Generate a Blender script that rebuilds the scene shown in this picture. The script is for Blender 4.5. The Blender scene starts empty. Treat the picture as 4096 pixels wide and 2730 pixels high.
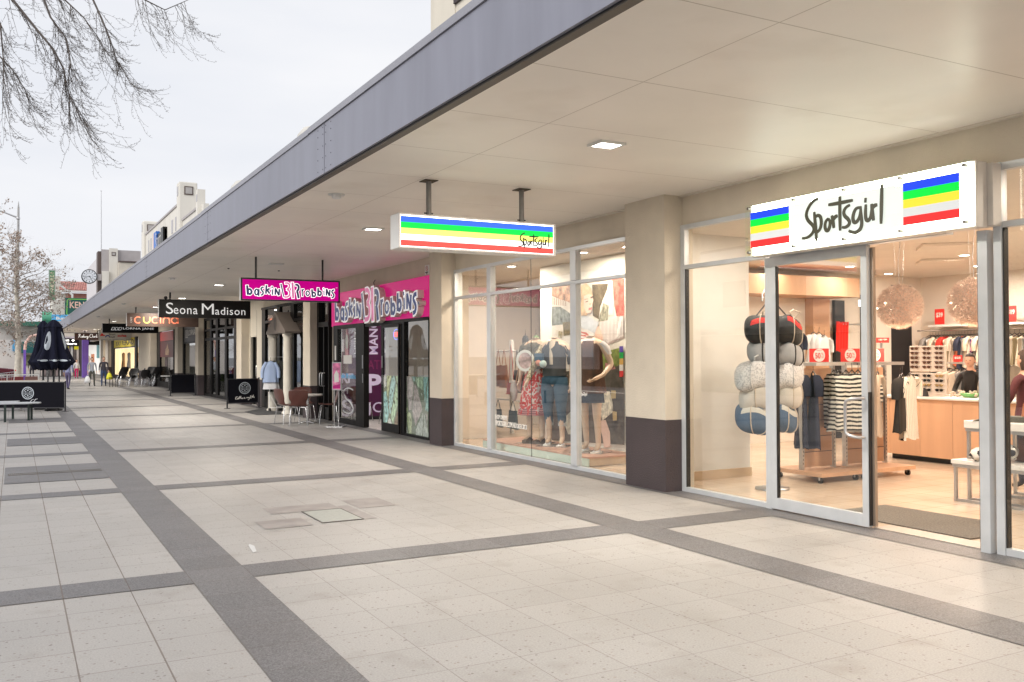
import bpy, bmesh, math, random
from mathutils import Vector, Matrix
random.seed(7)
C = bpy.context.scene.collection
scene = bpy.context.scene
R = math.radians
# ------------------------------------------------------------------ camera, world, sun, exposure
cam = bpy.data.cameras.new("camera"); camo = bpy.data.objects.new("camera", cam); C.objects.link(camo)
cam.sensor_width = 36.0; cam.lens = 32.249; cam.clip_start = 0.05; cam.clip_end = 2000
_yaw, _pit, _rol = R(28.518), R(0.897), R(-0.2285)
_f = Vector((math.sin(_yaw)*math.cos(_pit), math.cos(_yaw)*math.cos(_pit), math.sin(_pit)))
_r0 = Vector((math.cos(_yaw), -math.sin(_yaw), 0)); _u0 = _r0.cross(_f)
_r = math.cos(_rol)*_r0 + math.sin(_rol)*_u0; _u = -math.sin(_rol)*_r0 + math.cos(_rol)*_u0
camo.matrix_world = Matrix(((_r.x,_u.x,-_f.x,0),(_r.y,_u.y,-_f.y,0),(_r.z,_u.z,-_f.z,1.6),(0,0,0,1)))
scene.camera = camo
scene.view_settings.view_transform = 'Standard'; scene.view_settings.look = 'None'
scene.view_settings.exposure = 0.53; scene.view_settings.gamma = 1.0
scene.cycles.use_denoising = True
scene.cycles.max_bounces = 10; scene.cycles.diffuse_bounces = 4; scene.cycles.glossy_bounces = 4
scene.cycles.transparent_max_bounces = 16; scene.cycles.transmission_bounces = 4
scene.cycles.sample_clamp_indirect = 4.0; scene.cycles.caustics_reflective = False; scene.cycles.caustics_refractive = False
SUN_EL, SUN_ROT = R(33), R(245)
world = bpy.data.worlds.new("World"); scene.world = world; world.use_nodes = True
wn = world.node_tree; wn.nodes.clear()
sky = wn.nodes.new('ShaderNodeTexSky'); sky.sky_type = 'NISHITA'; sky.sun_disc = False
sky.sun_elevation = SUN_EL; sky.sun_rotation = SUN_ROT; sky.air_density = 1.0; sky.dust_density = 3.0
tc = wn.nodes.new('ShaderNodeTexCoord'); mp = wn.nodes.new('ShaderNodeMapping'); mp.inputs['Scale'].default_value = (1.6, 1.6, 6.0)
n1 = wn.nodes.new('ShaderNodeTexNoise'); n1.inputs['Scale'].default_value = 1.7; n1.inputs['Detail'].default_value = 6; n1.inputs['Roughness'].default_value = .5
rmp = wn.nodes.new('ShaderNodeValToRGB')
rmp.color_ramp.elements[0].position = .3; rmp.color_ramp.elements[0].color = (5.95, 6.12, 6.55, 1)
rmp.color_ramp.elements[1].position = .66; rmp.color_ramp.elements[1].color = (6.75, 6.78, 6.98, 1)
hs = wn.nodes.new('ShaderNodeHueSaturation'); hs.inputs['Saturation'].default_value = .35
mx = wn.nodes.new('ShaderNodeMix'); mx.data_type = 'RGBA'; mx.inputs[0].default_value = .92
bg = wn.nodes.new('ShaderNodeBackground'); bg.inputs['Strength'].default_value = 0.1
wo = wn.nodes.new('ShaderNodeOutputWorld')
L = wn.links.new
L(tc.outputs['Generated'], mp.inputs['Vector']); L(mp.outputs[0], n1.inputs['Vector']); L(n1.outputs['Fac'], rmp.inputs['Fac'])
L(sky.outputs[0], hs.inputs['Color']); L(hs.outputs[0], mx.inputs[6]); L(rmp.outputs[0], mx.inputs[7])
L(mx.outputs[2], bg.inputs['Color']); L(bg.outputs[0], wo.inputs['Surface'])
sl = bpy.data.lights.new("sun", 'SUN'); sl.energy = 1.5; sl.angle = R(40); sl.color = (1, .97, .93)
so = bpy.data.objects.new("sun", sl); C.objects.link(so)
_sd = Vector((math.sin(SUN_ROT)*math.cos(SUN_EL), math.cos(SUN_ROT)*math.cos(SUN_EL), math.sin(SUN_EL)))
so.rotation_euler = _sd.to_track_quat('Z', 'Y').to_euler()
so.location = (-10, -5, 20)

# ------------------------------------------------------------------ helpers
def wloc(o):
    v = Vector((0,0,0))
    while o is not None:
        v += o.location; o = o.parent
    return v
class MB:
    def __init__(s): s.v=[]; s.f=[]; s.m=[]; s.s=[]
    def add(s, vs, fs, m=0, smooth=False):
        b=len(s.v); s.v += [tuple(p) for p in vs]
        for f in fs: s.f.append([b+i for i in f]); s.m.append(m); s.s.append(smooth)
        return s
    def box(s, x0,x1,y0,y1,z0,z1, m=0):
        return s.add([(x0,y0,z0),(x1,y0,z0),(x1,y1,z0),(x0,y1,z0),(x0,y0,z1),(x1,y0,z1),(x1,y1,z1),(x0,y1,z1)],
          [(0,3,2,1),(4,5,6,7),(0,1,5,4),(1,2,6,5),(2,3,7,6),(3,0,4,7)], m)
    def cbox(s, c, d, m=0, rz=0, rx=0, ry=0):
        M = Matrix.Rotation(rz,3,'Z') @ Matrix.Rotation(ry,3,'Y') @ Matrix.Rotation(rx,3,'X'); c=Vector(c)
        vs=[c+M@Vector((sx*d[0]/2,sy*d[1]/2,sz*d[2]/2)) for sx,sy,sz in ((-1,-1,-1),(1,-1,-1),(1,1,-1),(-1,1,-1),(-1,-1,1),(1,-1,1),(1,1,1),(-1,1,1))]
        return s.add(vs,[(0,3,2,1),(4,5,6,7),(0,1,5,4),(1,2,6,5),(2,3,7,6),(3,0,4,7)], m)
    def tube(s, pts, r, n=8, m=0, caps=True, flat=1.0):
        pts=[Vector(p) for p in pts]; k=len(pts); rs = r if isinstance(r,(list,tuple)) else [r]*k
        prev=None; rings=[]
        for i,p in enumerate(pts):
            t=(pts[min(i+1,k-1)]-pts[max(i-1,0)])
            if t.length<1e-9: t=Vector((0,0,1))
            t.normalize()
            if prev is None:
                a=Vector((0,0,1)) if abs(t.z)<.9 else Vector((1,0,0)); x=t.cross(a).normalized()
            else:
                x=prev-t*prev.dot(t)
                x = x.normalized() if x.length>1e-6 else t.orthogonal().normalized()
            prev=x; y=t.cross(x)
            rings.append([p+(x*math.cos(2*math.pi*j/n)+y*flat*math.sin(2*math.pi*j/n))*rs[i] for j in range(n)])
        vs=[v for rg in rings for v in rg]; fs=[]
        for i in range(k-1):
            for j in range(n): fs.append((i*n+j,i*n+(j+1)%n,(i+1)*n+(j+1)%n,(i+1)*n+j))
        s.add(vs,fs,m,n>4)
        if caps and n>2:
            s.add(rings[0][::-1],[tuple(range(n))],m); s.add(rings[-1],[tuple(range(n))],m)
        return s
    def lathe(s, prof, c=(0,0,0), n=24, m=0, sx=1, sy=1, wob=None, smooth=True):
        vs=[]; fs=[]
        for i,(r,z) in enumerate(prof):
            for j in range(n):
                a=2*math.pi*j/n; rr=r*(1+(wob(a,i/(len(prof)-1)) if wob else 0))
                vs.append((c[0]+rr*sx*math.cos(a),c[1]+rr*sy*math.sin(a),c[2]+z))
        for i in range(len(prof)-1):
            for j in range(n): fs.append((i*n+j,i*n+(j+1)%n,(i+1)*n+(j+1)%n,(i+1)*n+j))
        s.add(vs,fs,m,smooth)
        if prof[0][0]>1e-4: s.add(vs[:n][::-1],[tuple(range(n))],m)
        if prof[-1][0]>1e-4: s.add(vs[-n:],[tuple(range(n))],m)
        return s
    def prism(s, poly, o, u, v, w, m=0):
        o,u,v,w=Vector(o),Vector(u),Vector(v),Vector(w); n=len(poly)
        a=[o+u*p[0]+v*p[1] for p in poly]; b=[p+w for p in a]
        ar=sum(poly[i][0]*poly[(i+1)%n][1]-poly[(i+1)%n][0]*poly[i][1] for i in range(n))
        flip = (u.cross(v).dot(w)>0) == (ar>0)
        f1=tuple(range(n)); f2=tuple(range(n,2*n))
        fs=[f1[::-1] if flip else f1, f2 if flip else f2[::-1]]
        for i in range(n):
            q=(i,(i+1)%n,n+(i+1)%n,n+i); fs.append(q if flip else q[::-1])
        return s.add(a+b,fs,m)
    def grid(s, fn, nu, nv, m=0, smooth=True, closeu=False):
        vs=[fn(i/nu,j/nv) for j in range(nv+1) for i in range(nu+1)]
        fs=[(j*(nu+1)+i,j*(nu+1)+i+1,(j+1)*(nu+1)+i+1,(j+1)*(nu+1)+i) for j in range(nv) for i in range(nu)]
        return s.add(vs,fs,m,smooth)
    def sphere(s, c, r, n=16, k=10, m=0, sc=(1,1,1)):
        vs=[];fs=[]
        for i in range(k+1):
            t=math.pi*i/k
            for j in range(n):
                a=2*math.pi*j/n; vs.append((c[0]+r*sc[0]*math.sin(t)*math.cos(a),c[1]+r*sc[1]*math.sin(t)*math.sin(a),c[2]+r*sc[2]*math.cos(t)))
        for i in range(k):
            for j in range(n): fs.append((i*n+j,(i+1)*n+j,(i+1)*n+(j+1)%n,i*n+(j+1)%n))
        return s.add(vs,fs,m,True)
    def stroke(s, pts, o, u, v, w, width, m=0):
        """ribbon letter stroke lying on a plane, thickness vector w"""
        o,u,v,w=Vector(o),Vector(u),Vector(v),Vector(w); k=len(pts)
        ws = width if isinstance(width,(list,tuple)) else [width]*k
        Lp=[];Rp=[]
        for i,p in enumerate(pts):
            a=pts[max(i-1,0)]; b=pts[min(i+1,k-1)]; dx,dy=b[0]-a[0],b[1]-a[1]; l=math.hypot(dx,dy) or 1
            nx,ny=-dy/l*ws[i]/2,dx/l*ws[i]/2
            Lp.append(o+u*(p[0]+nx)+v*(p[1]+ny)); Rp.append(o+u*(p[0]-nx)+v*(p[1]-ny))
        vs=Lp+Rp+[q+w for q in Lp]+[q+w for q in Rp]; fs=[]
        for i in range(k-1):
            fs += [(2*k+i,3*k+i,3*k+i+1,2*k+i+1),(i,i+1,k+i+1,k+i),(i,2*k+i,2*k+i+1,i+1),(k+i,k+i+1,3*k+i+1,3*k+i)]
        fs += [(0,k,3*k,2*k),(k-1,3*k-1,4*k-1,2*k-1)]
        return s.add(vs,fs,m)
def obj(name, mb, mat, parent=None, bevel=0, **kw):
    me=bpy.data.meshes.new(name)
    off = wloc(parent) if (parent is not None and not kw.get('local')) else Vector((0,0,0))
    vs=mb.v
    org=Vector((0,0,0))
    if parent is None and not kw.get('raw'):
        n=len(vs); org=Vector((sum(p[0] for p in vs)/n,sum(p[1] for p in vs)/n,min(p[2] for p in vs)))
    vs=[(p[0]-off.x-org.x,p[1]-off.y-org.y,p[2]-off.z-org.z) for p in vs]
    me.from_pydata(vs,[],mb.f)
    mats = mat if isinstance(mat,(list,tuple)) else [mat]
    for m in mats: me.materials.append(m)
    me.polygons.foreach_set('material_index',mb.m); me.polygons.foreach_set('use_smooth',mb.s); me.update()
    o=bpy.data.objects.new(name,me); C.objects.link(o); o.location=org
    if parent is not None: o.parent=parent
    if bevel:
        b=o.modifiers.new('bevel','BEVEL'); b.width=bevel; b.segments=2; b.limit_method='ANGLE'; b.angle_limit=R(40)
    return o
def tag(o, label=None, cat=None, group=None, kind=None):
    if label: o['label']=label
    if cat: o['category']=cat
    if group: o['group']=group
    if kind: o['kind']=kind
    return o
def thing(name, label, cat, loc=(0,0,0), group=None, rz=0):
    o=bpy.data.objects.new(name,None); C.objects.link(o); o.location=loc; o.rotation_euler=(0,0,rz); o.empty_display_size=.1
    return tag(o,label,cat,group)
def dup(root, loc, rz=None, label=None, group=None, scale=None):
    def cp(o, par):
        c=o.copy(); C.objects.link(c); c.parent=par
        for ch in list(o.children): cp(ch,c)
        return c
    r=cp(root,None); r.location=loc
    if rz is not None: r.rotation_euler=(0,0,rz)
    if scale: r.scale=scale
    if label: r['label']=label
    if group: r['group']=group
    return r
def bake(o):
    """apply the modifiers of an object to its mesh"""
    bpy.context.view_layer.update()
    dg=bpy.context.evaluated_depsgraph_get(); me=bpy.data.meshes.new_from_object(o.evaluated_get(dg)); o.modifiers.clear(); o.data=me
    return o
def text(name, s, o, u, v, mat, parent, w=None, h=None, depth=.004, bold=0, align='CENTER', shear=0, spacing=1.0, center=True, off=None):
    cu=bpy.data.curves.new(name,'FONT'); cu.body=s; cu.size=1; cu.extrude=.5; cu.offset=bold; cu.shear=shear; cu.space_character=spacing; cu.align_x=align; cu.resolution_u=3
    t=bpy.data.objects.new(name,cu); C.objects.link(t); bpy.context.view_layer.update()
    me=bpy.data.meshes.new_from_object(t.evaluated_get(bpy.context.evaluated_depsgraph_get()))
    bpy.data.objects.remove(t); bpy.data.curves.remove(cu)
    xs=[p.co.x for p in me.vertices]; ys=[p.co.y for p in me.vertices]
    x0,x1,y0,y1=min(xs),max(xs),min(ys),max(ys)
    sx = w/(x1-x0) if w else None; sy = h/(y1-y0) if h else None
    if sx is None: sx=sy
    if sy is None: sy=sx
    cx=(x0+x1)/2 if center else x0; cy=(y0+y1)/2 if center else y0
    o=Vector(o); u=Vector(u); v=Vector(v); nn=u.cross(v); base=wloc(parent) if parent else Vector((0,0,0))
    for p in me.vertices:
        q=p.co.copy(); p.co = o+u*((q.x-cx)*sx)+v*((q.y-cy)*sy)+nn*((q.z+.5)*depth)-base
    me.materials.clear(); me.materials.append(mat)
    ob=bpy.data.objects.new(name,me); C.objects.link(ob)
    if parent: ob.parent=parent
    return ob
# lettering frames: on walls seen from the street (facing -X) and on signs across the street (facing -Y)
UX,UY,UZ=Vector((1,0,0)),Vector((0,1,0)),Vector((0,0,1))

# ------------------------------------------------------------------ materials
MATS={}
def M(name, col, rough=.6, metal=0, var=.08, vs=3.0, bump=0, bs=60, emit=None, estr=0, coat=0, spec=.5, alpha=1, streak=0, tr=0):
    if name in MATS: return MATS[name]
    m=bpy.data.materials.new(name); m.use_nodes=True; nt=m.node_tree; b=nt.nodes['Principled BSDF']; ln=nt.links.new
    b.inputs['Roughness'].default_value=rough; b.inputs['Metallic'].default_value=metal; b.inputs['Specular IOR Level'].default_value=spec
    b.inputs['Coat Weight'].default_value=coat
    geo=nt.nodes.new('ShaderNodeNewGeometry')
    no=nt.nodes.new('ShaderNodeTexNoise'); no.inputs['Scale'].default_value=vs; no.inputs['Detail'].default_value=5
    if streak:
        mpn=nt.nodes.new('ShaderNodeMapping'); mpn.inputs['Scale'].default_value=(1,1,streak); ln(geo.outputs['Position'],mpn.inputs[0]); ln(mpn.outputs[0],no.inputs['Vector'])
    else: ln(geo.outputs['Position'],no.inputs['Vector'])
    mr=nt.nodes.new('ShaderNodeMapRange'); mr.inputs[1].default_value=.3; mr.inputs[2].default_value=.7; mr.inputs[3].default_value=1-var; mr.inputs[4].default_value=1+var
    ln(no.outputs['Fac'],mr.inputs[0])
    mm=nt.nodes.new('ShaderNodeMix'); mm.data_type='RGBA'; mm.blend_type='MULTIPLY'; mm.inputs[0].default_value=1
    mm.inputs[6].default_value=(*col,1); ln(mr.outputs[0],mm.inputs[7]); ln(mm.outputs[2],b.inputs['Base Color'])
    mr2=nt.nodes.new('ShaderNodeMapRange'); mr2.inputs[3].default_value=max(0,rough-.08); mr2.inputs[4].default_value=min(1,rough+.08); ln(no.outputs['Fac'],mr2.inputs[0]); ln(mr2.outputs[0],b.inputs['Roughness'])
    if bump:
        n2=nt.nodes.new('ShaderNodeTexNoise'); n2.inputs['Scale'].default_value=bs; n2.inputs['Detail'].default_value=3; ln(geo.outputs['Position'],n2.inputs['Vector'])
        bp=nt.nodes.new('ShaderNodeBump'); bp.inputs['Strength'].default_value=bump; bp.inputs['Distance'].default_value=.01; ln(n2.outputs['Fac'],bp.inputs['Height']); ln(bp.outputs[0],b.inputs['Normal'])
    if emit is not None:
        b.inputs['Emission Color'].default_value=(*emit,1); b.inputs['Emission Strength'].default_value=estr
    MATS[name]=m; return m
def nodes_of(m): return m.node_tree.nodes, m.node_tree.links.new, m.node_tree.nodes['Principled BSDF']
def mth(nt, op, a, b=None, c=None):
    n=nt.nodes.new('ShaderNodeMath'); n.operation=op
    for i,x in enumerate((a,b,c)):
        if x is None: continue
        if isinstance(x,(int,float)): n.inputs[i].default_value=x
        else: nt.links.new(x,n.inputs[i])
    return n.outputs[0]
def glass(name, tint=(1,1,1), f0=.05, gl=.6, rough=0.0):
    m=bpy.data.materials.new(name); m.use_nodes=True; nt=m.node_tree; nt.nodes.clear(); ln=nt.links.new
    out=nt.nodes.new('ShaderNodeOutputMaterial'); tr=nt.nodes.new('ShaderNodeBsdfTransparent'); tr.inputs[0].default_value=(*tint,1)
    g=nt.nodes.new('ShaderNodeBsdfGlossy'); g.inputs['Roughness'].default_value=rough
    lw=nt.nodes.new('ShaderNodeLayerWeight'); lw.inputs[0].default_value=.5
    p=mth(nt,'POWER',lw.outputs['Facing'],3.0); k=mth(nt,'MULTIPLY_ADD',p,gl,f0)
    mxs=nt.nodes.new('ShaderNodeMixShader'); ln(k,mxs.inputs[0]); ln(tr.outputs[0],mxs.inputs[1]); ln(g.outputs[0],mxs.inputs[2]); ln(mxs.outputs[0],out.inputs[0])
    MATS[name]=m; return m
def paving(name, light):
    m=bpy.data.materials.new(name); m.use_nodes=True; nt=m.node_tree; ln=nt.links.new; b=nt.nodes['Principled BSDF']
    geo=nt.nodes.new('ShaderNodeNewGeometry'); sp=nt.nodes.new('ShaderNodeSeparateXYZ'); ln(geo.outputs['Position'],sp.inputs[0])
    PX,PY=.4145,.4135
    tx=mth(nt,'DIVIDE',mth(nt,'SUBTRACT',sp.outputs[0],.295-PX*100),PX); ty=mth(nt,'DIVIDE',mth(nt,'SUBTRACT',sp.outputs[1],6.768-PY*200),PY)
    fx=mth(nt,'FRACT',tx); fy=mth(nt,'FRACT',ty)
    dx=mth(nt,'MULTIPLY',mth(nt,'MINIMUM',fx,mth(nt,'SUBTRACT',1.0,fx)),PX); dy=mth(nt,'MULTIPLY',mth(nt,'MINIMUM',fy,mth(nt,'SUBTRACT',1.0,fy)),PY)
    # wear of the joints varies from place to place
    nj=nt.nodes.new('ShaderNodeTexNoise'); nj.inputs['Scale'].default_value=2.3; nj.inputs['Detail'].default_value=4; ln(geo.outputs['Position'],nj.inputs['Vector'])
    jw=mth(nt,'MULTIPLY_ADD',nj.outputs['Fac'],.0045,.0002)
    # the two open joints on the roadside half are wider
    side=mth(nt,'LESS_THAN',sp.outputs[0],.9)
    jwx=mth(nt,'MULTIPLY_ADD',side,mth(nt,'MULTIPLY',nj.outputs['Fac'],.0035),jw)
    ja=mth(nt,'LESS_THAN',dx,jwx); jb=mth(nt,'LESS_THAN',dy,jw); jn=mth(nt,'MAXIMUM',ja,jb)
    cell=nt.nodes.new('ShaderNodeCombineXYZ'); ln(mth(nt,'FLOOR',tx),cell.inputs[0]); ln(mth(nt,'FLOOR',ty),cell.inputs[1])
    wn_=nt.nodes.new('ShaderNodeTexWhiteNoise'); wn_.noise_dimensions='2D'; ln(cell.outputs[0],wn_.inputs[0])
    big=nt.nodes.new('ShaderNodeTexNoise'); big.inputs['Scale'].default_value=.7; big.inputs['Detail'].default_value=7; big.inputs['Roughness'].default_value=.6; ln(geo.outputs['Position'],big.inputs['Vector'])
    fine=nt.nodes.new('ShaderNodeTexNoise'); fine.inputs['Scale'].default_value=120 if not light else 95; fine.inputs['Detail'].default_value=2; ln(geo.outputs['Position'],fine.inputs['Vector'])
    vor=nt.nodes.new('ShaderNodeTexVoronoi'); vor.inputs['Scale'].default_value=33; ln(geo.outputs['Position'],vor.inputs['Vector'])
    sel=nt.nodes.new('ShaderNodeSeparateColor'); ln(vor.outputs['Color'],sel.inputs[0])
    amt=mth(nt,'MULTIPLY',sel.outputs[0],.34)
    chip=mth(nt,'MULTIPLY',mth(nt,'LESS_THAN',vor.outputs['Distance'],mth(nt,'MULTIPLY_ADD',sel.outputs[1],.26,.06)),mth(nt,'GREATER_THAN',sel.outputs[2],.45))
    def mixc(f,a,bb,typ='MIX'):
        n=nt.nodes.new('ShaderNodeMix'); n.data_type='RGBA'; n.blend_type=typ
        for i,x in ((0,f),(6,a),(7,bb)):
            if isinstance(x,tuple): n.inputs[i].default_value=(*x,1)
            elif isinstance(x,(int,float)): n.inputs[i].default_value=x
            else: ln(x,n.inputs[i])
        return n.outputs[2]
    if light:
        c=mixc(mth(nt,'MULTIPLY',big.outputs['Fac'],1.0),(.300,.284,.268),(.408,.390,.374))
        chipc=mixc(sel.outputs[0],(.085,.06,.05),(.30,.25,.21))
        c=mixc(mth(nt,'MULTIPLY',chip,.68),c,chipc)
    else:
        c=mixc(mth(nt,'MULTIPLY',big.outputs['Fac'],1.0),(.105,.100,.101),(.160,.155,.160))
    fr=nt.nodes.new('ShaderNodeMapRange'); fr.inputs[1].default_value=.3; fr.inputs[2].default_value=.7; fr.inputs[3].default_value=.86 if light else .55; fr.inputs[4].default_value=1.12 if light else 1.5; ln(fine.outputs['Fac'],fr.inputs[0])
    c=mixc(1.0,c,fr.outputs[0],'MULTIPLY')
    tv=nt.nodes.new('ShaderNodeMapRange'); tv.inputs[3].default_value=.95 if light else .92; tv.inputs[4].default_value=1.035 if light else 1.08; ln(wn_.outputs[0],tv.inputs[0])
    c=mixc(1.0,c,tv.outputs[0],'MULTIPLY')
    gv=nt.nodes.new('ShaderNodeTexVoronoi'); gv.inputs['Scale'].default_value=2.6; ln(geo.outputs['Position'],gv.inputs['Vector'])
    gs=nt.nodes.new('ShaderNodeSeparateColor'); ln(gv.outputs['Color'],gs.inputs[0])
    gum=mth(nt,'MULTIPLY',mth(nt,'LESS_THAN',gv.outputs['Distance'],mth(nt,'MULTIPLY',gs.outputs[1],.055)),mth(nt,'GREATER_THAN',gs.outputs[0],.35))
    c=mixc(mth(nt,'MULTIPLY',gum,.55),c,(.16,.145,.135))
    # stains
    st=nt.nodes.new('ShaderNodeTexNoise'); st.inputs['Scale'].default_value=3.1; st.inputs['Detail'].default_value=9; ln(geo.outputs['Position'],st.inputs['Vector'])
    sr=nt.nodes.new('ShaderNodeMapRange'); sr.inputs[1].default_value=.56; sr.inputs[2].default_value=.75; sr.inputs[3].default_value=0; sr.inputs[4].default_value=.5; ln(st.outputs['Fac'],sr.inputs[0])
    c=mixc(sr.outputs[0],c,(.24,.215,.19) if light else (.11,.10,.10))
    jc=mixc(nj.outputs['Fac'],(.06,.045,.04),(.26,.22,.19))
    c=mixc(mth(nt,'MULTIPLY',jn,mth(nt,'MULTIPLY_ADD',side,.35,.5)),c,jc)
    ln(c,b.inputs['Base Color'])
    rr=nt.nodes.new('ShaderNodeMapRange'); rr.inputs[1].default_value=.3; rr.inputs[2].default_value=.7; rr.inputs[3].default_value=.42; rr.inputs[4].default_value=.60; ln(big.outputs['Fac'],rr.inputs[0])
    ln(mth(nt,'MULTIPLY_ADD',jn,.3,rr.outputs[0]),b.inputs['Roughness']); b.inputs['Specular IOR Level'].default_value=.45
    bp=nt.nodes.new('ShaderNodeBump'); bp.inputs['Strength'].default_value=.25; bp.inputs['Distance'].default_value=.002
    ln(mth(nt,'SUBTRACT',mth(nt,'MULTIPLY',fine.outputs['Fac'],.4),jn),bp.inputs['Height']); ln(bp.outputs[0],b.inputs['Normal'])
    MATS[name]=m; return m
pave_l=paving('paving_light',True); pave_d=paving('paving_dark',False)
stucco=M('cream_stucco',(.64,.57,.47),.85,bump=.55,bs=95,var=.05)
stucco2=M('pale_stucco',(.66,.61,.52),.85,bump=.3,bs=60,var=.06,streak=.15)
skirt=M('brown_skirting',(.058,.043,.046),.7,bump=.7,bs=70,var=.12)
alu=M('aluminium_frame',(.62,.64,.66),.38,metal=.25,var=.05,vs=6)
blackf=M('black_frame',(.008,.0075,.0075),.45,var=.2,spec=.15)
white=M('white_paint',(.80,.79,.76),.5,var=.03)
warmwall=M('shop_wall',(.80,.73,.65),.8,var=.03)
chrome=M('chrome',(.75,.75,.76),.18,metal=1,var=.02)
steel=M('brushed_steel',(.55,.55,.56),.35,metal=.9,var=.08,vs=12)
wood=M('pale_wood',(.58,.345,.21),.5,var=.09,vs=5,streak=.08)
dark=M('dark_paint',(.02,.02,.024),.5)
blackp=M('black_plastic',(.015,.015,.016),.4)
rubber=M('black_rubber',(.02,.02,.02),.7)
pane=glass('clear_glass',(.96,.98,.975),.06,.55)
paneb=glass('dark_glass',(.55,.56,.56),.10,.8)
red=M('red_card',(.75,.035,.03),.5,var=.02)
cardw=M('white_card',(.82,.80,.76),.6,var=.02)
# canopy ceiling with sheet joints
soff=M('canopy_ceiling',(.88,.83,.76),.38,var=.05,vs=.9,spec=.3)
nt=soff.node_tree; _n,_l,_b=nodes_of(soff)
g=nt.nodes.new('ShaderNodeNewGeometry'); sp=nt.nodes.new('ShaderNodeSeparateXYZ'); _l(g.outputs['Position'],sp.inputs[0])
fy=mth(nt,'FRACT',mth(nt,'DIVIDE',mth(nt,'SUBTRACT',sp.outputs[1],3.795-1.2705*10),1.2705)); dy=mth(nt,'MULTIPLY',mth(nt,'MINIMUM',fy,mth(nt,'SUBTRACT',1.0,fy)),1.2705)
dx=mth(nt,'ABSOLUTE',mth(nt,'SUBTRACT',sp.outputs[0],3.785)); jl=mth(nt,'MAXIMUM',mth(nt,'LESS_THAN',dy,.0045),mth(nt,'LESS_THAN',dx,.004))
prev=_b.inputs['Base Color'].links[0].from_socket
mj=nt.nodes.new('ShaderNodeMix'); mj.data_type='RGBA'; _l(mth(nt,'MULTIPLY',jl,.6),mj.inputs[0]); _l(prev,mj.inputs[6]); mj.inputs[7].default_value=(.30,.24,.17,1); vo=nt.nodes.new('ShaderNodeTexVoronoi'); vo.inputs['Scale'].default_value=1.3; _l(g.outputs['Position'],vo.inputs['Vector'])
nzs=nt.nodes.new('ShaderNodeTexNoise'); nzs.inputs['Scale'].default_value=1.1; nzs.inputs['Detail'].default_value=9; _l(g.outputs['Position'],nzs.inputs['Vector'])
mrs=nt.nodes.new('ShaderNodeMapRange'); mrs.inputs[1].default_value=.58; mrs.inputs[2].default_value=.78; mrs.inputs[3].default_value=0; mrs.inputs[4].default_value=.30; _l(nzs.outputs['Fac'],mrs.inputs[0])
ms=nt.nodes.new('ShaderNodeMix'); ms.data_type='RGBA'; _l(mrs.outputs[0],ms.inputs[0]); _l(mj.outputs[2],ms.inputs[6]); ms.inputs[7].default_value=(.58,.50,.40,1)
md=nt.nodes.new('ShaderNodeMix'); md.data_type='RGBA'; _l(mth(nt,'MULTIPLY',mth(nt,'LESS_THAN',vo.outputs['Distance'],.014),.8),md.inputs[0]); _l(ms.outputs[2],md.inputs[6]); md.inputs[7].default_value=(.2,.15,.1,1); _l(md.outputs[2],_b.inputs['Base Color'])
bp=nt.nodes.new('ShaderNodeBump'); bp.inputs['Strength'].default_value=.5; bp.inputs['Distance'].default_value=.003; _l(mth(nt,'SUBTRACT',0.0,jl),bp.inputs['Height']); _l(bp.outputs[0],_b.inputs['Normal'])
fascm=M('grey_fascia',(.26,.265,.32),.42,metal=.2,var=.11,vs=4,streak=.15)
fascap=M('grey_cap',(.33,.33,.37),.4,metal=.3,var=.08)
# shop floor tiles
def tilefloor(name,col,joint,p,rough):
    m=M(name,col,rough,var=.05,vs=1.5); nt=m.node_tree; n_,l_,b_=nodes_of(m)
    br=nt.nodes.new('ShaderNodeTexBrick'); br.offset=0; br.inputs['Scale'].default_value=1; br.inputs['Mortar Size'].default_value=.004; br.inputs['Brick Width'].default_value=p; br.inputs['Row Height'].default_value=p
    g=nt.nodes.new('ShaderNodeNewGeometry'); l_(g.outputs['Position'],br.inputs['Vector'])
    pv=b_.inputs['Base Color'].links[0].from_socket; k=nt.nodes.new('ShaderNodeMix'); k.data_type='RGBA'; l_(br.outputs['Fac'],k.inputs[0]); l_(pv,k.inputs[6]); k.inputs[7].default_value=(*joint,1); l_(k.outputs[2],b_.inputs['Base Color'])
    return m
shopfloor=tilefloor('shop_floor_tile',(.62,.50,.39),(.40,.28,.18),.35,.22)

# ------------------------------------------------------------------ ground
def struct(name, mb, m, **k): o=obj(name,mb,m,**k); o['kind']='structure'; return o
gnd=M('road_grey',(.22,.22,.22),.8,var=.15,bump=.3)
struct('ground',MB().add([(-400,-300,-.02),(400,-300,-.02),(400,900,-.02),(-400,900,-.02)],[(0,1,2,3)]),gnd)
struct('pavement',MB().add([(-14,-12,0),(6.95,-12,0),(6.95,100,0),(-14,100,0)],[(0,1,2,3)]),pave_l)
def strip(x0,x1,y0,y1,z=.004): return [(x0,y0,z),(x1,y0,z),(x1,y1,z),(x0,y1,z)]
mb=MB(); XL0,XL1,XR0,XR1=1.124,1.5385,4.854,5.2685
mb.add(strip(XL0,XL1,-12,100),[(0,1,2,3)]); mb.add(strip(XR0,XR1,-12,100),[(0,1,2,3)])
mb.add(strip(6.59,6.93,-12,100),[(0,1,2,3)])
P=.4135
for k in range(-4,20):
    y0=6.768+4.962*k
    for a,b_ in ((-14,XL0),(XL1,XR0),(XR1,6.59)): mb.add(strip(a,b_,y0,y0+P),[(0,1,2,3)])
for y0,y1 in ((13.22,15.18),(18.83,20.45),(25.4,27.0)): mb.add(strip(-.1,XL0,y0,y1,.006),[(0,1,2,3)])
struct('paving_strips',mb,pave_d)
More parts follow.
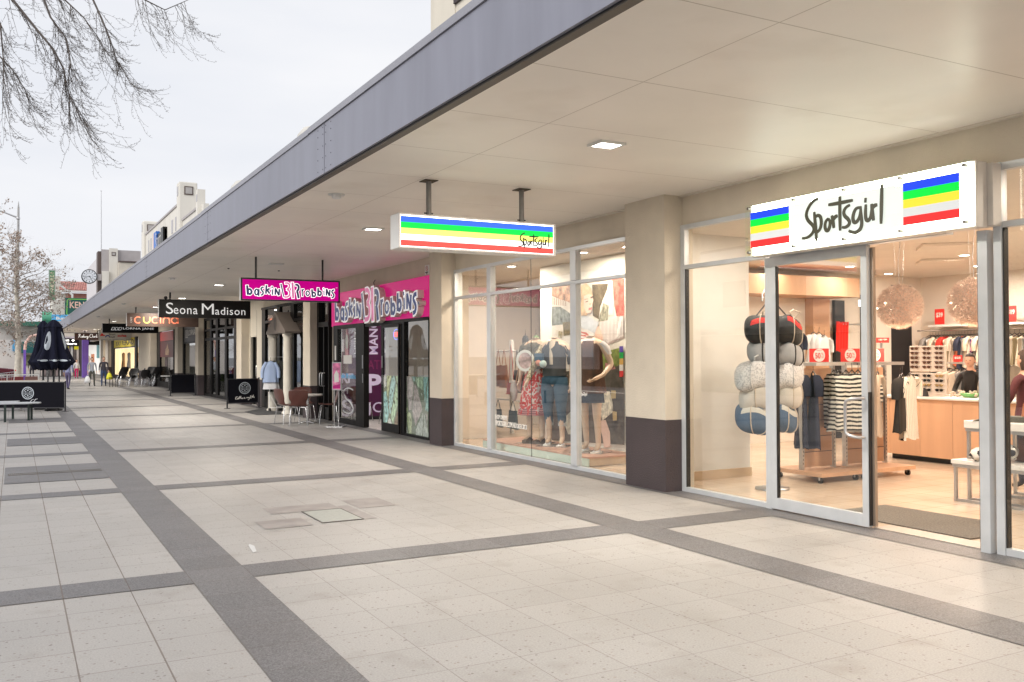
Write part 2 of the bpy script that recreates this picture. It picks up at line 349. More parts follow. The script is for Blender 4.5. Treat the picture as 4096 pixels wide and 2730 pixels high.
# strip drain in the dark band
dm=M('drain_iron',(.17,.155,.14),.6,metal=.4,var=.2)
t=thing('drain_grate','slotted iron drain grate set in the dark paving band at far left','drain',(.5,14.2,0))
mb=MB(); mb.box(-.06,1.1,14.11,14.125,.004,.012).box(-.06,1.1,14.275,14.29,.004,.012); obj('rim',mb,dm,t)
mb=MB()
for i in range(46):
    x=-.05+i*.025
    if not (.36<x<.5 or .78<x<.86): mb.box(x,x+.012,14.125,14.275,.004,.011)
obj('slots',mb,dm,t)
# access cover and the patches around it
t=thing('access_cover','square tile filled access cover with a steel rim set in the paving','manhole',(2.8,8.95,0))
obj('frame',MB().box(2.6,3.02,8.60,8.615,.003,.009).box(2.6,3.02,9.31,9.325,.003,.009).box(2.6,2.612,8.615,9.31,.003,.009).box(3.008,3.02,8.615,9.31,.003,.009),M('cover_frame',(.14,.13,.12),.5,metal=.3),t)
cov=M('cover_fill',(.33,.34,.31),.5,var=.12,vs=30)
obj('cover',MB().box(2.613,3.007,8.617,9.308,.002,.007),cov,t)
patch=M('worn_patch',(.27,.245,.232),.5,var=.22,vs=5)
pt=MB()
for x0,x1,y0,y1 in ((2.05,2.5,8.55,9.0),(3.2,3.6,9.25,9.85),(3.03,3.15,8.6,9.5),(2.3,3.02,9.33,9.75)): pt.add(strip(x0,x1,y0,y1,.0035),[(0,1,2,3)])
struct('paving_patches',pt,patch)
struct('paint_mark',MB().prism([(0,0),(.035,.02),(.07,.26),(.05,.36),(.03,.30)],(1.72,7.6,.003),UX,UY,(0,0,.001)),M('faded_paint',(.55,.55,.55),.6))
# ------------------------------------------------------------------ the shopping street: buildings
def area(name, parent, loc, size, power, col=(1,.80,.58), rot=(0,0,0), sy=None):
    l=bpy.data.lights.new(name,'AREA'); l.energy=power; l.color=col; l.size=size
    if sy: l.shape='RECTANGLE'; l.size_y=sy
    o=bpy.data.objects.new(name,l); C.objects.link(o); o.location=loc; o.rotation_euler=rot
    if parent is not None: o.parent=parent
    return o
def pillar(parent, y0, y1, x0=6.66, x1=6.93, h=3.47, zs=.84):
    p=obj('pillar',MB().box(x0,x1,y0,y1,zs,h),stucco,parent)
    obj('skirting',MB().box(x0-.004,x1,y0-.004,y1+.004,0,zs),skirt,p)
    return p
def frame_rect(y0,y1,z0,z1,w=.05,x0=6.895,x1=6.965):
    mb=MB(); mb.box(x0,x1,y0,y1,z0,z0+w).box(x0,x1,y0,y1,z1-w,z1).box(x0,x1,y0,y0+w,z0+w,z1-w).box(x0,x1,y1-w,y1,z0+w,z1-w); return mb

# --- near fashion shop
S=thing('fashion_shop','near clothes shop with silver framed glass front and warm lit interior','shop',(6.93,9,0))
obj('header_wall',MB().box(6.93,7.08,3.0,8.53,3.125,3.47).box(6.93,7.08,9.31,14.87,3.125,3.47).box(6.93,7.08,8.53,9.31,0,3.47),stucco,S)
pillar(S,8.53,9.31); pillar(S,14.87,15.40)
# display window
w1=obj('window_frame',frame_rect(9.31,14.87,0,3.122,.055).box(6.895,6.965,9.366,14.814,2.595,2.645),alu,S,bevel=.003)
obj('mullion',MB().box(6.88,6.97,10.80,10.95,0.056,2.594).box(6.88,6.97,10.80,10.95,2.646,3.066),alu,w1,bevel=.004)
obj('mullion',MB().box(6.88,6.97,13.41,13.54,.056,2.594).box(6.88,6.97,13.41,13.54,2.646,3.066),alu,w1,bevel=.004)
obj('reveal',MB().box(6.972,7.06,9.312,9.33,.0,3.12).box(6.972,7.06,10.955,10.985,.0,3.12).box(6.972,7.06,13.545,13.575,.0,3.12).box(6.972,7.06,14.85,14.868,.0,3.12),white,w1)
for y0,y1 in ((9.367,10.798),(10.952,12.134),(12.142,13.408),(13.542,14.812)):
    for z0,z1 in ((.057,2.593),(2.647,3.065)):
        obj('pane',MB().box(6.925,6.931,y0,y1,z0,z1),pane,w1)
obj('silicone_joint',MB().box(6.924,6.932,12.135,12.141,.057,2.593).box(6.924,6.932,12.135,12.141,2.647,3.065),blackp,w1)
# small window left of the doors
w2=obj('window_frame',MB().box(6.895,6.965,8.46,8.53,0,3.122).box(6.895,6.965,7.14,8.46,0,.055).box(6.895,6.965,7.14,8.46,3.067,3.122).box(6.895,6.965,7.14,8.46,2.60,2.65)
  .box(6.88,6.97,7.06,7.14,0,2.6),alu,S,bevel=.003)
obj('gasket',MB().box(6.90,6.96,7.052,7.059,.02,2.6).box(6.905,6.96,8.45,8.459,.056,2.598),blackp,w2)
for z0,z1 in ((.056,2.599),(2.651,3.066)): obj('pane',MB().box(6.925,6.931,7.141,8.449,z0,z1),pane,w2)
# sliding door leaf
d=obj('door_leaf',MB().box(6.87,6.92,6.98,7.05,.015,2.60).box(6.87,6.92,5.83,5.90,.015,2.60).box(6.87,6.92,5.90,6.98,.015,.13).box(6.87,6.92,5.90,6.98,2.51,2.60),alu,S,bevel=.003)
obj('door_pane',MB().box(6.892,6.898,5.901,6.979,.131,2.509),pane,d)
obj('edge_seal',MB().box(6.875,6.915,5.822,5.829,.03,1.25).box(6.875,6.915,6.972,6.979,.131,2.5),blackp,d)
obj('edge_strip',MB().box(6.921,6.955,5.80,5.84,.02,2.58),M('bronze_anodised',(.42,.33,.26),.4,metal=.4),d)
hy=5.93
obj('pull_handle',MB().tube([(6.868,5.875,.86),(6.80,5.875,.86),(6.775,5.895,.86),(6.765,5.94,.865)][:1]+[(6.868,5.865,1.22),(6.80,5.875,1.22),(6.77,5.91,1.215),(6.765,5.94,1.18),(6.765,5.94,.90),(6.77,5.91,.865),(6.80,5.875,.86),(6.868,5.865,.86)][0:0]+[]  ,.001) if False else
  MB().tube([(6.869,5.868,1.195),(6.80,5.868,1.195),(6.772,5.90,1.19),(6.765,5.95,1.18),(6.762,5.985,1.165),(6.762,5.995,1.13),(6.762,5.995,.90),(6.762,5.985,.865),(6.765,5.95,.85),(6.772,5.90,.84),(6.80,5.868,.835),(6.869,5.868,.835)],.0145,n=12),steel,d)
obj('door_track',MB().box(6.86,6.95,5.0,7.05,2.602,2.64),alu,S)
# entrance end post and near window
obj('end_post',MB().box(6.85,6.99,4.63,4.715,0.0,2.592),alu,S,bevel=.003)
obj('post_seal',MB().box(6.86,6.98,4.716,4.724,0.02,2.592),blackp,S)
w3=obj('window_frame',MB().box(6.885,6.965,4.53,4.60,-.0,3.122).box(6.895,6.965,2.6,4.53,0,.06).box(6.895,6.965,2.6,4.53,3.06,3.12).box(6.895,6.965,2.6,4.53,2.60,2.65),alu,S,bevel=.003)
obj('gasket',MB().box(6.90,6.96,4.521,4.529,.061,2.598),blackp,w3)
for z0,z1 in ((.061,2.599),(2.651,3.059)): obj('pane',MB().box(6.925,6.931,2.6,4.52,z0,z1),pane,w3)
# shell of the shop
obj('interior_floor',MB().box(6.95,16.2,2.0,18.6,-.03,.006),shopfloor,S)
obj('interior_ceiling',MB().box(7.09,16.2,2.0,18.6,3.14,3.30),warmwall,S)
obj('interior_wall',MB().box(16.2,16.4,2.0,18.6,0,3.3).box(7.09,16.2,1.8,2.0,0,3.3).box(7.09,16.2,18.6,18.8,0,3.3)
   .box(10.8,15.30,12.4,12.6,0,3.14).box(15.93,16.2,12.4,12.6,0,3.14).box(15.30,15.93,12.4,12.6,2.98,3.14),warmwall,S)
obj('dark_doorway',MB().box(15.305,15.925,12.41,12.43,0.01,2.97),dark,S)
obj('partition',MB().box(7.5,8.52,9.13,9.6,.12,3.14),white,S)
obj('partition_plinth',MB().box(7.485,8.535,9.115,9.6,0.006,.12),M('plinth_tan',(.62,.47,.32),.6),S)
obj('column',MB().box(7.3,8.27,15.9,16.4,.01,3.14),warmwall,S)
obj('ceiling_bulkhead',MB().box(10.8,13.6,11.7,12.395,2.64,2.98),wood,S)
obj('joinery_panel',MB().box(12.95,13.38,12.2,12.395,0.01,2.63),wood,S)
obj('dark_panel',MB().box(13.66,13.92,12.33,12.395,0.01,2.62),dark,S)
obj('dark_panel',MB().box(14.42,14.62,12.33,12.395,0.01,2.75),dark,S)
obj('door_threshold',MB().box(6.93,7.17,2.6,5.83,.006,.012),M('threshold_tile',(.40,.36,.31),.4),S)
# exterior upper storey
U=thing('upper_storey','cream upper storey wall rising above the near end of the canopy','building',(8,8,3.5))
obj('wall',MB().box(6.95,12,-14,14.85,3.48,12),stucco2,U)
obj('pier',MB().box(6.93,12,14.852,15.93,3.48,12),stucco2,U)
obj('string_course',MB().box(6.90,6.95,-14,14.85,7.9,8.0),skirt,U)

# --- other shops share the same wall line
def shopwall(parent, y0, y1, z0=3.12, z1=3.47, mat=stucco): return obj('header_wall',MB().box(6.93,7.1,y0,y1,z0,z1),mat,parent)
ICE=thing('ice_cream_shop','ice cream parlour front with black frames below a wide pink fascia','shop',(6.93,18.7,0))
obj('header_wall',MB().box(6.93,7.1,15.4,22.1,2.34,3.47).box(6.93,7.1,15.4,15.97,0,2.34),stucco,ICE)
f=obj('window_frame',MB().box(6.88,6.98,21.50,21.83,0,2.34).box(6.88,6.98,20.102,21.5,0,.12).box(6.88,6.98,20.102,21.5,2.25,2.34).box(6.86,6.98,19.545,20.10,0,2.34)
 .box(6.88,6.98,18.41,19.543,2.25,2.34).box(6.88,6.98,17.20,17.40,0,2.34).box(6.88,6.98,15.98,17.198,2.28,2.34).box(6.88,6.98,15.98,17.198,0,.05).box(6.88,6.98,15.972,15.98,0,2.34).box(6.88,6.98,17.402,18.408,2.26,2.34),blackf,ICE)
obj('pane',MB().box(6.925,6.931,20.103,21.499,.12,2.25),pane,f); obj('pane',MB().box(6.925,6.931,15.981,17.197,.05,2.28),pane,f)
dl=obj('door_leaf',MB().box(6.845,6.878,18.29,18.405,.02,2.25).box(6.845,6.878,17.40,17.46,.02,2.25).box(6.845,6.878,17.46,18.29,.02,.20).box(6.845,6.878,17.46,18.29,2.19,2.25),blackf,ICE)
obj('door_pane',MB().box(6.858,6.864,17.461,18.289,.201,2.189),pane,dl)
obj('handle_plate',MB().box(6.838,6.845,18.33,18.36,1.35,1.6).box(6.838,6.845,18.33,18.35,1.0,1.2),steel,dl)
obj('lock_plate',MB().box(6.85,6.86,19.60,19.64,1.32,1.62).box(6.85,6.86,19.60,19.63,1.0,1.2),steel,f)
icef=tilefloor('pale_tile',(.62,.58,.54),(.4,.37,.34),.4,.3)
obj('interior_floor',MB().box(6.95,8.3,15.86,22.2,-.02,.008),icef,ICE); obj('interior_floor',MB().box(8.301,12,18.61,22.2,-.02,.008),icef,ICE)
obj('interior_ceiling',MB().box(7.1,8.3,15.86,22.2,2.75,2.85),white,ICE); obj('interior_ceiling',MB().box(8.301,12,18.85,22.2,2.75,2.85),white,ICE)
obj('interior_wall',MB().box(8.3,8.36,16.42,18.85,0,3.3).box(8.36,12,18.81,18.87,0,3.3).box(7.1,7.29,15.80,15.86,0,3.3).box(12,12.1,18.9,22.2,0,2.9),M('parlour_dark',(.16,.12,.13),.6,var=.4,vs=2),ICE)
plum=M('plum_wall',(.085,.012,.06),.4,var=.04); plum3=M('plum_mid',(.22,.02,.10),.5)
obj('feature_wall',MB().box(7.1,12,21.9,22.0,.09,2.75),plum,ICE); obj('feature_wall_base',MB().box(7.1,12,21.89,22.0,0.009,.089),blackp,ICE)
def wtxt(s,x,y,z,w,h,mat,par,name='lettering',vert=False,**k):
    if vert: return text(name,s,(x,y,z),Vector((0,0,1)),Vector((0,1,0)),mat,par,w=w,h=h,**k)
    return text(name,s,(x,y,z),Vector((0,-1,0)),Vector((0,0,1)),mat,par,w=w,h=h,**k)
WL=M('pale_lilac',(.60,.50,.66),.5,emit=(.6,.5,.66),estr=.12); WO=M('outline_white',(.75,.70,.76),.5)
def pt(s_,cx,cz,w,h,mat,vert=False,**k):
    if vert: return text('lettering',s_,(cx,21.895,cz),Vector((0,0,1)),Vector((-1,0,0)),mat,ICE,w=h,h=w,**k)
    return text('lettering',s_,(cx,21.895,cz),Vector((1,0,0)),Vector((0,0,1)),mat,ICE,w=w,h=h,**k)
pt('MANGO',7.94,2.20,.23,1.12,WL,True,bold=.02); pt('GATE',7.92,1.38,.60,.23,plum3); pt('PP',8.15,.91,.80,.47,WL,bold=.04); pt('JO',8.0,.27,.49,.34,WL)
pt('C',8.34,1.89,.34,.54,WO,bold=-.01); pt('O',8.66,1.86,.24,.48,WO,bold=-.01); pt('T',9.15,1.89,.40,.56,WO); pt('O',9.6,1.89,.34,.57,WO)
pt('S',7.26,.32,.30,.43,WL); pt('RF',7.25,1.05,.30,.24,WL,bold=.03); pt('HERBIC',7.47,2.05,.08,.80,WO,True); pt('1',7.13,1.86,.10,.30,WO); pt('HP',7.27,.75,.36,.17,WO)
area('ceiling_glow',ICE,(.75,1.5,2.7),1.0,34,(1,.96,.9)); area('ceiling_glow',ICE,(.7,-1.4,2.7),.5,4,(1,.85,.7))
# ice cream picture on the lower glass
icm=bpy.data.materials.new('ice_cream_print'); icm.use_nodes=True; nt=icm.node_tree; n_,l_,b_=nodes_of(icm)
g=nt.nodes.new('ShaderNodeNewGeometry'); mpp=nt.nodes.new('ShaderNodeMapping'); mpp.inputs['Scale'].default_value=(0,2.9,1.55); wob=nt.nodes.new('ShaderNodeTexNoise'); wob.inputs['Scale'].default_value=3.5; wob.inputs['Detail'].default_value=4; l_(g.outputs['Position'],wob.inputs['Vector']); vm=nt.nodes.new('ShaderNodeVectorMath'); vm.operation='MULTIPLY_ADD'; l_(wob.outputs['Color'],vm.inputs[0]); vm.inputs[1].default_value=(.16,.16,.16); l_(g.outputs['Position'],vm.inputs[2]); l_(vm.outputs[0],mpp.inputs[0])
vv=nt.nodes.new('ShaderNodeTexVoronoi'); vv.inputs['Scale'].default_value=1.0; vv.feature='F1'; l_(mpp.outputs[0],vv.inputs['Vector'])
ve=nt.nodes.new('ShaderNodeTexVoronoi'); ve.feature='DISTANCE_TO_EDGE'; ve.inputs['Scale'].default_value=1.0; l_(mpp.outputs[0],ve.inputs['Vector'])
sc=nt.nodes.new('ShaderNodeSeparateColor'); l_(vv.outputs['Color'],sc.inputs[0])
cr=nt.nodes.new('ShaderNodeValToRGB'); cr.color_ramp.interpolation='CONSTANT'
pal=[(0,(.50,.66,.46)),(.2,(.36,.60,.56)),(.4,(.66,.70,.62)),(.55,(.62,.68,.40)),(.7,(.62,.52,.50)),(.83,(.28,.22,.16)),(.9,(.45,.66,.62))]
for i,(p_,c_) in enumerate(pal):
    e=cr.color_ramp.elements[i] if i<2 else cr.color_ramp.elements.new(p_)
    e.position=p_; e.color=(*[min(.85,q*1.25) for q in c_],1)
l_(sc.outputs[0],cr.inputs[0])
nz=nt.nodes.new('ShaderNodeTexNoise'); nz.inputs['Scale'].default_value=13; nz.inputs['Detail'].default_value=6; l_(g.outputs['Position'],nz.inputs['Vector'])
vs2=nt.nodes.new('ShaderNodeTexVoronoi'); vs2.inputs['Scale'].default_value=9; l_(g.outputs['Position'],vs2.inputs['Vector'])
s2=nt.nodes.new('ShaderNodeSeparateColor'); l_(vs2.outputs['Color'],s2.inputs[0])
spk=mth(nt,'MULTIPLY',mth(nt,'LESS_THAN',vs2.outputs['Distance'],.27),mth(nt,'GREATER_THAN',s2.outputs[0],.55))
rm=nt.nodes.new('ShaderNodeMapRange'); rm.inputs[1].default_value=.35; rm.inputs[2].default_value=.65; rm.inputs[3].default_value=.65; rm.inputs[4].default_value=1.2; l_(nz.outputs['Fac'],rm.inputs[0])
k1=nt.nodes.new('ShaderNodeMix'); k1.data_type='RGBA'; k1.blend_type='MULTIPLY'; k1.inputs[0].default_value=1; l_(cr.outputs[0],k1.inputs[6]); l_(rm.outputs[0],k1.inputs[7])
k2=nt.nodes.new('ShaderNodeMix'); k2.data_type='RGBA'; l_(mth(nt,'MULTIPLY',spk,.7),k2.inputs[0]); l_(k1.outputs[2],k2.inputs[6]); k2.inputs[7].default_value=(.09,.05,.03,1)
k3=nt.nodes.new('ShaderNodeMix'); k3.data_type='RGBA'; l_(mth(nt,'LESS_THAN',ve.outputs['Distance'],.05),k3.inputs[0]); l_(k2.outputs[2],k3.inputs[6]); k3.inputs[7].default_value=(.30,.34,.25,1)
l_(k3.outputs[2],b_.inputs['Base Color']); b_.inputs['Roughness'].default_value=.2
obj('window_print',MB().box(6.932,6.936,15.982,17.196,.051,1.19),icm,ICE); obj('window_print',MB().box(6.852,6.857,17.462,18.288,.202,1.19),icm,ICE)
obj('counter_front',MB().box(7.35,7.7,16.0,17.6,.01,1.2),white,ICE)

# --- narrow dark entrance, then the boutique
B=thing('boutique_building','boutique front with tall black framed glass between cream pillars','shop',(6.93,27,0))
shopwall(B,21.9,29.22,3.13); obj('side_wall',MB().box(6.93,7.1,21.84,22.08,0,3.13),stucco,B)
pillar(B,23.07,23.72,6.66,6.85)
f=obj('entrance_frame',MB().box(6.84,6.98,22.92,23.065,0,3.13).box(6.84,6.98,22.08,22.92,2.34,2.46).box(6.84,6.98,22.08,22.92,3.0,3.13).box(6.84,6.98,22.46,22.54,0.05,2.34).box(6.84,6.98,22.082,22.12,0,3.0).box(6.86,6.97,22.12,22.46,.02,.32).box(6.86,6.97,22.54,22.92,.02,.32),blackf,B)
obj('pane',MB().box(6.925,6.93,22.121,22.459,.32,2.339),paneb,f); obj('pane',MB().box(6.925,6.93,22.541,22.919,.32,2.339),paneb,f); obj('pane',MB().box(6.925,6.93,22.121,22.919,2.461,2.999),paneb,f)
for yy,sg in ((22.60,1),(22.40,-1)):
    obj('door_handle',MB().tube([(6.84,yy,1.18),(6.78,yy,1.18),(6.765,yy+.0,1.15),(6.765,yy,.88),(6.78,yy,.85),(6.84,yy,.85)],.013,n=8),steel,B)
wtxt('il',6.83,22.22,2.78,.10,.28,cardw,B)
obj('window_sticker',MB().box(6.915,6.92,22.13,22.32,2.46,2.62),M('blue_print',(.10,.45,.70),.4,var=.5,vs=25),B)
f=obj('window_frame',MB().box(6.88,6.98,28.78,29.2,0,3.13).box(6.88,6.98,27.0,27.35,0,3.13).box(6.88,6.98,25.43,25.80,0,3.13).box(6.88,6.98,23.72,25.43,2.58,2.66).box(6.88,6.98,27.35,28.78,2.62,2.70).box(6.88,6.98,25.8,27.0,2.62,2.70)
 .box(6.88,6.98,23.72,25.43,0,.36).box(6.88,6.98,25.8,27.0,0,.36).box(6.88,6.98,27.35,28.78,0,.36).box(6.86,6.98,23.72,29.2,3.06,3.128),blackf,B)
for y0,y1 in ((23.73,25.42),(25.81,26.99),(27.36,28.77)):
    obj('pane',MB().box(6.925,6.93,y0,y1,.361,2.579),paneb,f); obj('pane',MB().box(6.925,6.93,y0,y1,2.701,3.059),paneb,f)
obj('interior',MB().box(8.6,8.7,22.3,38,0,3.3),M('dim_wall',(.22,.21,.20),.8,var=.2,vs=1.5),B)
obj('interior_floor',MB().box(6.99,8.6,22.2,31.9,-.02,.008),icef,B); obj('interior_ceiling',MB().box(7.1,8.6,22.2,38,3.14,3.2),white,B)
tl=obj('teal_garment',MB().lathe([(.05,1.85),(.12,1.8),(.10,1.5),(.2,1.1),(.26,.8)],(7.5,24.55,0),12,sx=.6),M('teal_cloth',(.03,.42,.45),.7),B)
sg=thing('sale_poster','red sale poster hung inside the boutique window beside the pillar','poster',(7.0,24.9,2.4))
obj('card',MB().box(6.985,6.99,24.72,25.32,2.27,2.51),M('sale_red',(.5,.03,.035),.5),sg)
wtxt('SALE SALE',6.984,25.02,2.39,.54,.16,cardw,sg,bold=.02)
# panelled wall with a door recess
B2=thing('panel_wall_building','cream panelled wall with a narrow recessed dark door','building',(6.93,30.5,0))
obj('wall',MB().box(6.93,7.1,29.22,30.1,.86,3.1).box(6.93,7.1,31.0,31.95,.86,3.1).box(6.93,7.1,30.1,31.0,2.24,3.1).box(6.925,7.1,29.22,31.95,3.1,3.47),stucco2,B2)
obj('panel_joint',MB().box(6.926,6.93,30.09,30.10,2.24,3.1).box(6.926,6.93,31.0,31.01,2.24,3.1),skirt,B2)
obj('skirting',MB().box(6.925,7.1,29.22,30.1,0,.86).box(6.925,7.1,31.0,31.95,0,.86),skirt,B2)
obj('door_frame',MB().box(7.0,7.1,30.1,30.25,0,2.24).box(7.0,7.1,30.85,31.0,0,2.24).box(7.04,7.1,30.25,30.85,0,2.24),blackf,B2)
obj('door_handle',MB().tube([(7.03,30.4,1.3),(6.98,30.4,1.3),(6.98,30.4,.95),(7.03,30.4,.95)],.015,n=6),steel,B2)
pillar(B2,31.12,31.9,6.66,6.93)
# black glazed front
B3=thing('fashion_boutique','tall black glazed shopfront with many narrow panes beyond the second barrier','shop',(6.93,36,0))
obj('header_wall',MB().box(6.93,7.1,31.95,41.5,3.15,3.47),stucco,B3); pillar(B3,39.25,39.95)
mb=MB()
for a,b in ((39.05,39.25),(37.6,37.95),(36.3,36.75),(34.65,35.0),(33.05,33.4),(31.95,32.1)): mb.box(6.88,6.98,a,b,0,3.15)
for (a,b) in ((37.95,39.05),(36.75,37.6),(35.0,36.3),(33.4,34.65),(32.1,33.05)):
    for z0,z1 in ((0,.12),(2.24,2.34),(2.62,2.70),(3.06,3.15)): mb.box(6.885,6.975,a,b,z0,z1)
f=obj('window_frame',mb,blackf,B3)
for (a,b) in ((37.95,39.05),(36.75,37.6),(35.0,36.3),(33.4,34.65),(32.1,33.05)):
    obj('pane',MB().box(6.92,6.926,a,b,.12,3.06),paneb,f)
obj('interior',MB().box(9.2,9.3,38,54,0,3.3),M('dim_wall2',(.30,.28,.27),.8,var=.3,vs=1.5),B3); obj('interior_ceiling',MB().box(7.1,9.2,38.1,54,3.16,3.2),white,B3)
for (y,c_) in ((38.4,(.35,.5,.05)),(36.9,(.05,.2,.45)),(35.6,(.5,.1,.2)),(34.1,(.6,.55,.5)),(37.2,(.5,.45,.35)),(33.6,(.1,.3,.2))):
    g_=tag(obj('hanging_garment',MB().lathe([(.03,1.6),(.16,1.52),(.14,1.2),(.18,.8),(.2,.6)],(7.5,y,0),10,sx=.6),M('cloth_%d'%int(y*10),c_,.8)),'garment hanging behind the black glazed shopfront panes','garment','garments behind the black glazed shopfront')
# sports shop window
B4=thing('sports_shop','narrow shop window between two cream pillars, white lettering inside','shop',(6.93,42.7,0))
obj('header_wall',MB().box(6.93,7.1,41.5,47.4,3.05,3.47),stucco,B4); pillar(B4,44.63,45.5)
f=obj('window_frame',MB().box(6.88,6.98,44.35,44.63,0,3.05).box(6.88,6.98,39.95,44.35,2.2,2.27).box(6.88,6.98,39.95,44.35,0,.15),blackf,B4)
obj('pane',MB().box(6.925,6.93,39.96,44.34,.15,2.2),pane,f)
obj('sign_band',MB().box(6.90,6.98,39.96,44.34,2.28,3.05),M('charcoal',(.06,.06,.065),.5),B4); wtxt('\u2592 LORNA JANE',6.899,42.2,2.63,3.4,.33,cardw,B4) if False else wtxt('LORNA JANE',6.899,41.6,2.63,3.2,.33,cardw,B4)
for i in range(3):
    y=43.95-i*.24; obj('logo_bar',MB().stroke([(0,0),(.14,0),(.14,.34),(0,.34),(0,0)],(6.90,y,2.46),(0,-1,0),(0,0,1),(-.004,0,0),.03),cardw,B4)
obj('interior',MB().box(8.3,8.4,41,57,0,2.2),M('lit_cream',(.75,.70,.60),.8),B4)
# cafe with red menu window, then wide pillar, then yellow topped shop
B5=thing('cafe_building','cafe front with red menu poster window behind the stacked chairs','shop',(6.93,52,0))
obj('header_wall',MB().box(6.93,7.1,47.4,60,2.95,3.47),stucco,B5)
obj('window_frame',MB().box(6.88,6.98,52.2,53.4,0,2.95).box(6.88,6.98,47.38,47.5,0,2.95),blackf,B5)
obj('red_band',MB().box(6.90,6.97,47.5,52.2,2.42,2.90),M('menu_red',(.42,.05,.05),.5),B5)
obj('menu_poster',MB().box(6.90,6.97,47.5,52.2,1.58,2.40),M('menu_brown',(.10,.012,.012),.5,var=.3,vs=3),B5)
obj('menu_picture',MB().prism([(.3,.12),(1.5,.1),(1.7,.3),(1.35,.45),(1.1,.7),(.8,.5),(.45,.4)],(6.898,50.6,1.58),(0,-1,0),(0,0,1),(-.003,0,0)),M('pastry',(.42,.27,.17),.6,var=.5,vs=6),B5)
obj('window_frame',MB().box(6.88,6.98,47.5,52.2,2.40,2.42).box(6.885,6.98,47.5,52.2,0,.3),blackf,B5)
obj('pane',MB().box(6.93,6.935,47.5,52.2,.3,1.58),paneb,B5)
obj('interior',MB().box(8.6,8.7,54,69,0,2.9),M('cafe_inside',(.35,.27,.22),.8,var=.5,vs=3),B5)
pillar(B5,53.4,58.8,6.55,6.93,zs=.8,h=2.95)
B6=thing('discount_clothes_shop','brightly lit shop window topped by a yellow banner, coats inside','shop',(6.93,70,0))
obj('header_wall',MB().box(6.93,7.1,60,90,2.9,3.47),stucco,B6); 
obj('window_frame',MB().box(6.88,6.98,60.0,61.5,0,2.9).box(6.88,6.98,62.8,63.9,0,2.9).box(6.88,6.98,77.9,80,0,2.9).box(6.88,6.98,63.9,77.9,0,.25).box(6.88,6.98,63.9,77.9,2.24,2.3),blackf,B6)
obj('yellow_banner',MB().box(6.90,6.98,63.9,77.9,2.3,2.88),M('banner_yellow',(.62,.50,.02),.5),B6); wtxt('YAY REFUND',6.898,70.5,2.6,12,.34,dark,B6,bold=.02)
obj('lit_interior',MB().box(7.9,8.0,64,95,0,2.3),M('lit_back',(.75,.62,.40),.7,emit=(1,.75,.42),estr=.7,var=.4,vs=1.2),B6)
for i,y in enumerate((69,71,76,80)):
    tag(obj('coat',MB().lathe([(.05,1.95),(.22,1.85),(.18,1.4),(.28,.9),(.3,.7)],(7.8,y,0),10,sx=.6),[M('coat_grey',(.18,.18,.19),.8),M('coat_tan',(.45,.30,.20),.8)][i%2]),'%s coat on a stand in the yellow topped shop window'%(('grey','tan')[i%2]),'coat','coats in the yellow topped window')
pillar(B6,80.2,82.7,zs=.8); pillar(B6,84.6,87.5,zs=.8)
# ------------------------------------------------------------------ canopy
CN=thing('street_canopy','long flat canopy with grey metal fascia and pale ceiling over the shopfronts','canopy',(4.8,30,3.47))
obj('ceiling_slab',MB().box(2.81,6.93,-12,78,3.47,3.62),soff,CN)
mb=MB(); js=[-12,-3.5,2.8,9.05,15.41,23.2,31.3,39.3,47.3,55.3,63.3,71.3,78]
for a,b in zip(js[:-1],js[1:]):
    mb=MB(); mb.box(2.76,2.80,a+.009,b-.009,3.455,3.965)
    fp=obj('fascia_panel',mb,fascm,CN)
    rv=MB()
    for yy in (a+.05,a+.22,b-.05,b-.22):
        for zz in (3.50,3.62,3.74,3.86,3.93): rv.tube([(2.7605,yy,zz),(2.757,yy,zz)],.006,n=6)
    obj('rivets',rv,dark,fp)
obj('backing_strip',MB().box(2.785,2.808,-12,78,3.447,3.96),dark,CN)
obj('drip_edge',MB().box(2.79,2.86,-12,78,3.435,3.4695),M('drip_brown',(.09,.075,.06),.5),CN)
for a,b,dz in ((-12,9.6,0),(9.6,15.9,-.006),(15.9,31,-.012),(31,78,-.016)):
    obj('cap_flashing',MB().box(2.745-dz*.3,2.85,a,b-.004,3.968+dz,4.03+dz),fascap,CN)
obj('roof_deck',MB().box(2.81,6.93,-12,78,3.90,3.95),M('roof_deck',(.4,.4,.4),.8),CN)
obj('end_fascia',MB().box(2.76,6.93,78.0,78.05,3.44,3.97),fascm,CN)
obj('cover_mould',MB().box(6.86,6.929,-12,8.52,3.455,3.469).box(6.86,6.929,9.32,14.86,3.455,3.469),M('cover_strip',(.7,.64,.56),.5),CN)
emi=M('lamp_white',(1,1,1),.5,emit=(1,.97,.90),estr=9)
lampoff=M('lamp_off',(.75,.75,.75),.4)
lf=M('lamp_frame',(.70,.70,.68),.4)
def canopy_light(x,y,label,on=True):
    t=thing('ceiling_light',label,'ceiling light',(x,y,3.47),'square lights in the canopy ceiling')
    obj('frame',MB().box(x-.135,x+.135,y-.11,y-.085,3.448,3.4695).box(x-.135,x+.135,y+.085,y+.11,3.448,3.4695).box(x-.135,x-.105,y-.085,y+.085,3.448,3.4695).box(x+.105,x+.135,y-.085,y+.085,3.448,3.4695),lf,t)
    obj('diffuser',MB().box(x-.104,x+.104,y-.084,y+.084,3.454,3.468),emi if on else lampoff,t)
    if on: area('lamp',t,(0,0,-.03),.2,75,(1,.93,.82))
canopy_light(4.60,6.70,'lit square ceiling light nearest, between the two glowing striped signs')
canopy_light(4.62,12.75,'lit square ceiling light left of the hanging striped light box')
canopy_light(4.64,18.47,'unlit square ceiling light above the pink hanging sign',False)
canopy_light(4.68,24.55,'lit square ceiling light above the black hanging sign with white serif name')
canopy_light(4.70,30.6,'lit square ceiling light just above the top edge of the black serif sign')
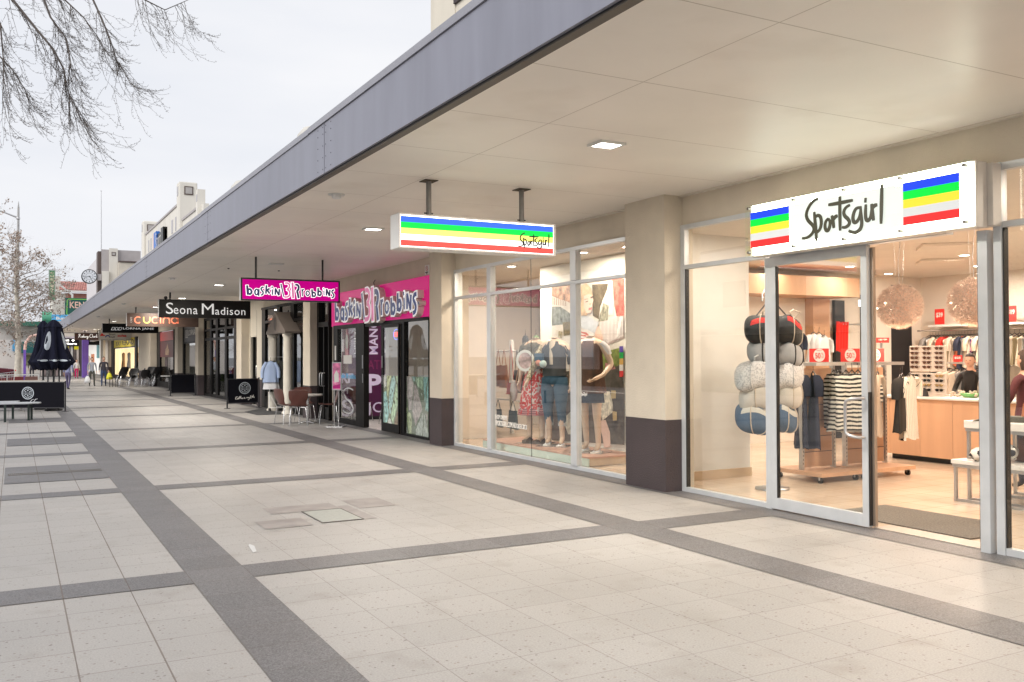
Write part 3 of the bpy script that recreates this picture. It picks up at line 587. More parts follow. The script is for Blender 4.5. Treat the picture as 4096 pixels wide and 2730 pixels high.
canopy_light(4.66,36.4,'lit square ceiling light at the left edge of the black serif sign')
canopy_light(4.6,51.9,'small lit ceiling light above the black sports sign')
canopy_light(4.8,67.3,'small lit ceiling light above the brown script sign at right')
canopy_light(4.6,.75,'square canopy ceiling light beside the camera, out of view')
canopy_light(4.6,-5.2,'square canopy ceiling light behind the camera, out of view')
canopy_light(4.45,71.6,'farthest small lit ceiling light above the brown script sign')
for (x,y,l) in ((3.27,10.25,'round white ceiling speaker nearest, left of the striped light box'),(3.3,22.9,'round white ceiling speaker halfway along the canopy'),(3.37,34.6,'small round ceiling speaker far along the canopy'),(3.4,46,'tiny round ceiling speaker above the brown cafe sign')):
    t=thing('ceiling_speaker',l,'speaker',(x,y,3.47),'round speakers in the canopy ceiling')
    obj('flange',MB().lathe([(.055,-.004),(.095,-.012),(.098,-.001)],(x,y,3.47),24),lf,t)
    obj('grille',MB().lathe([(.0,-.055),(.045,-.052),(.055,-.04),(.056,-.005)],(x,y,3.47),20),lampoff,t)
for (x,y) in ((3.99,19.9),(5.07,19.96)):
    tag(obj('ceiling_sensor',MB().lathe([(0,-.02),(.02,-.018),(.022,-.001)],(x,y,3.47),10),skirt),'tiny dark sensor dot on the canopy ceiling','sensor','ceiling sensor dots')
# ------------------------------------------------------------------ handwriting
SG=[[(0.228,0.486),(0.183,0.482),(0.121,0.444),(0.073,0.379),(0.065,0.327),(0.096,0.275),(0.15,0.232),(0.172,0.194),(0.156,0.154),(0.117,0.124),(0.063,0.106),(0.008,0.112)],[(0.173,0.359),(0.181,0.275),(0.195,0.167),(0.198,0.061)],[(0.189,0.304),(0.22,0.323),(0.256,0.301),(0.267,0.24),(0.251,0.178),(0.21,0.148)],[(0.353,0.269),(0.321,0.246),(0.308,0.2),(0.322,0.152),(0.352,0.148),(0.375,0.192),(0.376,0.238),(0.353,0.269)],[(0.399,0.293),(0.413,0.233),(0.423,0.165)],[(0.413,0.245),(0.442,0.275),(0.471,0.28)],[(0.502,0.468),(0.499,0.371),(0.5,0.233),(0.501,0.13)],[(0.356,0.403),(0.487,0.401),(0.658,0.404)],[(0.623,0.364),(0.572,0.348),(0.543,0.307),(0.557,0.265),(0.599,0.232),(0.621,0.195),(0.599,0.164),(0.556,0.152),(0.525,0.162)],[(0.74,0.324),(0.692,0.32),(0.664,0.274),(0.655,0.224),(0.672,0.182),(0.711,0.194),(0.739,0.235),(0.751,0.301)],[(0.747,0.334),(0.755,0.244),(0.765,0.165),(0.745,0.112),(0.696,0.086),(0.648,0.095),(0.606,0.117)],[(0.811,0.342),(0.805,0.26),(0.809,0.204),(0.831,0.179),(0.867,0.207),(0.878,0.293)],[(0.878,0.337),(0.886,0.248),(0.898,0.176)],[(0.886,0.292),(0.908,0.317),(0.942,0.319)],[(0.795,0.383),(0.82,0.38)],[(0.997,0.503),(0.992,0.386),(0.987,0.256),(0.982,0.135)]]
def smooth(pts,it=2):
    for _ in range(it):
        q=[pts[0]]
        for a,b in zip(pts[:-1],pts[1:]):
            q += [(a[0]*.75+b[0]*.25,a[1]*.75+b[1]*.25),(a[0]*.25+b[0]*.75,a[1]*.25+b[1]*.75)]
        q.append(pts[-1]); pts=q
    return pts
def script(lines,o,u,v,w,scale,width,mb=None):
    mb=mb or MB()
    for i,l in enumerate(lines):
        p=[(a*scale,b*scale) for a,b in (smooth(l) if len(l)>2 else l)]
        ww=width*1.5 if len(l)==2 else [width*(.75+.5*math.sin(math.pi*(j+.5)/len(p))) for j in range(len(p))]
        mb.stroke(p,Vector(o)+Vector(w)*.02*i,u,v,w,ww)
    return mb
ink=M('ink_olive',(.045,.045,.02),.5); inkb=M('ink_black',(.01,.01,.01),.5)
def em(name,c,s,k=1): return M(name,tuple(min(.8,x)*k for x in c),.6,emit=c,estr=s,var=.02,spec=.08)
lightbox=em('lightbox_white',(1,.98,.82),4.6); lboxgrey=em('lightbox_grey',(.85,.84,.83),.8)
eb=em('glow_blue',(.02,.06,.85),.95,.2); eg=em('glow_green',(.005,.62,.05),1.0,.2); ey=em('glow_yellow',(1,.66,.05),.85,.2); er=em('glow_red',(1,.035,.035),.95,.2); ew=em('glow_silver',(.62,.62,.60),.85,.2)
boxmetal=M('sign_box_metal',(.70,.66,.62),.45,var=.06,vs=7)
acry=glass('acrylic',(.97,1,.97),.02,.12)
# big glowing fascia sign
t=thing('lightbox_sign','large glowing white light box sign with handwritten name and two rainbow panels','sign',(6.7,5.8,2.6))
obj('sign_case',MB().box(6.64,6.78,4.575,7.09,2.597,3.12),boxmetal,t,bevel=.004)
obj('sign_back_box',MB().box(6.785,6.895,4.53,6.93,2.612,3.11),boxmetal,t,bevel=.004)
obj('diffuser',MB().box(6.600,6.636,4.59,7.02,2.605,3.112),lightbox,t,bevel=.006)
obj('centre_panel',MB().box(6.590,6.599,5.20,6.485,2.68,3.038),em('panel_soft',(.92,.91,.88),.72,.3),t)
fa=obj('acrylic_face',MB().box(6.583,6.589,4.57,7.10,2.592,3.123),acry,t)
for (a,b) in ((6.49,7.015),(4.675,5.195)):
    z1=3.037
    for i,mm in enumerate((eb,eg,ey,ew,er)):
        obj('stripe',MB().box(6.575,6.582,a,b,z1-(i+1)*.0715,z1-i*.0715-.001),mm,t)
obj('lettering',script(SG,(6.579,6.331,2.597),(0,-1,0),(0,0,1),(-.006,0,0),.928,.028),ink,t)
for y in (7.04,6.434,5.827,5.227,4.626):
    for z in (3.083,2.636):
        obj('standoff',MB().tube([(6.60,y,z),(6.560,y,z)],.014,n=12),M('standoff_grey',(.16,.15,.14),.4,metal=.6),t)
area('glow_lamp',t,(-.14,0,.27),2.4,26,(1,.93,.72),rot=(0,R(-90),0),sy=.5) if False else None
# hanging striped light box
t=thing('hanging_lightbox_sign','hanging rainbow striped light box on two grey poles, small handwritten name at right','sign',(4.45,9.0,2.73))
x0,x1=3.50,5.395; ya,yb=8.88,9.13
obj('sign_case',MB().box(x0,x1,ya+.012,yb,2.722,3.083),white,t,bevel=.004)
obj('frame',MB().box(x0,x1,ya,ya+.011,3.066,3.083).box(x0,x1,ya,ya+.011,2.722,2.738).box(x0,x0+.014,ya,ya+.011,2.738,3.066).box(x1-.03,x1,ya,ya+.011,2.738,3.066),boxmetal,t)
obj('diffuser',MB().box(x0+.015,x1-.031,ya+.004,ya+.0115,2.739,3.065),em('lightbox_cool',(1,1,.98),3.2),t)
sb=em('stripe_blue',(.06,.17,.85),.8,.2); sg=em('stripe_green',(.01,.70,.07),1.05,.2); sy=em('stripe_yellow',(1,.90,.18),1.1,.2); sw=em('stripe_white',(1,1,.96),1.6,.2); sr=em('stripe_red',(1,.09,.075),1.0,.2)
for i,mm in enumerate((sb,sg,sy,sw,sr)):
    z1=3.054-i*.0622; obj('stripe',MB().box(x0+.018,x1-.034,ya+.0005,ya+.0035,z1-.0622,z1),mm,t)
obj('lettering',script(SG,(4.905,ya,2.765),(1,0,0),(0,0,1),(0,-.004,0),.40,.012),inkb,t)
for x in (3.893,5.028):
    p=obj('pole',MB().tube([(x,9.015,3.084),(x,9.015,3.466)],.0285,n=20),M('galvanised_pole',(.23,.22,.21),.55,metal=.3,var=.12,vs=20),t)
    obj('bolt',MB().tube([(x-.055,9.01,3.12),(x+.045,9.01,3.12)],.008,n=8),dark,p)
    obj('ceiling_hatch',MB().box(x-.075,x+.075,8.93,9.1,3.462,3.4695),M('hatch_dark',(.06,.045,.03),.8),p)
# pink ice cream signs
pink=M('hot_pink',(.80,.02,.27),.4,var=.04,vs=.8,emit=(.85,.015,.27),estr=.2,spec=.2); mag=em('magenta_glow',(.50,.0,.22),.5)
navy=M('navy_blue',(.025,.04,.19),.4); navyf=M('letter_blue',(.03,.075,.36),.4); lpink=M('letter_pink',(.90,.25,.52),.4,emit=(.9,.2,.5),estr=.15); lwhite=M('letter_white',(.85,.85,.85),.5,emit=(1,1,1),estr=.28); lside=M('letter_side',(.68,.62,.56),.6)  # letter_white carries a weak added glow, lifting letters that dim shading greys
BR=[('b',21.123,2.441,.349,.443),('a',20.718,2.409,.32,.347),('s',20.42,2.438,.25,.387),('k',20.103,2.503,.286,.409),('i',19.852,2.466,.149,.399),('N',19.576,2.445,.306,.341),('/',19.281,2.381,.157,.621),('3',19.002,2.345,.398,.733),('I',18.675,2.332,.193,.756),('R',18.419,2.341,.291,.699),('r',18.096,2.444,.184,.362),('o',17.819,2.453,.289,.278),('b',17.459,2.425,.293,.371),('b',17.111,2.479,.297,.38),('i',16.862,2.502,.1,.368),('N',16.615,2.473,.27,.349),('s',16.32,2.408,.25,.392)]
def ell(cx,cy,rx,ry,a0=0,a1=360,n=20): return [(cx+rx*math.cos(R(a0+(a1-a0)*i/n)),cy+ry*math.sin(R(a0+(a1-a0)*i/n))) for i in range(n+1)]
GL={'b':[[(-.36,.5),(-.32,-.5)],ell(.0,-.17,.30,.26)],'a':[ell(-.06,0,.30,.36),[(.33,.42),(.36,-.5)]],'s':[[(.40,.46),(-.05,.46),(-.30,.24),(.0,.04),(.26,-.18),(.05,-.44),(-.40,-.48)]],
 'k':[[(-.34,.5),(-.36,-.5)],[(.34,.14),(-.22,-.10)],[(-.2,-.02),(.42,-.46)]],'i':[[(-.02,.16),(.02,-.5)],ell(-.02,.40,.10,.05)],'N':[[(-.38,.5),(-.34,-.42)],[(-.36,.45),(.36,-.46)],[(.40,.42),(.36,-.46)]],
 'r':[[(-.28,.45),(-.22,-.5)],[(-.24,.08),(.0,.36),(.42,.38)]],'o':[ell(0,0,.34,.38)],'3':[[(-.40,.44),(.05,.47),(.36,.32),(.25,.14),(-.05,.04)],[(-.05,.04),(.32,-.02),(.44,-.24),(.22,-.44),(-.40,-.47)]],
 '/':[[(-.42,.5),(.42,-.5)]],'I':[[(-.05,.5),(-.05,-.5)]],'R':[[(-.5,.40),(-.1,.42),(.22,.33),(.25,.15),(.05,.02),(-.12,-.04)],[(-.08,-.02),(.12,-.2),(.34,-.5)]]}
def extend(p,e):
    p=list(p); 
    if math.hypot(p[0][0]-p[-1][0],p[0][1]-p[-1][1])<1e-4: return p
    for i,j in ((0,1),(-1,-2)):
        dx,dy=p[i][0]-p[j][0],p[i][1]-p[j][1]; l=math.hypot(dx,dy) or 1; p[i]=(p[i][0]+dx/l*e,p[i][1]+dy/l*e)
    return p
def logo(parent,o,u,v,sx,sz,dface,dback,mb_blue,mb_pink,mb_white,mb_side):
    """chunky two colour logo; u runs along the reading direction, n faces the viewer"""
    u=Vector(u);v=Vector(v);n=u.cross(v)
    for i,(ch,y,z,w,h) in enumerate(BR):
        w_=w*sx; h_=h*sz; c=Vector(o)+u*((21.3-y)*sx)+v*((z-2.3)*sz+h_/2); tilt=(-1)**i*.05
        uu=(u+v*tilt).normalized(); vv=(v-u*tilt).normalized(); e=.034*min(sx*1.02,1)
        wd=min(.21*h_,.34*w_) if ch not in '/I3Ri' else {'/':[.5*w_,.36*w_],'I':.62*w_,'3':.24*w_,'R':.40*w_,'i':.48*w_}[ch]
        top,outl,box_=MB(),MB(),MB()
        for k,l in enumerate(GL[ch]):
            q=[(a*w_*.95,b*h_*.95) for a,b in l]
            if len(q)>2 and math.hypot(q[0][0]-q[-1][0],q[0][1]-q[-1][1])>1e-4: q=smooth(q,2)
            q2=extend(q,e); wk=wd; wo=[x+2*e for x in wd] if isinstance(wd,list) else wd+2*e
            if isinstance(wd,list) and len(q)!=2: wk,wo=wd[0],wo[0]
            eps=n*.0007*k
            top.stroke(q,c+n*dface+eps,uu,vv,n*.004,wk); outl.stroke(q2,c+n*(dface-.008)+eps,uu,vv,n*.004,wo)
            if dback: box_.stroke(q2,c+n*(dface-dback)+eps,uu,vv,n*(dback-.010),wo)
        obj('lettering',top,mb_pink if ch in '3I' else mb_blue,parent); obj('letter_outline',outl,mb_white,parent)
        if dback: obj('letter_box',box_,mb_side,parent)
t=thing('fascia_sign','wide pink fascia sign with raised blue and pink letters','sign',(6.9,19,2.32))
obj('sign_panel',MB().box(6.89,6.929,17.842,22.0,2.322,3.12).box(6.89,6.929,15.972,17.838,2.322,3.12),pink,t)
logo(t,(6.89,21.3,2.3),(0,-1,0),(0,0,1),1,1,.14,.14,navyf,lpink,lwhite,lside)
obj('registered_disc',MB().tube([(6.885,16.13,2.60),(6.75,16.13,2.60)],.05,n=20),lside,t); text('lettering','R',(6.749,16.13,2.60),(0,-1,0),(0,0,1),navyf,t,h=.05)
obj('cable_stub',MB().tube([(6.88,18.9,3.10),(6.86,18.9,3.2),(6.89,18.88,3.25)],.008,n=6),dark,t)
t=thing('hanging_sign','magenta hanging sign in black frame with blue and pink letters','sign',(4.65,17.4,2.64))
obj('sign_box',MB().box(3.70,5.595,17.36,17.46,2.645,3.065),white,t)
obj('frame',MB().box(3.70,5.60,17.34,17.359,3.04,3.068).box(3.70,5.60,17.34,17.359,2.642,2.668).box(3.70,3.728,17.34,17.359,2.668,3.04).box(5.572,5.60,17.34,17.359,2.668,3.04),dark,t)
obj('face',MB().box(3.73,5.571,17.347,17.358,2.67,3.039),mag,t)
logo(t,(3.80,17.345,2.685),(1,0,0),(0,0,1),.333,.42,.004,0,navy,em('hang_pink',(.85,.25,.5),.25),em('hang_white',(1,1,1),.75),None)
text('lettering','TM',(5.53,17.344,2.93),(1,0,0),(0,0,1),lwhite,t,w=.03,h=.015)
for x in (3.989,5.27): obj('hanger_rod',MB().box(x-.015,x+.015,17.385,17.415,3.068,3.469),dark,t)
# black hanging sign, serif name
def hang(name,label,x0,x1,y,z0,z1,mat,poles,side=None,th=.1):
    t=thing(name,label,'sign',((x0+x1)/2,y,z0))
    obj('sign_board',MB().box(x0,x1,y,y+th,z0,z1),mat,t)
    obj('edge_trim',MB().box(x0-.02,x0-.002,y-.004,y+th,z0,z1),side or steel,t)
    for x in poles: obj('hanger_rod',MB().tube([(x,y+th/2,z1),(x,y+th/2,3.469)],.025,n=8),dark,t)
    return t
gb=M('gloss_black',(.008,.0075,.0075),.35,spec=.25)
def ytext(s,x,y,z,w,h,mat,par,**k): return text('lettering',s,(x,y,z),UX,UZ,mat,par,w=w,h=h,**k)
t=hang('hanging_sign','gloss black hanging sign with white serif first and second name',3.68,6.28,28.1,2.735,3.265,gb,(3.99,))
for s,x0,x1,z0,z1 in (('S',3.87,4.07,2.845,3.17),('eona',4.08,4.75,2.845,3.02),('M',4.87,5.21,2.845,3.165),('adison',5.25,6.13,2.842,3.065)):
    ytext(s,(x0+x1)/2,28.099,(z0+z1)/2,x1-x0,z1-z0,lwhite,t,bold=.0,spacing=1.1)
obj('camera_knob',MB().sphere((3.87,28.15,3.31),.05,10,8),dark,t)
t=hang('hanging_sign','brown hanging cafe sign with rounded orange lettering',3.725,6.30,37.05,2.745,3.25,M('sign_brown',(.055,.034,.027),.5,spec=.3,var=.08),(4.04,))
og=M('letter_orange',(.60,.15,.08),.5); oy=M('letter_olive',(.36,.28,.06),.5)
def arc(cx,cy,r,a0,a1,n=14): return [(cx+r*math.cos(R(a0+(a1-a0)*i/n)),cy+r*math.sin(R(a0+(a1-a0)*i/n))) for i in range(n+1)]
CU=[(0,[arc(.13,.13,.115,50,310)]),(1,[[(.33,.25),(.33,.13)]+arc(.44,.13,.11,180,360)+[(.55,.25)]]),(0,[arc(.74,.13,.115,50,310)]),(0,[[(.93,0.01),(.93,.25)],[(.93,.31),(.93,.34)]]),(0,[[(1.03,0.01),(1.03,.13)]+arc(1.14,.13,.11,180,0)+[(1.25,.01)]]),(0,[arc(1.44,.13,.115,0,360),[(1.56,.25),(1.56,.01)]])]
for c_,ls in CU:
    mb=MB()
    for l in ls: mb.stroke(l,(3.98,37.048,2.86),UX,UZ,(0,-.006,0),.042)
    obj('lettering',mb,oy if c_ else og,t)
text('lettering','CAFE',(3.87,37.048,2.99),(0,0,1),(-1,0,0),M('letter_taupe',(.35,.31,.29),.5),t,w=.22,h=.06)
t=hang('hanging_sign','matte black hanging sports shop sign with wide white capitals',3.815,6.385,48.93,2.785,3.243,M('matte_black',(.005,.005,.006),.6,spec=.2),(4.12,),th=.1)
for i in range(3):
    mb=MB(); mb.stroke([(0,0),(.11,0),(.16,.13),(.05,.13),(0,0)],(4.21+i*.16,48.928,2.925),UX,UZ,(0,-.006,0),.018); obj('logo_bar',mb,lwhite,t)
ytext('LORNA JANE',5.455,48.928,2.99,1.43,.13,lwhite,t,bold=.0)
t=hang('hanging_sign','pale grey mall directory sign with red and multicoloured logos',4.95,7.0,66.2,2.70,3.40,M('pale_sign',(.62,.62,.62),.4),(5.1,))
ytext('coles',6.35,66.19,3.02,.55,.16,red,t,bold=.03); ytext('Sturt\nmall',5.75,66.19,3.02,.4,.3,blackp,t)
obj('logo_swoosh',MB().prism([(0,0),(.35,.02),(.2,.12),(.12,.22)],(5.0,66.195,2.98),UX,UZ,(0,-.005,0)),red,t); obj('logo_arch',MB().stroke(arc(0,0,.12,180,0),(5.47,66.195,2.9),UX,UZ,(0,-.005,0),.06),navyf,t)
ytext('Food Court - Gifts - Homewares - Fashion - Services',5.97,66.19,2.745,1.8,.05,blackp,t)
# brown script sign
t=hang('hanging_sign','dark brown hanging sign with flowing white script name',3.74,5.36,70.9,2.80,3.285,M('script_brown',(.05,.012,.010),.5),(4.4,5.2))
RC=[[(.02,.0),(.08,.25),(.1,.42)],[(.0,.34),(.08,.44),(.2,.42),(.2,.3),(.1,.22),(.2,.1),(.28,.04),(.34,.1)],[(.4,.2),(.33,.12),(.38,.03),(.45,.08),(.42,.2),(.36,.22)],[(.56,.42),(.54,.2),(.55,.03)],[(.54,.15),(.48,.2),(.46,.06),(.55,.08)],[(.6,.03),(.62,.18),(.66,.04),(.7,.18),(.74,.04),(.8,.16),(.86,.06)],[(.86,.2),(.9,.06),(1.0,.2)],[(1.0,.2),(.98,-.06),(.9,-.16),(.86,-.06),(1.04,.12)],[(1.42,.38),(1.3,.44),(1.18,.3),(1.16,.1),(1.28,.02),(1.42,.1)],[(1.46,.42),(1.44,.2),(1.48,.04)],[(1.62,.2),(1.54,.14),(1.56,.04),(1.63,.08),(1.64,.2),(1.66,.04)],[(1.72,.03),(1.74,.2),(1.8,.2)],[(1.88,.42),(1.86,.03)],[(1.94,.2),(1.87,.12),(1.96,.02)]]
obj('lettering',script(RC,(3.98,70.895,2.95),UX,UZ,(0,-.005,0),.62,.028),lwhite,t)
# no smoking plate
t=thing('no_smoking_plate','small white no smoking plate on the wall above the pink fascia','sign',(6.92,16.08,3.14))
obj('plate',MB().box(6.895,6.928,15.975,16.165,3.14,3.325),white,t)
obj('symbol',MB().stroke(arc(0,0,.045,0,360,18),(6.894,16.07,3.255),(0,-1,0),UZ,(-.003,0,0),.008).stroke([(-.03,.03),(.03,-.03)],(6.894,16.07,3.255),(0,-1,0),UZ,(-.003,0,0),.008),M('sign_red',(.45,.05,.05),.5),t)
wtxt('NO SMOKING',6.894,16.07,3.185,.12,.02,blackp,t); wtxt('AREA',6.894,16.07,3.16,.07,.016,blackp,t)
t=thing('open_neon','small glowing red neon open sign behind the ice cream shop door','sign',(6.98,17.6,2.0))
neon=em('neon_red',(1,.06,.05),2.5); nb=em('neon_blue',(.15,.2,1),1.6)
obj('tube_ring',MB().stroke([(a*1.5,b) for a,b in arc(0,0,.105,0,360,24)],(6.90,17.66,2.04),(0,-1,0),UZ,(-.006,0,0),.012),nb,t)
wtxt('OPEN',6.897,17.66,2.04,.24,.10,neon,t,bold=-.01)
t=thing('ice_cream_sticker','cone shaped window sticker and small card on the parlour side glass','sticker',(6.9,21,1.5))
obj('cone',MB().prism([(-.12,.0),(.12,0),(.04,.62),(-.04,.62)][::-1],(6.915,20.9,1.62),(0,-1,0),UZ,(-.002,0,0)),M('sticker_pink',(.62,.35,.38),.5,var=.35,vs=20),t)
obj('scoop',MB().lathe([(0,.0),(.09,.05),(.11,.18),(.07,.32),(0,.38)],(6.90,20.85,1.75),14,sx=.05),M('sticker_grey',(.62,.64,.60),.5,var=.2,vs=9),t)
obj('card',MB().box(6.915,6.918,20.55,21.15,1.42,1.62),cardw,t)
wtxt('S',6.916,20.8,.55,.8,.62,M('frost_letter',(.7,.7,.72),.5),t,bold=-.03); wtxt('HERE',6.916,20.3,2.0,.5,.12,M('frost_letter2',(.6,.6,.62),.5),t,vert=True)
obj('warning_label',MB().box(6.872,6.879,21.6,21.7,1.5,1.85),cardw,t)
# blue line logo sticker on parlour glass
wtxt('baskin 3R robbins',6.917,20.85,1.13,1.15,.12,M('sticker_blue',(.15,.45,.75),.5,var=.4,vs=20),t,bold=.03)
# shop window writing
t=thing('window_lettering','white web address lettering low on the display window glass','sticker',(6.92,12.9,.6))
def wl(s,y,z,w,h,**k): return wtxt(s,6.9245,y,z,w,h,cardw,t,bold=.02,**k)
wl('SHOP ONLINE',13.12,.60,.42,.075); wl('SPORTSGIRL.COM.AU',12.97,.50,.70,.085)
for i in range(4):
    y=12.57-i*.085; obj('icon',MB().box(6.9235,6.9245,y-.034,y+.034,.46,.53),cardw,t); 
for i,ch in enumerate('ftpo'): wtxt(ch,6.9233,12.57-i*.085,.495,.03,.05,blackp,t)
t=thing('glass_marking','tiny white dotted safety line across the display window glass','sticker',(6.92,11,1.1))
mb=MB()
for i in range(44):
    y=10.72-i*.03
    if y>9.4: mb.box(6.9235,6.9245,y-.005,y+.005,1.10,1.11)
obj('dots',mb,cardw,t); obj('small_name',script(SG,(6.9245,10.74,1.02),(0,-1,0),UZ,(-.001,0,0),.15,.006),cardw,t)
# ------------------------------------------------------------------ buildings seen over the canopy
wt=M('white_render',(.70,.67,.61),.8,bump=.2,var=.07,vs=1.5,streak=.12); gy=M('mauve_render',(.42,.39,.39),.8,var=.05); vent=M('vent_panel',(.40,.38,.37),.7); vfr=M('vent_frame',(.10,.07,.06),.6)
def vent_(x0,x1,y,z0,z1,par):
    v=obj('vent_window',MB().box(x0,x1,y-.03,y,z0,z1),vfr,par); obj('vent_mesh',MB().box(x0+.05,x1-.05,y-.045,y-.031,z0+.05,z1-.05),vent,v)
def sidewin(y0,y1,x,z0,z1,par): obj('side_window',MB().box(x-.02,x,y0,y1,z0,z1),M('dull_pane',(.45,.44,.46),.5),par)
T=thing('white_parapet_building','white rendered building with two square towers above the middle of the canopy','building',(8,52,3.5))
obj('parapet_wall',MB().box(7.1,12,46.9,60,3.6,9.05),wt,T); obj('parapet_wall',MB().box(7.1,12,42.2,46.06,3.6,8.1),wt,T)
obj('coping',MB().box(7.05,7.4,46.9,60,9.05,9.15).box(7.05,7.4,42.2,46.06,8.1,8.2),gy,T)
obj('tower',MB().box(6.93,7.775,46.065,46.85,3.6,10.0),wt,T,bevel=.05); vent_(7.166,7.575,46.065,9.376,9.785,T); sidewin(46.3,46.6,6.93,9.35,9.8,T)
obj('tower',MB().box(6.93,7.8,60.03,60.8,3.6,9.95),wt,T,bevel=.08); vent_(7.161,7.6,60.03,9.335,9.734,T); sidewin(60.2,60.5,6.93,9.3,9.72,T)
obj('pier',MB().box(6.93,7.255,41.063,41.45,3.6,8.82),wt,T); obj('pier',MB().box(7.1,7.33,40.6,41.06,3.6,8.15),wt,T); sidewin(41.1,41.3,6.93,8.3,8.6,T)
for (a,b) in ((48.0,48.35),(49.1,49.6),(57.4,57.8),(58.4,58.8)): sidewin(a,b,7.1,7.9,8.58,T)
t=thing('building_sign','blue and black vertical building sign with tall white letters','sign',(6.95,53,7.5))
obj('sign_panel',MB().box(6.96,7.09,51.1,53.8,7.2,8.35),gb,t); obj('sign_panel',MB().box(6.90,7.09,53.85,54.9,7.2,8.55),M('sign_blue',(.02,.15,.55),.4),t)
obj('sign_panel',MB().box(6.95,7.09,55.0,55.7,7.2,8.6),M('sign_peach',(.75,.55,.48),.5),t); obj('sign_block',MB().box(6.88,7.09,51.1,51.9,7.2,8.46),gb,t)
wtxt('Sturt',6.87,52.9,7.98,2.1,.85,cardw,t,bold=-.02)
for x,y,l in ((4.2,14.4,'white rounded roof cowl peeking over the canopy edge near the fascia joint'),(4.2,19.5,'smaller white roof cowl farther along the canopy edge')):
    t=thing('roof_cowl',l,'vent',(x,y,4),'roof cowls above the canopy')
    obj('cowl',MB().lathe([(.16,0),(.16,.85),(.2,.9),(.25,1.05),(.24,1.18),(.15,1.30),(0,1.35)],(x,y,3.95),20),M('cowl_cream',(.58,.56,.52),.6),t)
    obj('cowl_hood',MB().tube([(x,y,5.05),(x+.35,y-.1,5.1)],.13,n=16),M('cowl_cream',(.58,.56,.52),.6),t)
T=thing('mauve_corner_building','mauve and cream corner building carrying the big street clock','building',(8,85,3))
obj('front_wall',MB().box(6.1,9.0,79.4,80,3,10.15),gy,T); obj('side_wall',MB().box(6.1,6.4,80.01,96,3,9.9),M('pale_mauve',(.60,.58,.60),.8,var=.06),T)
obj('side_pier',MB().box(5.85,6.09,79.5,81,3,10.0),vfr,T)
obj('pilaster',MB().box(6.65,7.28,79.2,79.39,3,10.25),wt,T); vent_(6.82,7.12,79.2,9.65,9.95,T)
obj('lower_block',MB().box(7.3,9.0,78.6,79.3,3,9.1),M('beige_render',(.60,.55,.47),.8),T); obj('ledge',MB().box(7.3,8.6,78.5,79.3,9.12,9.22),vfr,T); obj('step_pier',MB().box(6.12,6.62,79.0,79.3,3,8.4),wt,T)
t=thing('flagpole','tall thin bare flagpole on the roof of the corner building','pole',(6.1,79.6,10)); obj('mast',MB().tube([(6.1,79.6,9.9),(6.08,79.6,14.8)],[.04,.022],n=8),steel,t); obj('finial',MB().tube([(6.02,79.6,14.82),(6.14,79.6,14.82)],.02,n=6),steel,t)
ck=thing('street_clock','large round street clock with roman numerals bracketed to the mauve building','clock',(5.0,79,7.9))
obj('case',MB().tube([(5.2,79.0,7.93),(5.2,79.35,7.93)],.565,n=40),dark,ck); obj('dial',MB().tube([(5.2,78.96,7.93),(5.2,78.995,7.93)],.50,n=40),M('dial_white',(.72,.75,.80),.4),ck)
obj('ring',MB().stroke(arc(0,0,.26,0,360,30),(5.2,78.958,7.93),UX,UZ,(0,-.004,0),.012),blackp,ck)
mb=MB()
for k in range(12):
    a=R(90-30*k); mb.stroke([(.35*math.cos(a),.35*math.sin(a)),(.46*math.cos(a),.46*math.sin(a))],(5.2,78.958,7.93),UX,UZ,(0,-.004,0),.05)
obj('numerals',mb,blackp,ck)
obj('hour_hand',MB().stroke([(-.03,.03),(.17,-.24)],(5.2,78.953,7.93),UX,UZ,(0,-.004,0),[.05,.03]),blackp,ck); obj('minute_hand',MB().stroke([(.1,.02),(-.4,-.09)],(5.2,78.949,7.93),UX,UZ,(0,-.004,0),[.03,.02]),blackp,ck)
obj('bracket',MB().box(5.78,6.1,79.1,79.3,7.65,8.15),gy,ck)
# tiled roof building with green signs
Y0=118
grn=M('sign_green',(.012,.10,.08),.5); lime=M('lime_line',(.22,.62,.10),.5); tile=M('roof_tile',(.48,.22,.19),.8,var=.4,vs=4)
T=thing('tiled_roof_building','distant white building with a red tiled roof and bracketed eaves','building',(6,Y0,0))
obj('wall',MB().box(3.9,9.5,Y0+.4,Y0+8,0,9.0),wt,T); obj('brick_band',MB().box(5.3,9.4,Y0+.32,Y0+.39,8.5,9.05),M('salmon',(.50,.22,.17),.8),T)
mb=MB()
for i in range(26):
    x=4.7+i*.19
    for j in range(5): mb.tube([(x,Y0-.3+j*.5,9.35+j*.22),(x,Y0+.25+j*.5,9.62+j*.22)],.095,n=6)
obj('roof',mb,[tile],T); obj('eaves',MB().box(4.2,9.6,Y0-.35,Y0+.39,9.15,9.32),white,T); obj('chimney',MB().box(4.2,4.75,Y0+.5,Y0+1,9.0,11.0),wt,T)
obj('brace',MB().tube([(4.6,Y0-.4,10.0),(6.0,Y0-.4,8.75)],.1,n=4),white,T); obj('brace',MB().box(5.85,6.05,Y0-.5,Y0-.3,8.2,8.9),white,T)
obj('green_roof',MB().tube([(2.9,Y0+2,6.2),(5.1,Y0+2,6.2)],.75,n=20),M('green_roof',(.10,.38,.25),.6),T); obj('awning',MB().box(-2,5.1,Y0+.2,Y0+3,5.2,5.7),M('awning_green',(.03,.13,.09),.7),T)
obj('shop_wall',MB().box(-9,4.5,Y0+3,Y0+9,0,5.3),M('far_cream',(.62,.58,.55),.8,var=.15,vs=.6),T)
t=thing('shop_sign','large dark green sign with lime border and salmon capitals, part hidden by the canopy','sign',(6.5,Y0-1,6.2))
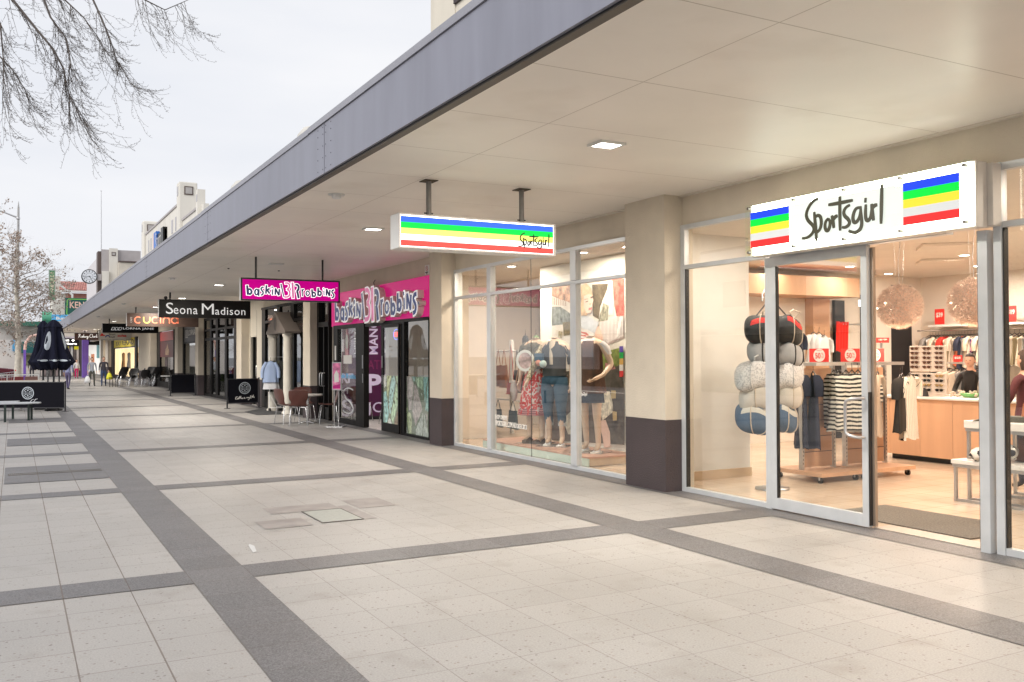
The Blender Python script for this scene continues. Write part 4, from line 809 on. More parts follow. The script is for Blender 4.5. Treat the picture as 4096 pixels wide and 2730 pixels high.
obj('board',MB().box(5.15,9.2,Y0-1,Y0-.85,6.25,8.42),grn,t); obj('border',MB().stroke([(9.2,8.28),(5.5,8.28),(5.4,8.1),(5.35,6.6),(5.6,6.35)],(0,Y0-1.0,0),UX,UZ,(0,-.02,0),.09),lime,t)
ytext('KENNE',6.95,Y0-1.03,7.62,2.6,.75,M('salmon_letter',(.85,.55,.45),.5),t,bold=.02); ytext('C',6.2,Y0-1.03,6.6,.4,.4,cardw,t)
t=thing('vertical_sign','tall narrow green vertical sign with cream stacked letters','sign',(3.8,Y0-3,8))
obj('board',MB().box(3.42,4.10,Y0-3,Y0-2.85,8.0,11.35),M('sign_green2',(.04,.20,.09),.5),t); obj('border',MB().stroke([(.04,.04),(.64,.04),(.64,3.3),(.04,3.3),(.04,.04)],(3.42,Y0-3,8.0),UX,UZ,(0,-.01,0),.04),cardw,t)
for i,ch in enumerate('CHEMIST'): ytext(ch,3.76,Y0-3.02,11.05-i*.36,.34,.27,M('cream_letter',(.70,.66,.45),.5),t,bold=.03)
obj('arm',MB().box(4.1,4.4,Y0-2.95,Y0-2.9,9.9,10.0).box(4.1,4.9,Y0-2.95,Y0-2.9,8.05,8.15),white,t)
t=thing('shop_sign','pale blue shop sign above the closed parasol, lettering part hidden','sign',(4.6,Y0-4,5.6))
obj('board',MB().box(3.7,5.9,Y0-4,Y0-3.9,5.62,6.35),M('sky_blue',(.10,.42,.75),.5),t); ytext('Bups',4.7,Y0-4.02,5.9,1.1,.42,cardw,t,bold=.03)
# jewellers frontage at the end of the walkway
Y1=84
J=thing('jewellers_shop','black fronted shop with white glowing letters closing the end of the walkway','shop',(3.6,Y1,0))
obj('wall',MB().box(1.9,5.25,Y1+.2,Y1+6,3.2,4.25),stucco2,J); obj('black_fascia',MB().box(1.9,4.75,Y1,Y1+.19,2.52,3.14),gb,J); obj('stripe_band',MB().box(1.9,4.4,Y1,Y1+.19,3.15,3.3),M('multi_band',(.5,.45,.5),.5,var=.6,vs=2),J)
gl=em('letter_glow',(1,.97,.88),1.4); ytext('jewellers',3.75,Y1-.02,2.68,1.7,.22,gl,J,bold=.03); ytext('as',3.85,Y1-.02,2.98,.35,.14,gl,J,bold=.03)
obj('diamond',MB().prism([(0,.1),(.12,0),(.24,.1),(.18,.17),(.06,.17)],(4.2,Y1-.02,2.88),UX,UZ,(0,-.01,0)),gl,J)
for i in range(13):
    x=1.95+i*.22; c_=[(.5,.45,.42),(.25,.2,.2),(.55,.55,.55),(.12,.1,.1)][i%4]
    obj('shopfront_panel',MB().box(x,x+.16,Y1+.1,Y1+.2,0.05,2.5),M('panel_%d'%(i%4),c_,.4,var=.4,vs=2),J)
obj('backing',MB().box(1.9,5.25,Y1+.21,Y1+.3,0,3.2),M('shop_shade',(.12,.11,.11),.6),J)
for x,l in ((3.62,'small yellow hanging cafe plate below the glowing white letters'),(4.35,'blank yellow plate beside the purple column')):
    t=tag(obj('yellow_plate',MB().box(x,x+.32,Y1-1.0,Y1-.95,2.22,2.48),M('plate_yellow',(.80,.72,.02),.5)),l,'sign','yellow plates at the end of the walkway')
    if x<4: ytext('CAFE',x+.16,Y1-1.01,2.37,.22,.09,blackp,None) if False else text('lettering','CAFE',(x+.16,Y1-1.005,2.37),UX,UZ,blackp,t,w=.22,h=.09)
C1=thing('purple_column','bright purple square column at the end of the walkway','column',(5,79,0)); obj('shaft',MB().box(4.72,5.17,79,79.6,.0,3.44),M('purple_paint',(.19,.10,.50),.5),C1); obj('cap_band',MB().box(4.70,5.19,78.98,79.62,3.28,3.33),M('purple_dark',(.10,.05,.28),.5),C1)
E7=thing('end_shop','white lit shop with teal and orange posters beyond the purple column','shop',(6.9,98,0))
obj('wall',MB().box(6.93,7.1,90,125,0,3.47),M('lit_white',(.75,.74,.70),.7,emit=(1,.97,.9),estr=.25),E7); obj('poster',MB().box(6.90,6.92,92,95,1.5,2.9),M('teal_print',(.15,.40,.42),.5,var=.5,vs=2),E7)
obj('poster',MB().box(6.90,6.92,98,102,.9,1.9),M('orange_print',(.75,.25,.10),.5),E7); obj('sign_band',MB().box(5.3,6.92,92,92.2,2.7,3.3),gb,E7); obj('ceiling',MB().box(5.3,6.93,79.7,125,3.3,3.45),white,E7)
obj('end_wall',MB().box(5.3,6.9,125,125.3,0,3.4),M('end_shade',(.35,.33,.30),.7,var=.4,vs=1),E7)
for (x,l) in ((5.9,'mint'),(6.3,'cream')):
    tag(obj('mannequin_torso',MB().lathe([(.02,1.75),(.1,1.68),(.2,1.45),(.13,1.15),(.22,.9),(.26,.4)],(x,96,0),10,sx=.8),M('cloth_'+l,(.4,.55,.45) if l=='mint' else (.6,.5,.4),.8)),'%s dress on a stand in the lit end shop'%l,'dress','dresses in the lit end shop')
# far left street
dirt=M('far_road',(.30,.27,.25),.8,var=.1)
struct('road',MB().add([(-60,66,.004+.004),(1.9,66,.008),(1.9,112,.008),(-60,112,.008)],[(0,1,2,3)]),dirt)
t=thing('purple_arch','thin purple post carrying a pink arched beam','arch',(.75,70,0)); obj('post',MB().box(.58,.74,70,70.16,0,2.1),M('purple_paint',(.19,.10,.50),.5),t)
obj('arch_beam',MB().tube([(.66,70.1,2.1),(.72,70.1,2.6),(1.0,70.1,3.0),(1.5,70.1,3.15),(2.4,70.1,3.1)],.09,n=8),M('arch_pink',(.75,.48,.42),.6),t)
t=thing('far_awning_shop','far shop with dark green awning and white window band','shop',(1.2,100,0)); obj('awning',MB().box(.2,3.2,100,101,2.0,3.1),M('teal_awning',(.01,.10,.10),.6),t); obj('wall',MB().box(-6,3.4,101,104,0,3.3),M('far_cream',(.62,.58,.55),.8,var=.15,vs=.6),t); obj('window',MB().box(.9,1.9,100.9,100.99,.8,1.8),M('far_green_window',(.15,.16,.08),.5,var=.6,vs=2),t)
obj('door_sign',MB().box(-.1,.3,100.8,100.95,2.2,3.4),M('sky_blue',(.10,.42,.75),.5),t)
# lamp post
t=thing('street_lamp','tall tapered street lamp post with an upswept arm above the bare tree','lamp post',(.1,60,0))
obj('post',MB().tube([(.19,60,0),(.2,60,7.5),(.21,60,10.2),(.22,60,10.6)],[.11,.075,.06,.01],n=12),M('lamp_steel',(.38,.38,.38),.5,metal=.3,var=.15),t)
obj('arm',MB().tube([(.2,60,9.65),(-.6,60,9.95),(-1.6,60,10.2)],[.05,.04,.03],n=8),steel,t); obj('lamp_head',MB().sphere((-1.8,60,10.18),.25,10,6,sc=(1.3,.6,.35)),steel,t); obj('collar',MB().lathe([(.1,-.06),(.11,0),(.1,.06)],(.2,60,9.62),10).lathe([(.1,-.04),(.1,.04)],(.2,60,8.75),10),steel,t); obj('stay_wire',MB().tube([(.2,60,8.75),(-1.2,60,8.7)],.012,n=4),steel,t)
# ------------------------------------------------------------------ trees
bark=M('bark_grey',(.10,.085,.078),.85,var=.25,vs=15,bump=.4,bs=40); bark2=M('bark_pale',(.60,.56,.48),.85,var=.25,vs=6); twigm=M('twig_pale',(.42,.38,.34),.9)
rnd=random.Random(11)
def twig(mb,p,d,ln,r,lv,up,n=5,kids=3,leaf=None,sides=3,bud=None):
    p=Vector(p);d=Vector(d).normalized();pts=[p.copy()];q=p.copy();dd=d.copy();k=n+2
    for i in range(k):
        t=i/k
        dd=(dd+Vector((rnd.uniform(-.16,.16)+.05,rnd.uniform(-.16,.16),rnd.uniform(-.12,.12)+(-.10 if t<.55 else up)))).normalized()
        q=q+dd*ln/k; pts.append(q.copy())
        if bud and rnd.random()<.75:
            b=Vector((rnd.uniform(-1,1),rnd.uniform(-1,1),rnd.uniform(-.3,1))).normalized()*rnd.uniform(.012,.03); mb.tube([q,q+b],[.0022,.001],n=3,caps=False)
    rs=[max(r*(1-.78*i/k),.0012) for i in range(len(pts))]
    mb.tube(pts,rs,n=sides,caps=False)
    if leaf is not None:
        for _ in range(2):
            c=rnd.choice(pts)+Vector((rnd.uniform(-.08,.08),rnd.uniform(-.08,.08),rnd.uniform(-.12,.02))); a=Vector((rnd.uniform(-1,1),rnd.uniform(-1,1),rnd.uniform(-1,1))).normalized()*rnd.uniform(.035,.075); b=a.orthogonal().normalized()*a.length*.7
            leaf.add([c-a,c-b,c+a,c+b],[(0,1,2,3)])
    if lv>0:
        for i in range(kids):
            j=rnd.randint(1,len(pts)-2); base=pts[j]; ax=(pts[j+1]-pts[j]).normalized()
            side=ax.cross(Vector((rnd.uniform(-1,1),rnd.uniform(-1,1),rnd.uniform(-1,1)))).normalized()
            twig(mb,base,ax*.75+side*.6,ln*rnd.uniform(.45,.75),rs[j]*.62,lv-1,up,n,kids,leaf,3,bud)
    return pts
t=thing('bare_tree','bare weeping tree whose drooping twigs hang into the top left sky','tree',(-2.4,11.5,0))
obj('trunk',MB().tube([(-2.4,11.5,0),(-2.35,11.4,2),(-2.2,11.2,4),(-1.7,11,5.6)],[.2,.17,.14,.1],n=12),bark,t)
lim=MB(); tw=MB()
LIMB=[[(-1.7,11,5.6),(-.9,10.7,5.9),(-.3,10.4,5.55),(.1,10.2,5.02),(.33,10.1,4.72),(.5,10.0,4.5),(.62,10,4.3),(.68,10,4.1),(.75,10,3.95),(.84,10,3.85)],
 [(-1.7,11,5.6),(-.8,11,6.2),(-.1,10.6,5.9),(.3,10.3,5.3),(.45,10.2,4.9),(.62,10.1,4.65),(.68,10,4.4),(.7,10,4.2)],
 [(-1.7,11,5.6),(-.6,11.2,6.6),(.3,11,6.3),(.75,10.8,5.6),(.95,10.6,5.1),(1.05,10.5,4.85),(1.15,10.5,4.6),(1.25,10.4,4.45)],
 [(-1.9,11,5.0),(-1.1,10.5,5.4),(-.5,10,5.3),(-.15,9.8,4.95),(.02,9.7,4.6),(.08,9.7,4.2),(.1,9.7,3.85)],
 [(-1.7,11,5.6),(-.2,11,6.9),(.8,10.8,6.4),(1.2,10.6,5.6),(1.35,10.5,5.35),(1.6,10.5,5.25),(1.9,10.5,5.4)],
 [(-1.7,11,5.6),(-.5,10.6,6.1),(.2,10.4,5.5),(.5,10.3,5.2),(.75,10.2,4.95),(.95,10.2,4.7)],
 [(-1.9,11,5.0),(-1.1,10.8,5.0),(-.5,10.6,4.9),(-.1,10.4,4.6),(.12,10.3,4.35),(.3,10.2,4.05)]]
for i,l in enumerate(LIMB):
    l=[l[0]]+[(a-.05-.03*j,b,c+.03+.022*j) for j,(a,b,c) in enumerate(l[1:])]; k=len(l); rs=[.017*(1-j/(k-1))**1.1+.003 for j in range(k)]
    lim.tube(l,rs,n=7)
    for j in range(2,k):
        a,b=Vector(l[j-1]),Vector(l[j]); 
        for s_ in range(5 if j<k-1 else 6):
            f_=rnd.random(); p=a.lerp(b,f_); d=(b-a).normalized()
            twig(tw,p,d*.5+Vector((rnd.uniform(-.35,.55),rnd.uniform(-.5,.5),rnd.uniform(-1.5,-.1))),rnd.uniform(.26,.58),.0036,2,.2,6,2,None,3,True)
obj('limbs',lim,bark,t); obj('twigs',tw,bark,t)
def fartree(x,y,h,label,spread,nl,grp,seed):
    rnd.seed(seed)
    t=thing('street_tree',label,'tree',(x,y,0),grp)
    obj('trunk',MB().tube([(x,y,0),(x+.03,y,1.5),(x+.02,y,3.2),(x-.1,y,5.5),(x,y,h*.85)],[.2,.165,.13,.08,.02],n=10),bark2,t)
    br=MB(); lf_=MB()
    for i in range(nl):
        z=2.3+(h*.82-2.3)*(i/nl)**.9; a=rnd.uniform(0,6.28); out=spread*(1-.55*(z/h))
        p=(x,y,z); d=Vector((math.cos(a)*.9,math.sin(a)*.9,rnd.uniform(.35,1.0)))
        twig(br,p,d,out*rnd.uniform(.8,1.25),.035,3,.25,5,4,lf_ if i%2 else None,3)
    obj('branches',br,twigm,t); obj('leaves',lf_,M('dry_leaf',(.36,.28,.23),.8,var=.45,vs=3),t)
fartree(.18,55,9.2,'leafless pale trunked street tree with scattered brown leaves beside the parasol',2.6,34,'street trees at the far left',5)
fartree(-2.6,50,9.5,'street tree at the left edge of view, only its right hand twigs visible',2.9,26,'street trees at the far left',9)
fartree(-1.9,75,9,'farther thin street tree seen through the nearer twigs',2.6,16,'street trees at the far left',3)
# ------------------------------------------------------------------ people
def body_mesh(J, E, root):
    """skeleton joints {name:(pos,radius)} + edges -> one continuous skinned surface"""
    me=bpy.data.meshes.new('person'); names=list(J); me.from_pydata([J[n][0] for n in names],[(names.index(a),names.index(b)) for a,b in E],[])
    o=bpy.data.objects.new('body',me); C.objects.link(o)
    sk=o.modifiers.new('skin','SKIN'); sk.use_smooth_shade=True
    for i,n in enumerate(names):
        d=me.skin_vertices[0].data[i]; r=J[n][1]; d.radius=(r,r) if not isinstance(r,tuple) else r; d.use_root=(n==root)
    s=o.modifiers.new('sub','SUBSURF'); s.levels=1; s.render_levels=1
    bake(o); return o
def skeleton(s=1.0, lean=0, arms=None, legs=None, female=False):
    sw=.165 if female else .19; J={}
    def P(x,y,z): return (x*s,(y-lean*max(0,z-.95))*s,z*s)
    J['pelvis']=(P(0,0,.95),.115*s); J['waist']=(P(0,0,1.10),.105*s); J['chest']=(P(0,.0,1.27),.125*s); J['base']=(P(0,.01,1.42),.075*s); J['neck']=(P(0,.0,1.50),.05*s); J['skull']=(P(0,-.01,1.57),.06*s)
    E=[('pelvis','waist'),('waist','chest'),('chest','base'),('base','neck'),('neck','skull')]
    arms=arms or {}; legs=legs or {}
    for sd,nm in ((-1,'r'),(1,'l')):
        a=arms.get(nm,[(.24,.02,1.14),(.25,-.05,.90),(.25,-.08,.82)])
        J['sh'+nm]=(P(sd*sw,.01,1.39),.058*s); J['el'+nm]=(P(sd*a[0][0],a[0][1],a[0][2]),.042*s); J['wr'+nm]=(P(sd*a[1][0],a[1][1],a[1][2]),.027*s); J['pa'+nm]=(P(sd*a[2][0],a[2][1],a[2][2]),.026*s)
        E+=[('base','sh'+nm),('sh'+nm,'el'+nm),('el'+nm,'wr'+nm),('wr'+nm,'pa'+nm)]
        w=Vector(a[1]);p=Vector(a[2]); d=(p-w).normalized(); side=Vector((0,1,0)) if abs(d.y)<.8 else Vector((1,0,0))
        side=(side-d*side.dot(d)).normalized(); nrm=d.cross(side)
        for i,(off,l) in enumerate(((-.03,.07),(-.01,.085),(.01,.09),(.03,.075))):
            b=p+side*off+d*.03; m=b+d*l*.5; e=b+d*l*.85-nrm*.025
            for q,nn,rr in ((b,'a',.010),(m,'b',.009),(e,'c',.007)): J['f%d%s%s'%(i,nn,nm)]=(P(sd*q.x,q.y,q.z),rr*s)
            E+=[('pa'+nm,'f%da%s'%(i,nm)),('f%da%s'%(i,nm),'f%db%s'%(i,nm)),('f%db%s'%(i,nm),'f%dc%s'%(i,nm))]
        b=p-d*.01+side*-.035; e=b+d*.045-side*.02
        J['th'+nm]=(P(sd*b.x,b.y,b.z),.011*s); J['ti'+nm]=(P(sd*e.x,e.y,e.z),.008*s); E+=[('pa'+nm,'th'+nm),('th'+nm,'ti'+nm)]
        g=legs.get(nm,[(.10,-.01,.50),(.105,.02,.09),(.115,-.12,.035)])
        J['hip'+nm]=(P(sd*.095,0,.86),.088*s)
        for q,nn,rr in zip(g,('kn','an','to'),(.056,.038,.034)): J[nn+nm]=((sd*q[0]*s,q[1]*s,q[2]*s),rr*s)
        E+=[('pelvis','hip'+nm),('hip'+nm,'kn'+nm),('kn'+nm,'an'+nm),('an'+nm,'to'+nm)]
    return J,E
def head_mb(c,s,turn=0,m=0):
    mb=MB(); n,k=20,14; ct,st=math.cos(turn),math.sin(turn)
    def f(i,j):
        t=math.pi*j; a=2*math.pi*i; x=math.sin(t)*math.cos(a); y=math.sin(t)*math.sin(a); z=math.cos(t)
        X=.078*x*(1-.28*max(0,-z)**1.2); Y_=.098*y; Z=.120*z
        if y<-.3:
            Y_ -= .020*math.exp(-((z+.12)/.16)**2-(x/.16)**2)     # nose
            Y_ += .010*math.exp(-((z-.06)/.10)**2-((abs(x)-.38)/.16)**2)  # eye sockets
            Y_ -= .007*math.exp(-((z+.72)/.2)**2-(x/.4)**2)        # chin
            Y_ -= .004*math.exp(-((z+.40)/.07)**2-(x/.3)**2)       # lips
        X,Y_=X*ct-Y_*st,X*st+Y_*ct
        return (c[0]+X*s,c[1]+Y_*s,c[2]+Z*s)
    mb.grid(lambda u,v:f(u,v),n,k,m)
    for sd in (-1,1):
        ex,ey=sd*.078*ct,sd*.078*st; mb.sphere((c[0]+ex*s,c[1]+ey*s+.01*s,c[2]-.01*s),.026*s,8,6,m,sc=(.45,.8,1.15))
    return mb
def person(label, loc, rz, s, mats, group=None, female=False, lean=0, arms=None, legs=None, hair='short', turn=0, cut=.0, hairmat=None, sleeves='long', face=True):
    """mats: skin, top, trousers, shoes"""
    t=thing('person',label,'person',loc,group,rz)
    J,E=skeleton(s,lean,arms,legs,female); o=body_mesh(J,E,'pelvis')
    hc=Vector(J['skull'][0])+Vector((0,-.012,.065))*s
    hb=head_mb(hc,s,turn); bm=bmesh.new(); bm.from_mesh(o.data)
    vs=[bm.verts.new(v) for v in hb.v]
    for f_ in hb.f:
        try: q=bm.faces.new([vs[i] for i in f_]); q.smooth=True
        except ValueError: pass
    bm.to_mesh(o.data); bm.free()
    o.data.materials.clear()
    for m in mats: o.data.materials.append(m)
    W_=[Vector(J['wrl'][0]),Vector(J['wrr'][0])]; EL=[Vector(J['ell'][0]),Vector(J['elr'][0])]; PA=[Vector(J['pal'][0]),Vector(J['par'][0])]
    for p in o.data.polygons:
        c=p.center; z=c.z/s; i=1
        if any((c-w).length<(c-e).length*.35 or (c-pa).length<.10*s for w,e,pa in zip(W_,EL,PA)) : i=0
        elif sleeves=='short' and any((c-e).length<.09*s or (c-w).length<.22*s for w,e in zip(W_,EL)): i=0
        elif z>1.455: i=0
        elif z<.10: i=3
        elif z<.93 and abs(c.x)/s<.22 and not any((c-e).length<.1*s for e in EL): i=2
        p.material_index=i
    o.parent=t
    hm=hairmat or M('hair_brown',(.06,.035,.025),.7,bump=.6,bs=120)
    mb=MB(); ct,st=math.cos(turn),math.sin(turn)
    def hf(u,v):
        a=2*math.pi*u; tt=math.pi*v*(.62 if hair=='short' else .78); x=math.sin(tt)*math.cos(a); y=math.sin(tt)*math.sin(a); z=math.cos(tt)
        k=1.0
        if y<-.15 and z<.55: k=.80
        X,Y_=.087*x*k,.106*y*k+.006
        Z=.128*z
        if hair=='long' and y>-.15 and z<.2: Z-=.05*(.2-z)
        X,Y_=X*ct-Y_*st,X*st+Y_*ct
        return (hc.x+X*s,hc.y+Y_*s,hc.z+(Z+.008)*s)
    mb.grid(hf,22,10); h=obj('hair',mb,hm,t,local=True)
    if face:
        mb=MB()
        for sd in (-1,1):
            X,Y_=sd*.030,-.089; X,Y_=X*ct-Y_*st,X*st+Y_*ct
            mb.sphere((hc.x+X*s,hc.y+Y_*s,hc.z+.006*s),.0085*s,8,6,sc=(1.3,.8,.75))
        obj('eyes',mb,blackp,t,local=True)
        X,Y_=0,-.1; X,Y_=X*ct-Y_*st,X*st+Y_*ct
        obj('mouth',MB().sphere((hc.x+X*s,hc.y+Y_*s,hc.z-.048*s),.012*s,8,6,sc=(1.7,.5,.45)),M('lip',(.45,.13,.11),.5),t,local=True)
    return t
skin1=M('skin_fair',(.58,.34,.25),.6,var=.04); shirtg=M('shirt_grey',(.33,.36,.42),.8); navyj=M('jacket_dark',(.03,.028,.04),.8); jean=M('jeans_blue',(.03,.055,.13),.8); khaki=M('trousers_olive',(.07,.07,.06),.8); shoe=M('shoe_dark',(.03,.03,.03),.6); bluec=M('coat_lilac',(.28,.30,.48),.8)
ps=.90
walkL={'l':[(.10,-.10,.52),(.10,-.13,.09),(.11,-.26,.04)],'r':[(.10,.02,.48),(.10,.16,.12),(.11,.03,.04)]}
p1=person('person in a grey top and dark trousers walking toward the camera holding a white bag',(3.72,54.3,0),R(10),ps,[skin1,shirtg,khaki,shoe],'shoppers walking under the canopy',legs=walkL)
p2=person('person in a black jacket and jeans walking beside the stacked chairs holding a yellow bag',(4.30,54.3,0),R(-6),ps*1.02,[skin1,navyj,jean,shoe],'shoppers walking under the canopy',legs={'r':walkL['l'],'l':walkL['r']})
p3=person('person in a lilac coat half hidden behind the closed parasol, walking away',(2.35,50,0),R(150),ps,[skin1,bluec,M('trousers_lilac',(.12,.10,.20),.8),shoe],'shoppers walking under the canopy',legs=walkL,lean=.15)
p4=person('distant person in dark clothes standing by the far green awning',(1.12,72,0),R(170),ps,[skin1,navyj,navyj,shoe],'shoppers walking under the canopy')
p5=person('person in a magenta top and white cap far behind beside the yellow plates',(4.15,76,0),R(20),ps*.9,[skin1,M('top_white',(.7,.7,.75),.8),M('magenta_cloth',(.6,.01,.15),.8),shoe],'shoppers walking under the canopy')
def carrier(x,y,z,mat,label,s=1):
    t=thing('shopping_bag',label,'bag',(x,y,z))
    obj('bag_body',MB().lathe([(.05,.36),(.10,.30),(.15,.12),(.17,.02),(.10,0),(0,0)],(x,y,z),14,sx=1,sy=.5,wob=lambda a,v:.08*math.sin(5*a+3*v)),mat,t); obj('handles',MB().tube([(x-.04,y,z+.35),(x,y,z+.46),(x+.04,y,z+.35)],.008,n=5),mat,t)
carrier(3.49,54.15,.22,M('bag_white',(.75,.77,.80),.5),'white plastic shopping bag hanging from the hand of the grey topped walker')
carrier(4.56,54.15,.38,M('bag_yellow',(.70,.68,.04),.5),'yellow shopping bag carried by the walker in the black jacket')
# ------------------------------------------------------------------ street furniture
cv=M('canvas_navy',(.009,.010,.022),.9,var=.15,vs=6,bump=.2,bs=200,spec=.15); logoc=M('logo_silver',(.50,.55,.60),.5)
def parasol(cx,cy,sc,label,logos=True,rot=0.3):
    t=thing('closed_parasol',label,'umbrella',(cx,cy,0),'closed navy parasols')
    prof=[(.0,2.70),(.05,2.69),(.12,2.63),(.20,2.50),(.215,2.44),(.22,2.38),(.27,2.10),(.34,1.80),(.44,1.55),(.50,1.46),(.42,1.36),(.34,1.24),(.28,1.28)]
    def rr(v):
        f_=v*(len(prof)-1); i=min(int(f_),len(prof)-2); k=f_-i
        return prof[i][0]*(1-k)+prof[i+1][0]*k, prof[i][1]*(1-k)+prof[i+1][1]*k
    def sf(u,v,k=1.0):
        a=2*math.pi*u+rot; r,z=rr(v); fold=1+(.20*min(1,v*1.6))*math.cos(8*a)+.05*math.sin(3*a+v*4)
        if v>.85: z += .04*math.cos(16*a)
        return (cx+r*sc*fold*k*math.cos(a),cy+r*sc*fold*k*math.sin(a),z)
    obj('canopy',MB().grid(lambda u,v:sf(u,v),96,48),cv,t)
    obj('top_vent',MB().grid(lambda u,v:(cx+(.03+.2*v)*sc*(1+.12*math.cos(8*(2*math.pi*u+rot)))*math.cos(2*math.pi*u+rot),cy+(.03+.2*v)*sc*(1+.12*math.cos(8*(2*math.pi*u+rot)))*math.sin(2*math.pi*u+rot),2.725-.22*v**1.4),64,8),cv,t)
    obj('pole',MB().tube([(cx,cy,.05),(cx,cy,2.6)],.03,n=10),dark,t)
    obj('stand_base',MB().lathe([(.24,0),(.25,.04),(.12,.09),(.05,.12),(.04,.3)],(cx,cy,.005),20),dark,t)
    if logos:
        def disc(a0,v0,ra,rv,nm='logo_disc'):
            mb=MB(); vs=[sf(a0,v0,1.02)]; n=20
            for i in range(n):
                th=2*math.pi*i/n; vs.append(sf(a0+ra*math.cos(th),v0+rv*math.sin(th),1.02))
            mb.add(vs,[(0,i+1,(i+1)%n+1) for i in range(n)]); obj(nm,mb,logoc,t)
        for a0 in (.61,.895): disc(a0,.50,.035,.08)
        for a0 in (.58,.66,.755,.84): disc(a0-.05,.71,.022,.028)
        for a0 in (.61,.70,.79,.87):
            mb=MB()
            for i in range(7): 
                u0=a0-.05+i*.006; p=[sf(u0,.705+.006*math.sin(i*2.1),1.03),sf(u0+.005,.70-.008*math.cos(i*1.7),1.03)]; mb.tube(p,.006,n=4)
            obj('logo_script',mb,logoc,t)
    return t
parasol(1.06,30.75,1.0,'closed navy cafe parasol with silver round logos behind the black barrier')
parasol(.80,31.6,.72,'second closed navy parasol mostly hidden behind the nearer one',False,.1)
for x in (.90,1.2):
    t=tag(obj('barrier_pole',MB().tube([(x,30.55,0),(x,30.55,1.4)],.02,n=8),dark),'thin black pole under the closed parasol','pole','black poles under the parasol')
def round_logo(o,u,v,r,par):
    u=Vector(u);v=Vector(v);n=u.cross(v)
    mb=MB(); mb.stroke(arc(0,0,r*.93,0,360,40),o,u,v,n*.003,r*.13); obj('logo_ring',mb,logoc,par)
    mb=MB()
    for k in range(16):
        a0=k*22.5+3; mb.stroke(arc(0,0,r*.68,a0,a0+15,3),Vector(o),u,v,n*.003,r*.13)
    for k in range(6):
        a=R(60*k+30); mb.stroke([(r*.40*math.cos(a)-.1*r,r*.40*math.sin(a)),(r*.40*math.cos(a)+.1*r,r*.40*math.sin(a))],Vector(o),u,v,n*.003,r*.18)
    obj('logo_pattern',mb,logoc,par)
    obj('logo_band',MB().stroke([(-r*.82,0),(r*.82,0)],Vector(o)+n*.002,u,v,n*.003,r*.30),MATS['banner_black'],par)
    text('lettering','GIANCARLO',Vector(o)+n*.006,u,v,logoc,par,w=r*1.5,h=r*.19,depth=.002); text('lettering','COFFEE',Vector(o)+n*.006-v*r*.22,u,v,logoc,par,w=r*.7,h=r*.1,depth=.002)
CF=[[(.16,.14),(.1,.16),(.03,.08),(.03,.0),(.1,.0)],[(.16,.06),(.13,.02),(.18,.0),(.2,.05),(.16,.06)],[(.22,.0),(.26,.16),(.31,.17)],[(.21,.07),(.3,.08)],[(.3,.01),(.34,.17),(.39,.18)],[(.29,.08),(.38,.09)],[(.38,.05),(.43,.08),(.38,.02),(.44,.03)],[(.46,.05),(.5,.08),(.45,.02),(.52,.03)],[(.58,.12),(.56,.03),(.62,.1),(.6,.02),(.65,.03)],[(.72,.1),(.73,.05),(.77,.11),(.77,.05),(.82,.11),(.83,.06)],[(.86,.11),(.86,.06),(.91,.11),(.88,-.04),(.8,-.06)],[(1.02,.22),(.96,.18),(.99,.06),(1.0,.0)],[(1.06,.16),(1.05,.09)],[(1.1,.06),(1.14,.24),(1.18,.22)],[(1.08,.14),(1.17,.16)],[(1.16,.1),(1.21,.13),(1.16,.07),(1.24,.08)]]
def barrier(p0,p1,z0,z1,label,logo=True,scr=True,ext=.9):
    p0=Vector((*p0,0));p1=Vector((*p1,0)); d=(p1-p0); L_=d.length; u=d.normalized(); n=u.cross(UZ); mid=(p0+p1)/2
    t=thing('cafe_barrier',label,'barrier',tuple(mid),'black cafe barriers')
    for p in (p0,p1):
        q=obj('post',MB().tube([p+UZ*.02,p+UZ*(z1+.04)],.022,n=10),dark,t); obj('foot_plate',MB().lathe([(.10,0),(.10,.012),(.03,.02)],tuple(p),16),dark,q)
    obj('banner',MB().prism([(.03,z0),(L_-.03,z0),(L_-.03,z1),(.03,z1)],p0-n*.0,u,UZ,n*.006),M('banner_black',(.005,.005,.009),.8,spec=.15),t)
    obj('rail',MB().tube([p0+UZ*z1,p1+UZ*z1],.016,n=8),dark,t); obj('lower_rail',MB().tube([p0+UZ*z0,p1+UZ*z0],.016,n=8),dark,t)
    return t,p0,u,n
t,p0,u,n=barrier((5.766,28.93),(6.755,29.05),.17,.90,'black cafe barrier with round silver logo and white script, standing by the boutique pillar')
round_logo(p0+u*.545+UZ*.62+n*.008,u,UZ,.185,t); obj('script_lettering',script(CF,p0+u*.24+UZ*.28+n*.008,u,UZ,n*.002,.50,.016),cardw,t)
t,p0,u,n=barrier((5.605,39.4),(6.58,39.43),.13,.86,'plain black cafe barrier beside the pillar of the black glazed shop')
t,p0,u,n=barrier((-1.9,31.85),(1.336,29.89),.115,.86,'long low black cafe barrier with round logo at the far left',)
round_logo(p0+u*2.66+UZ*.55+n*.008,u,UZ,.185,t)
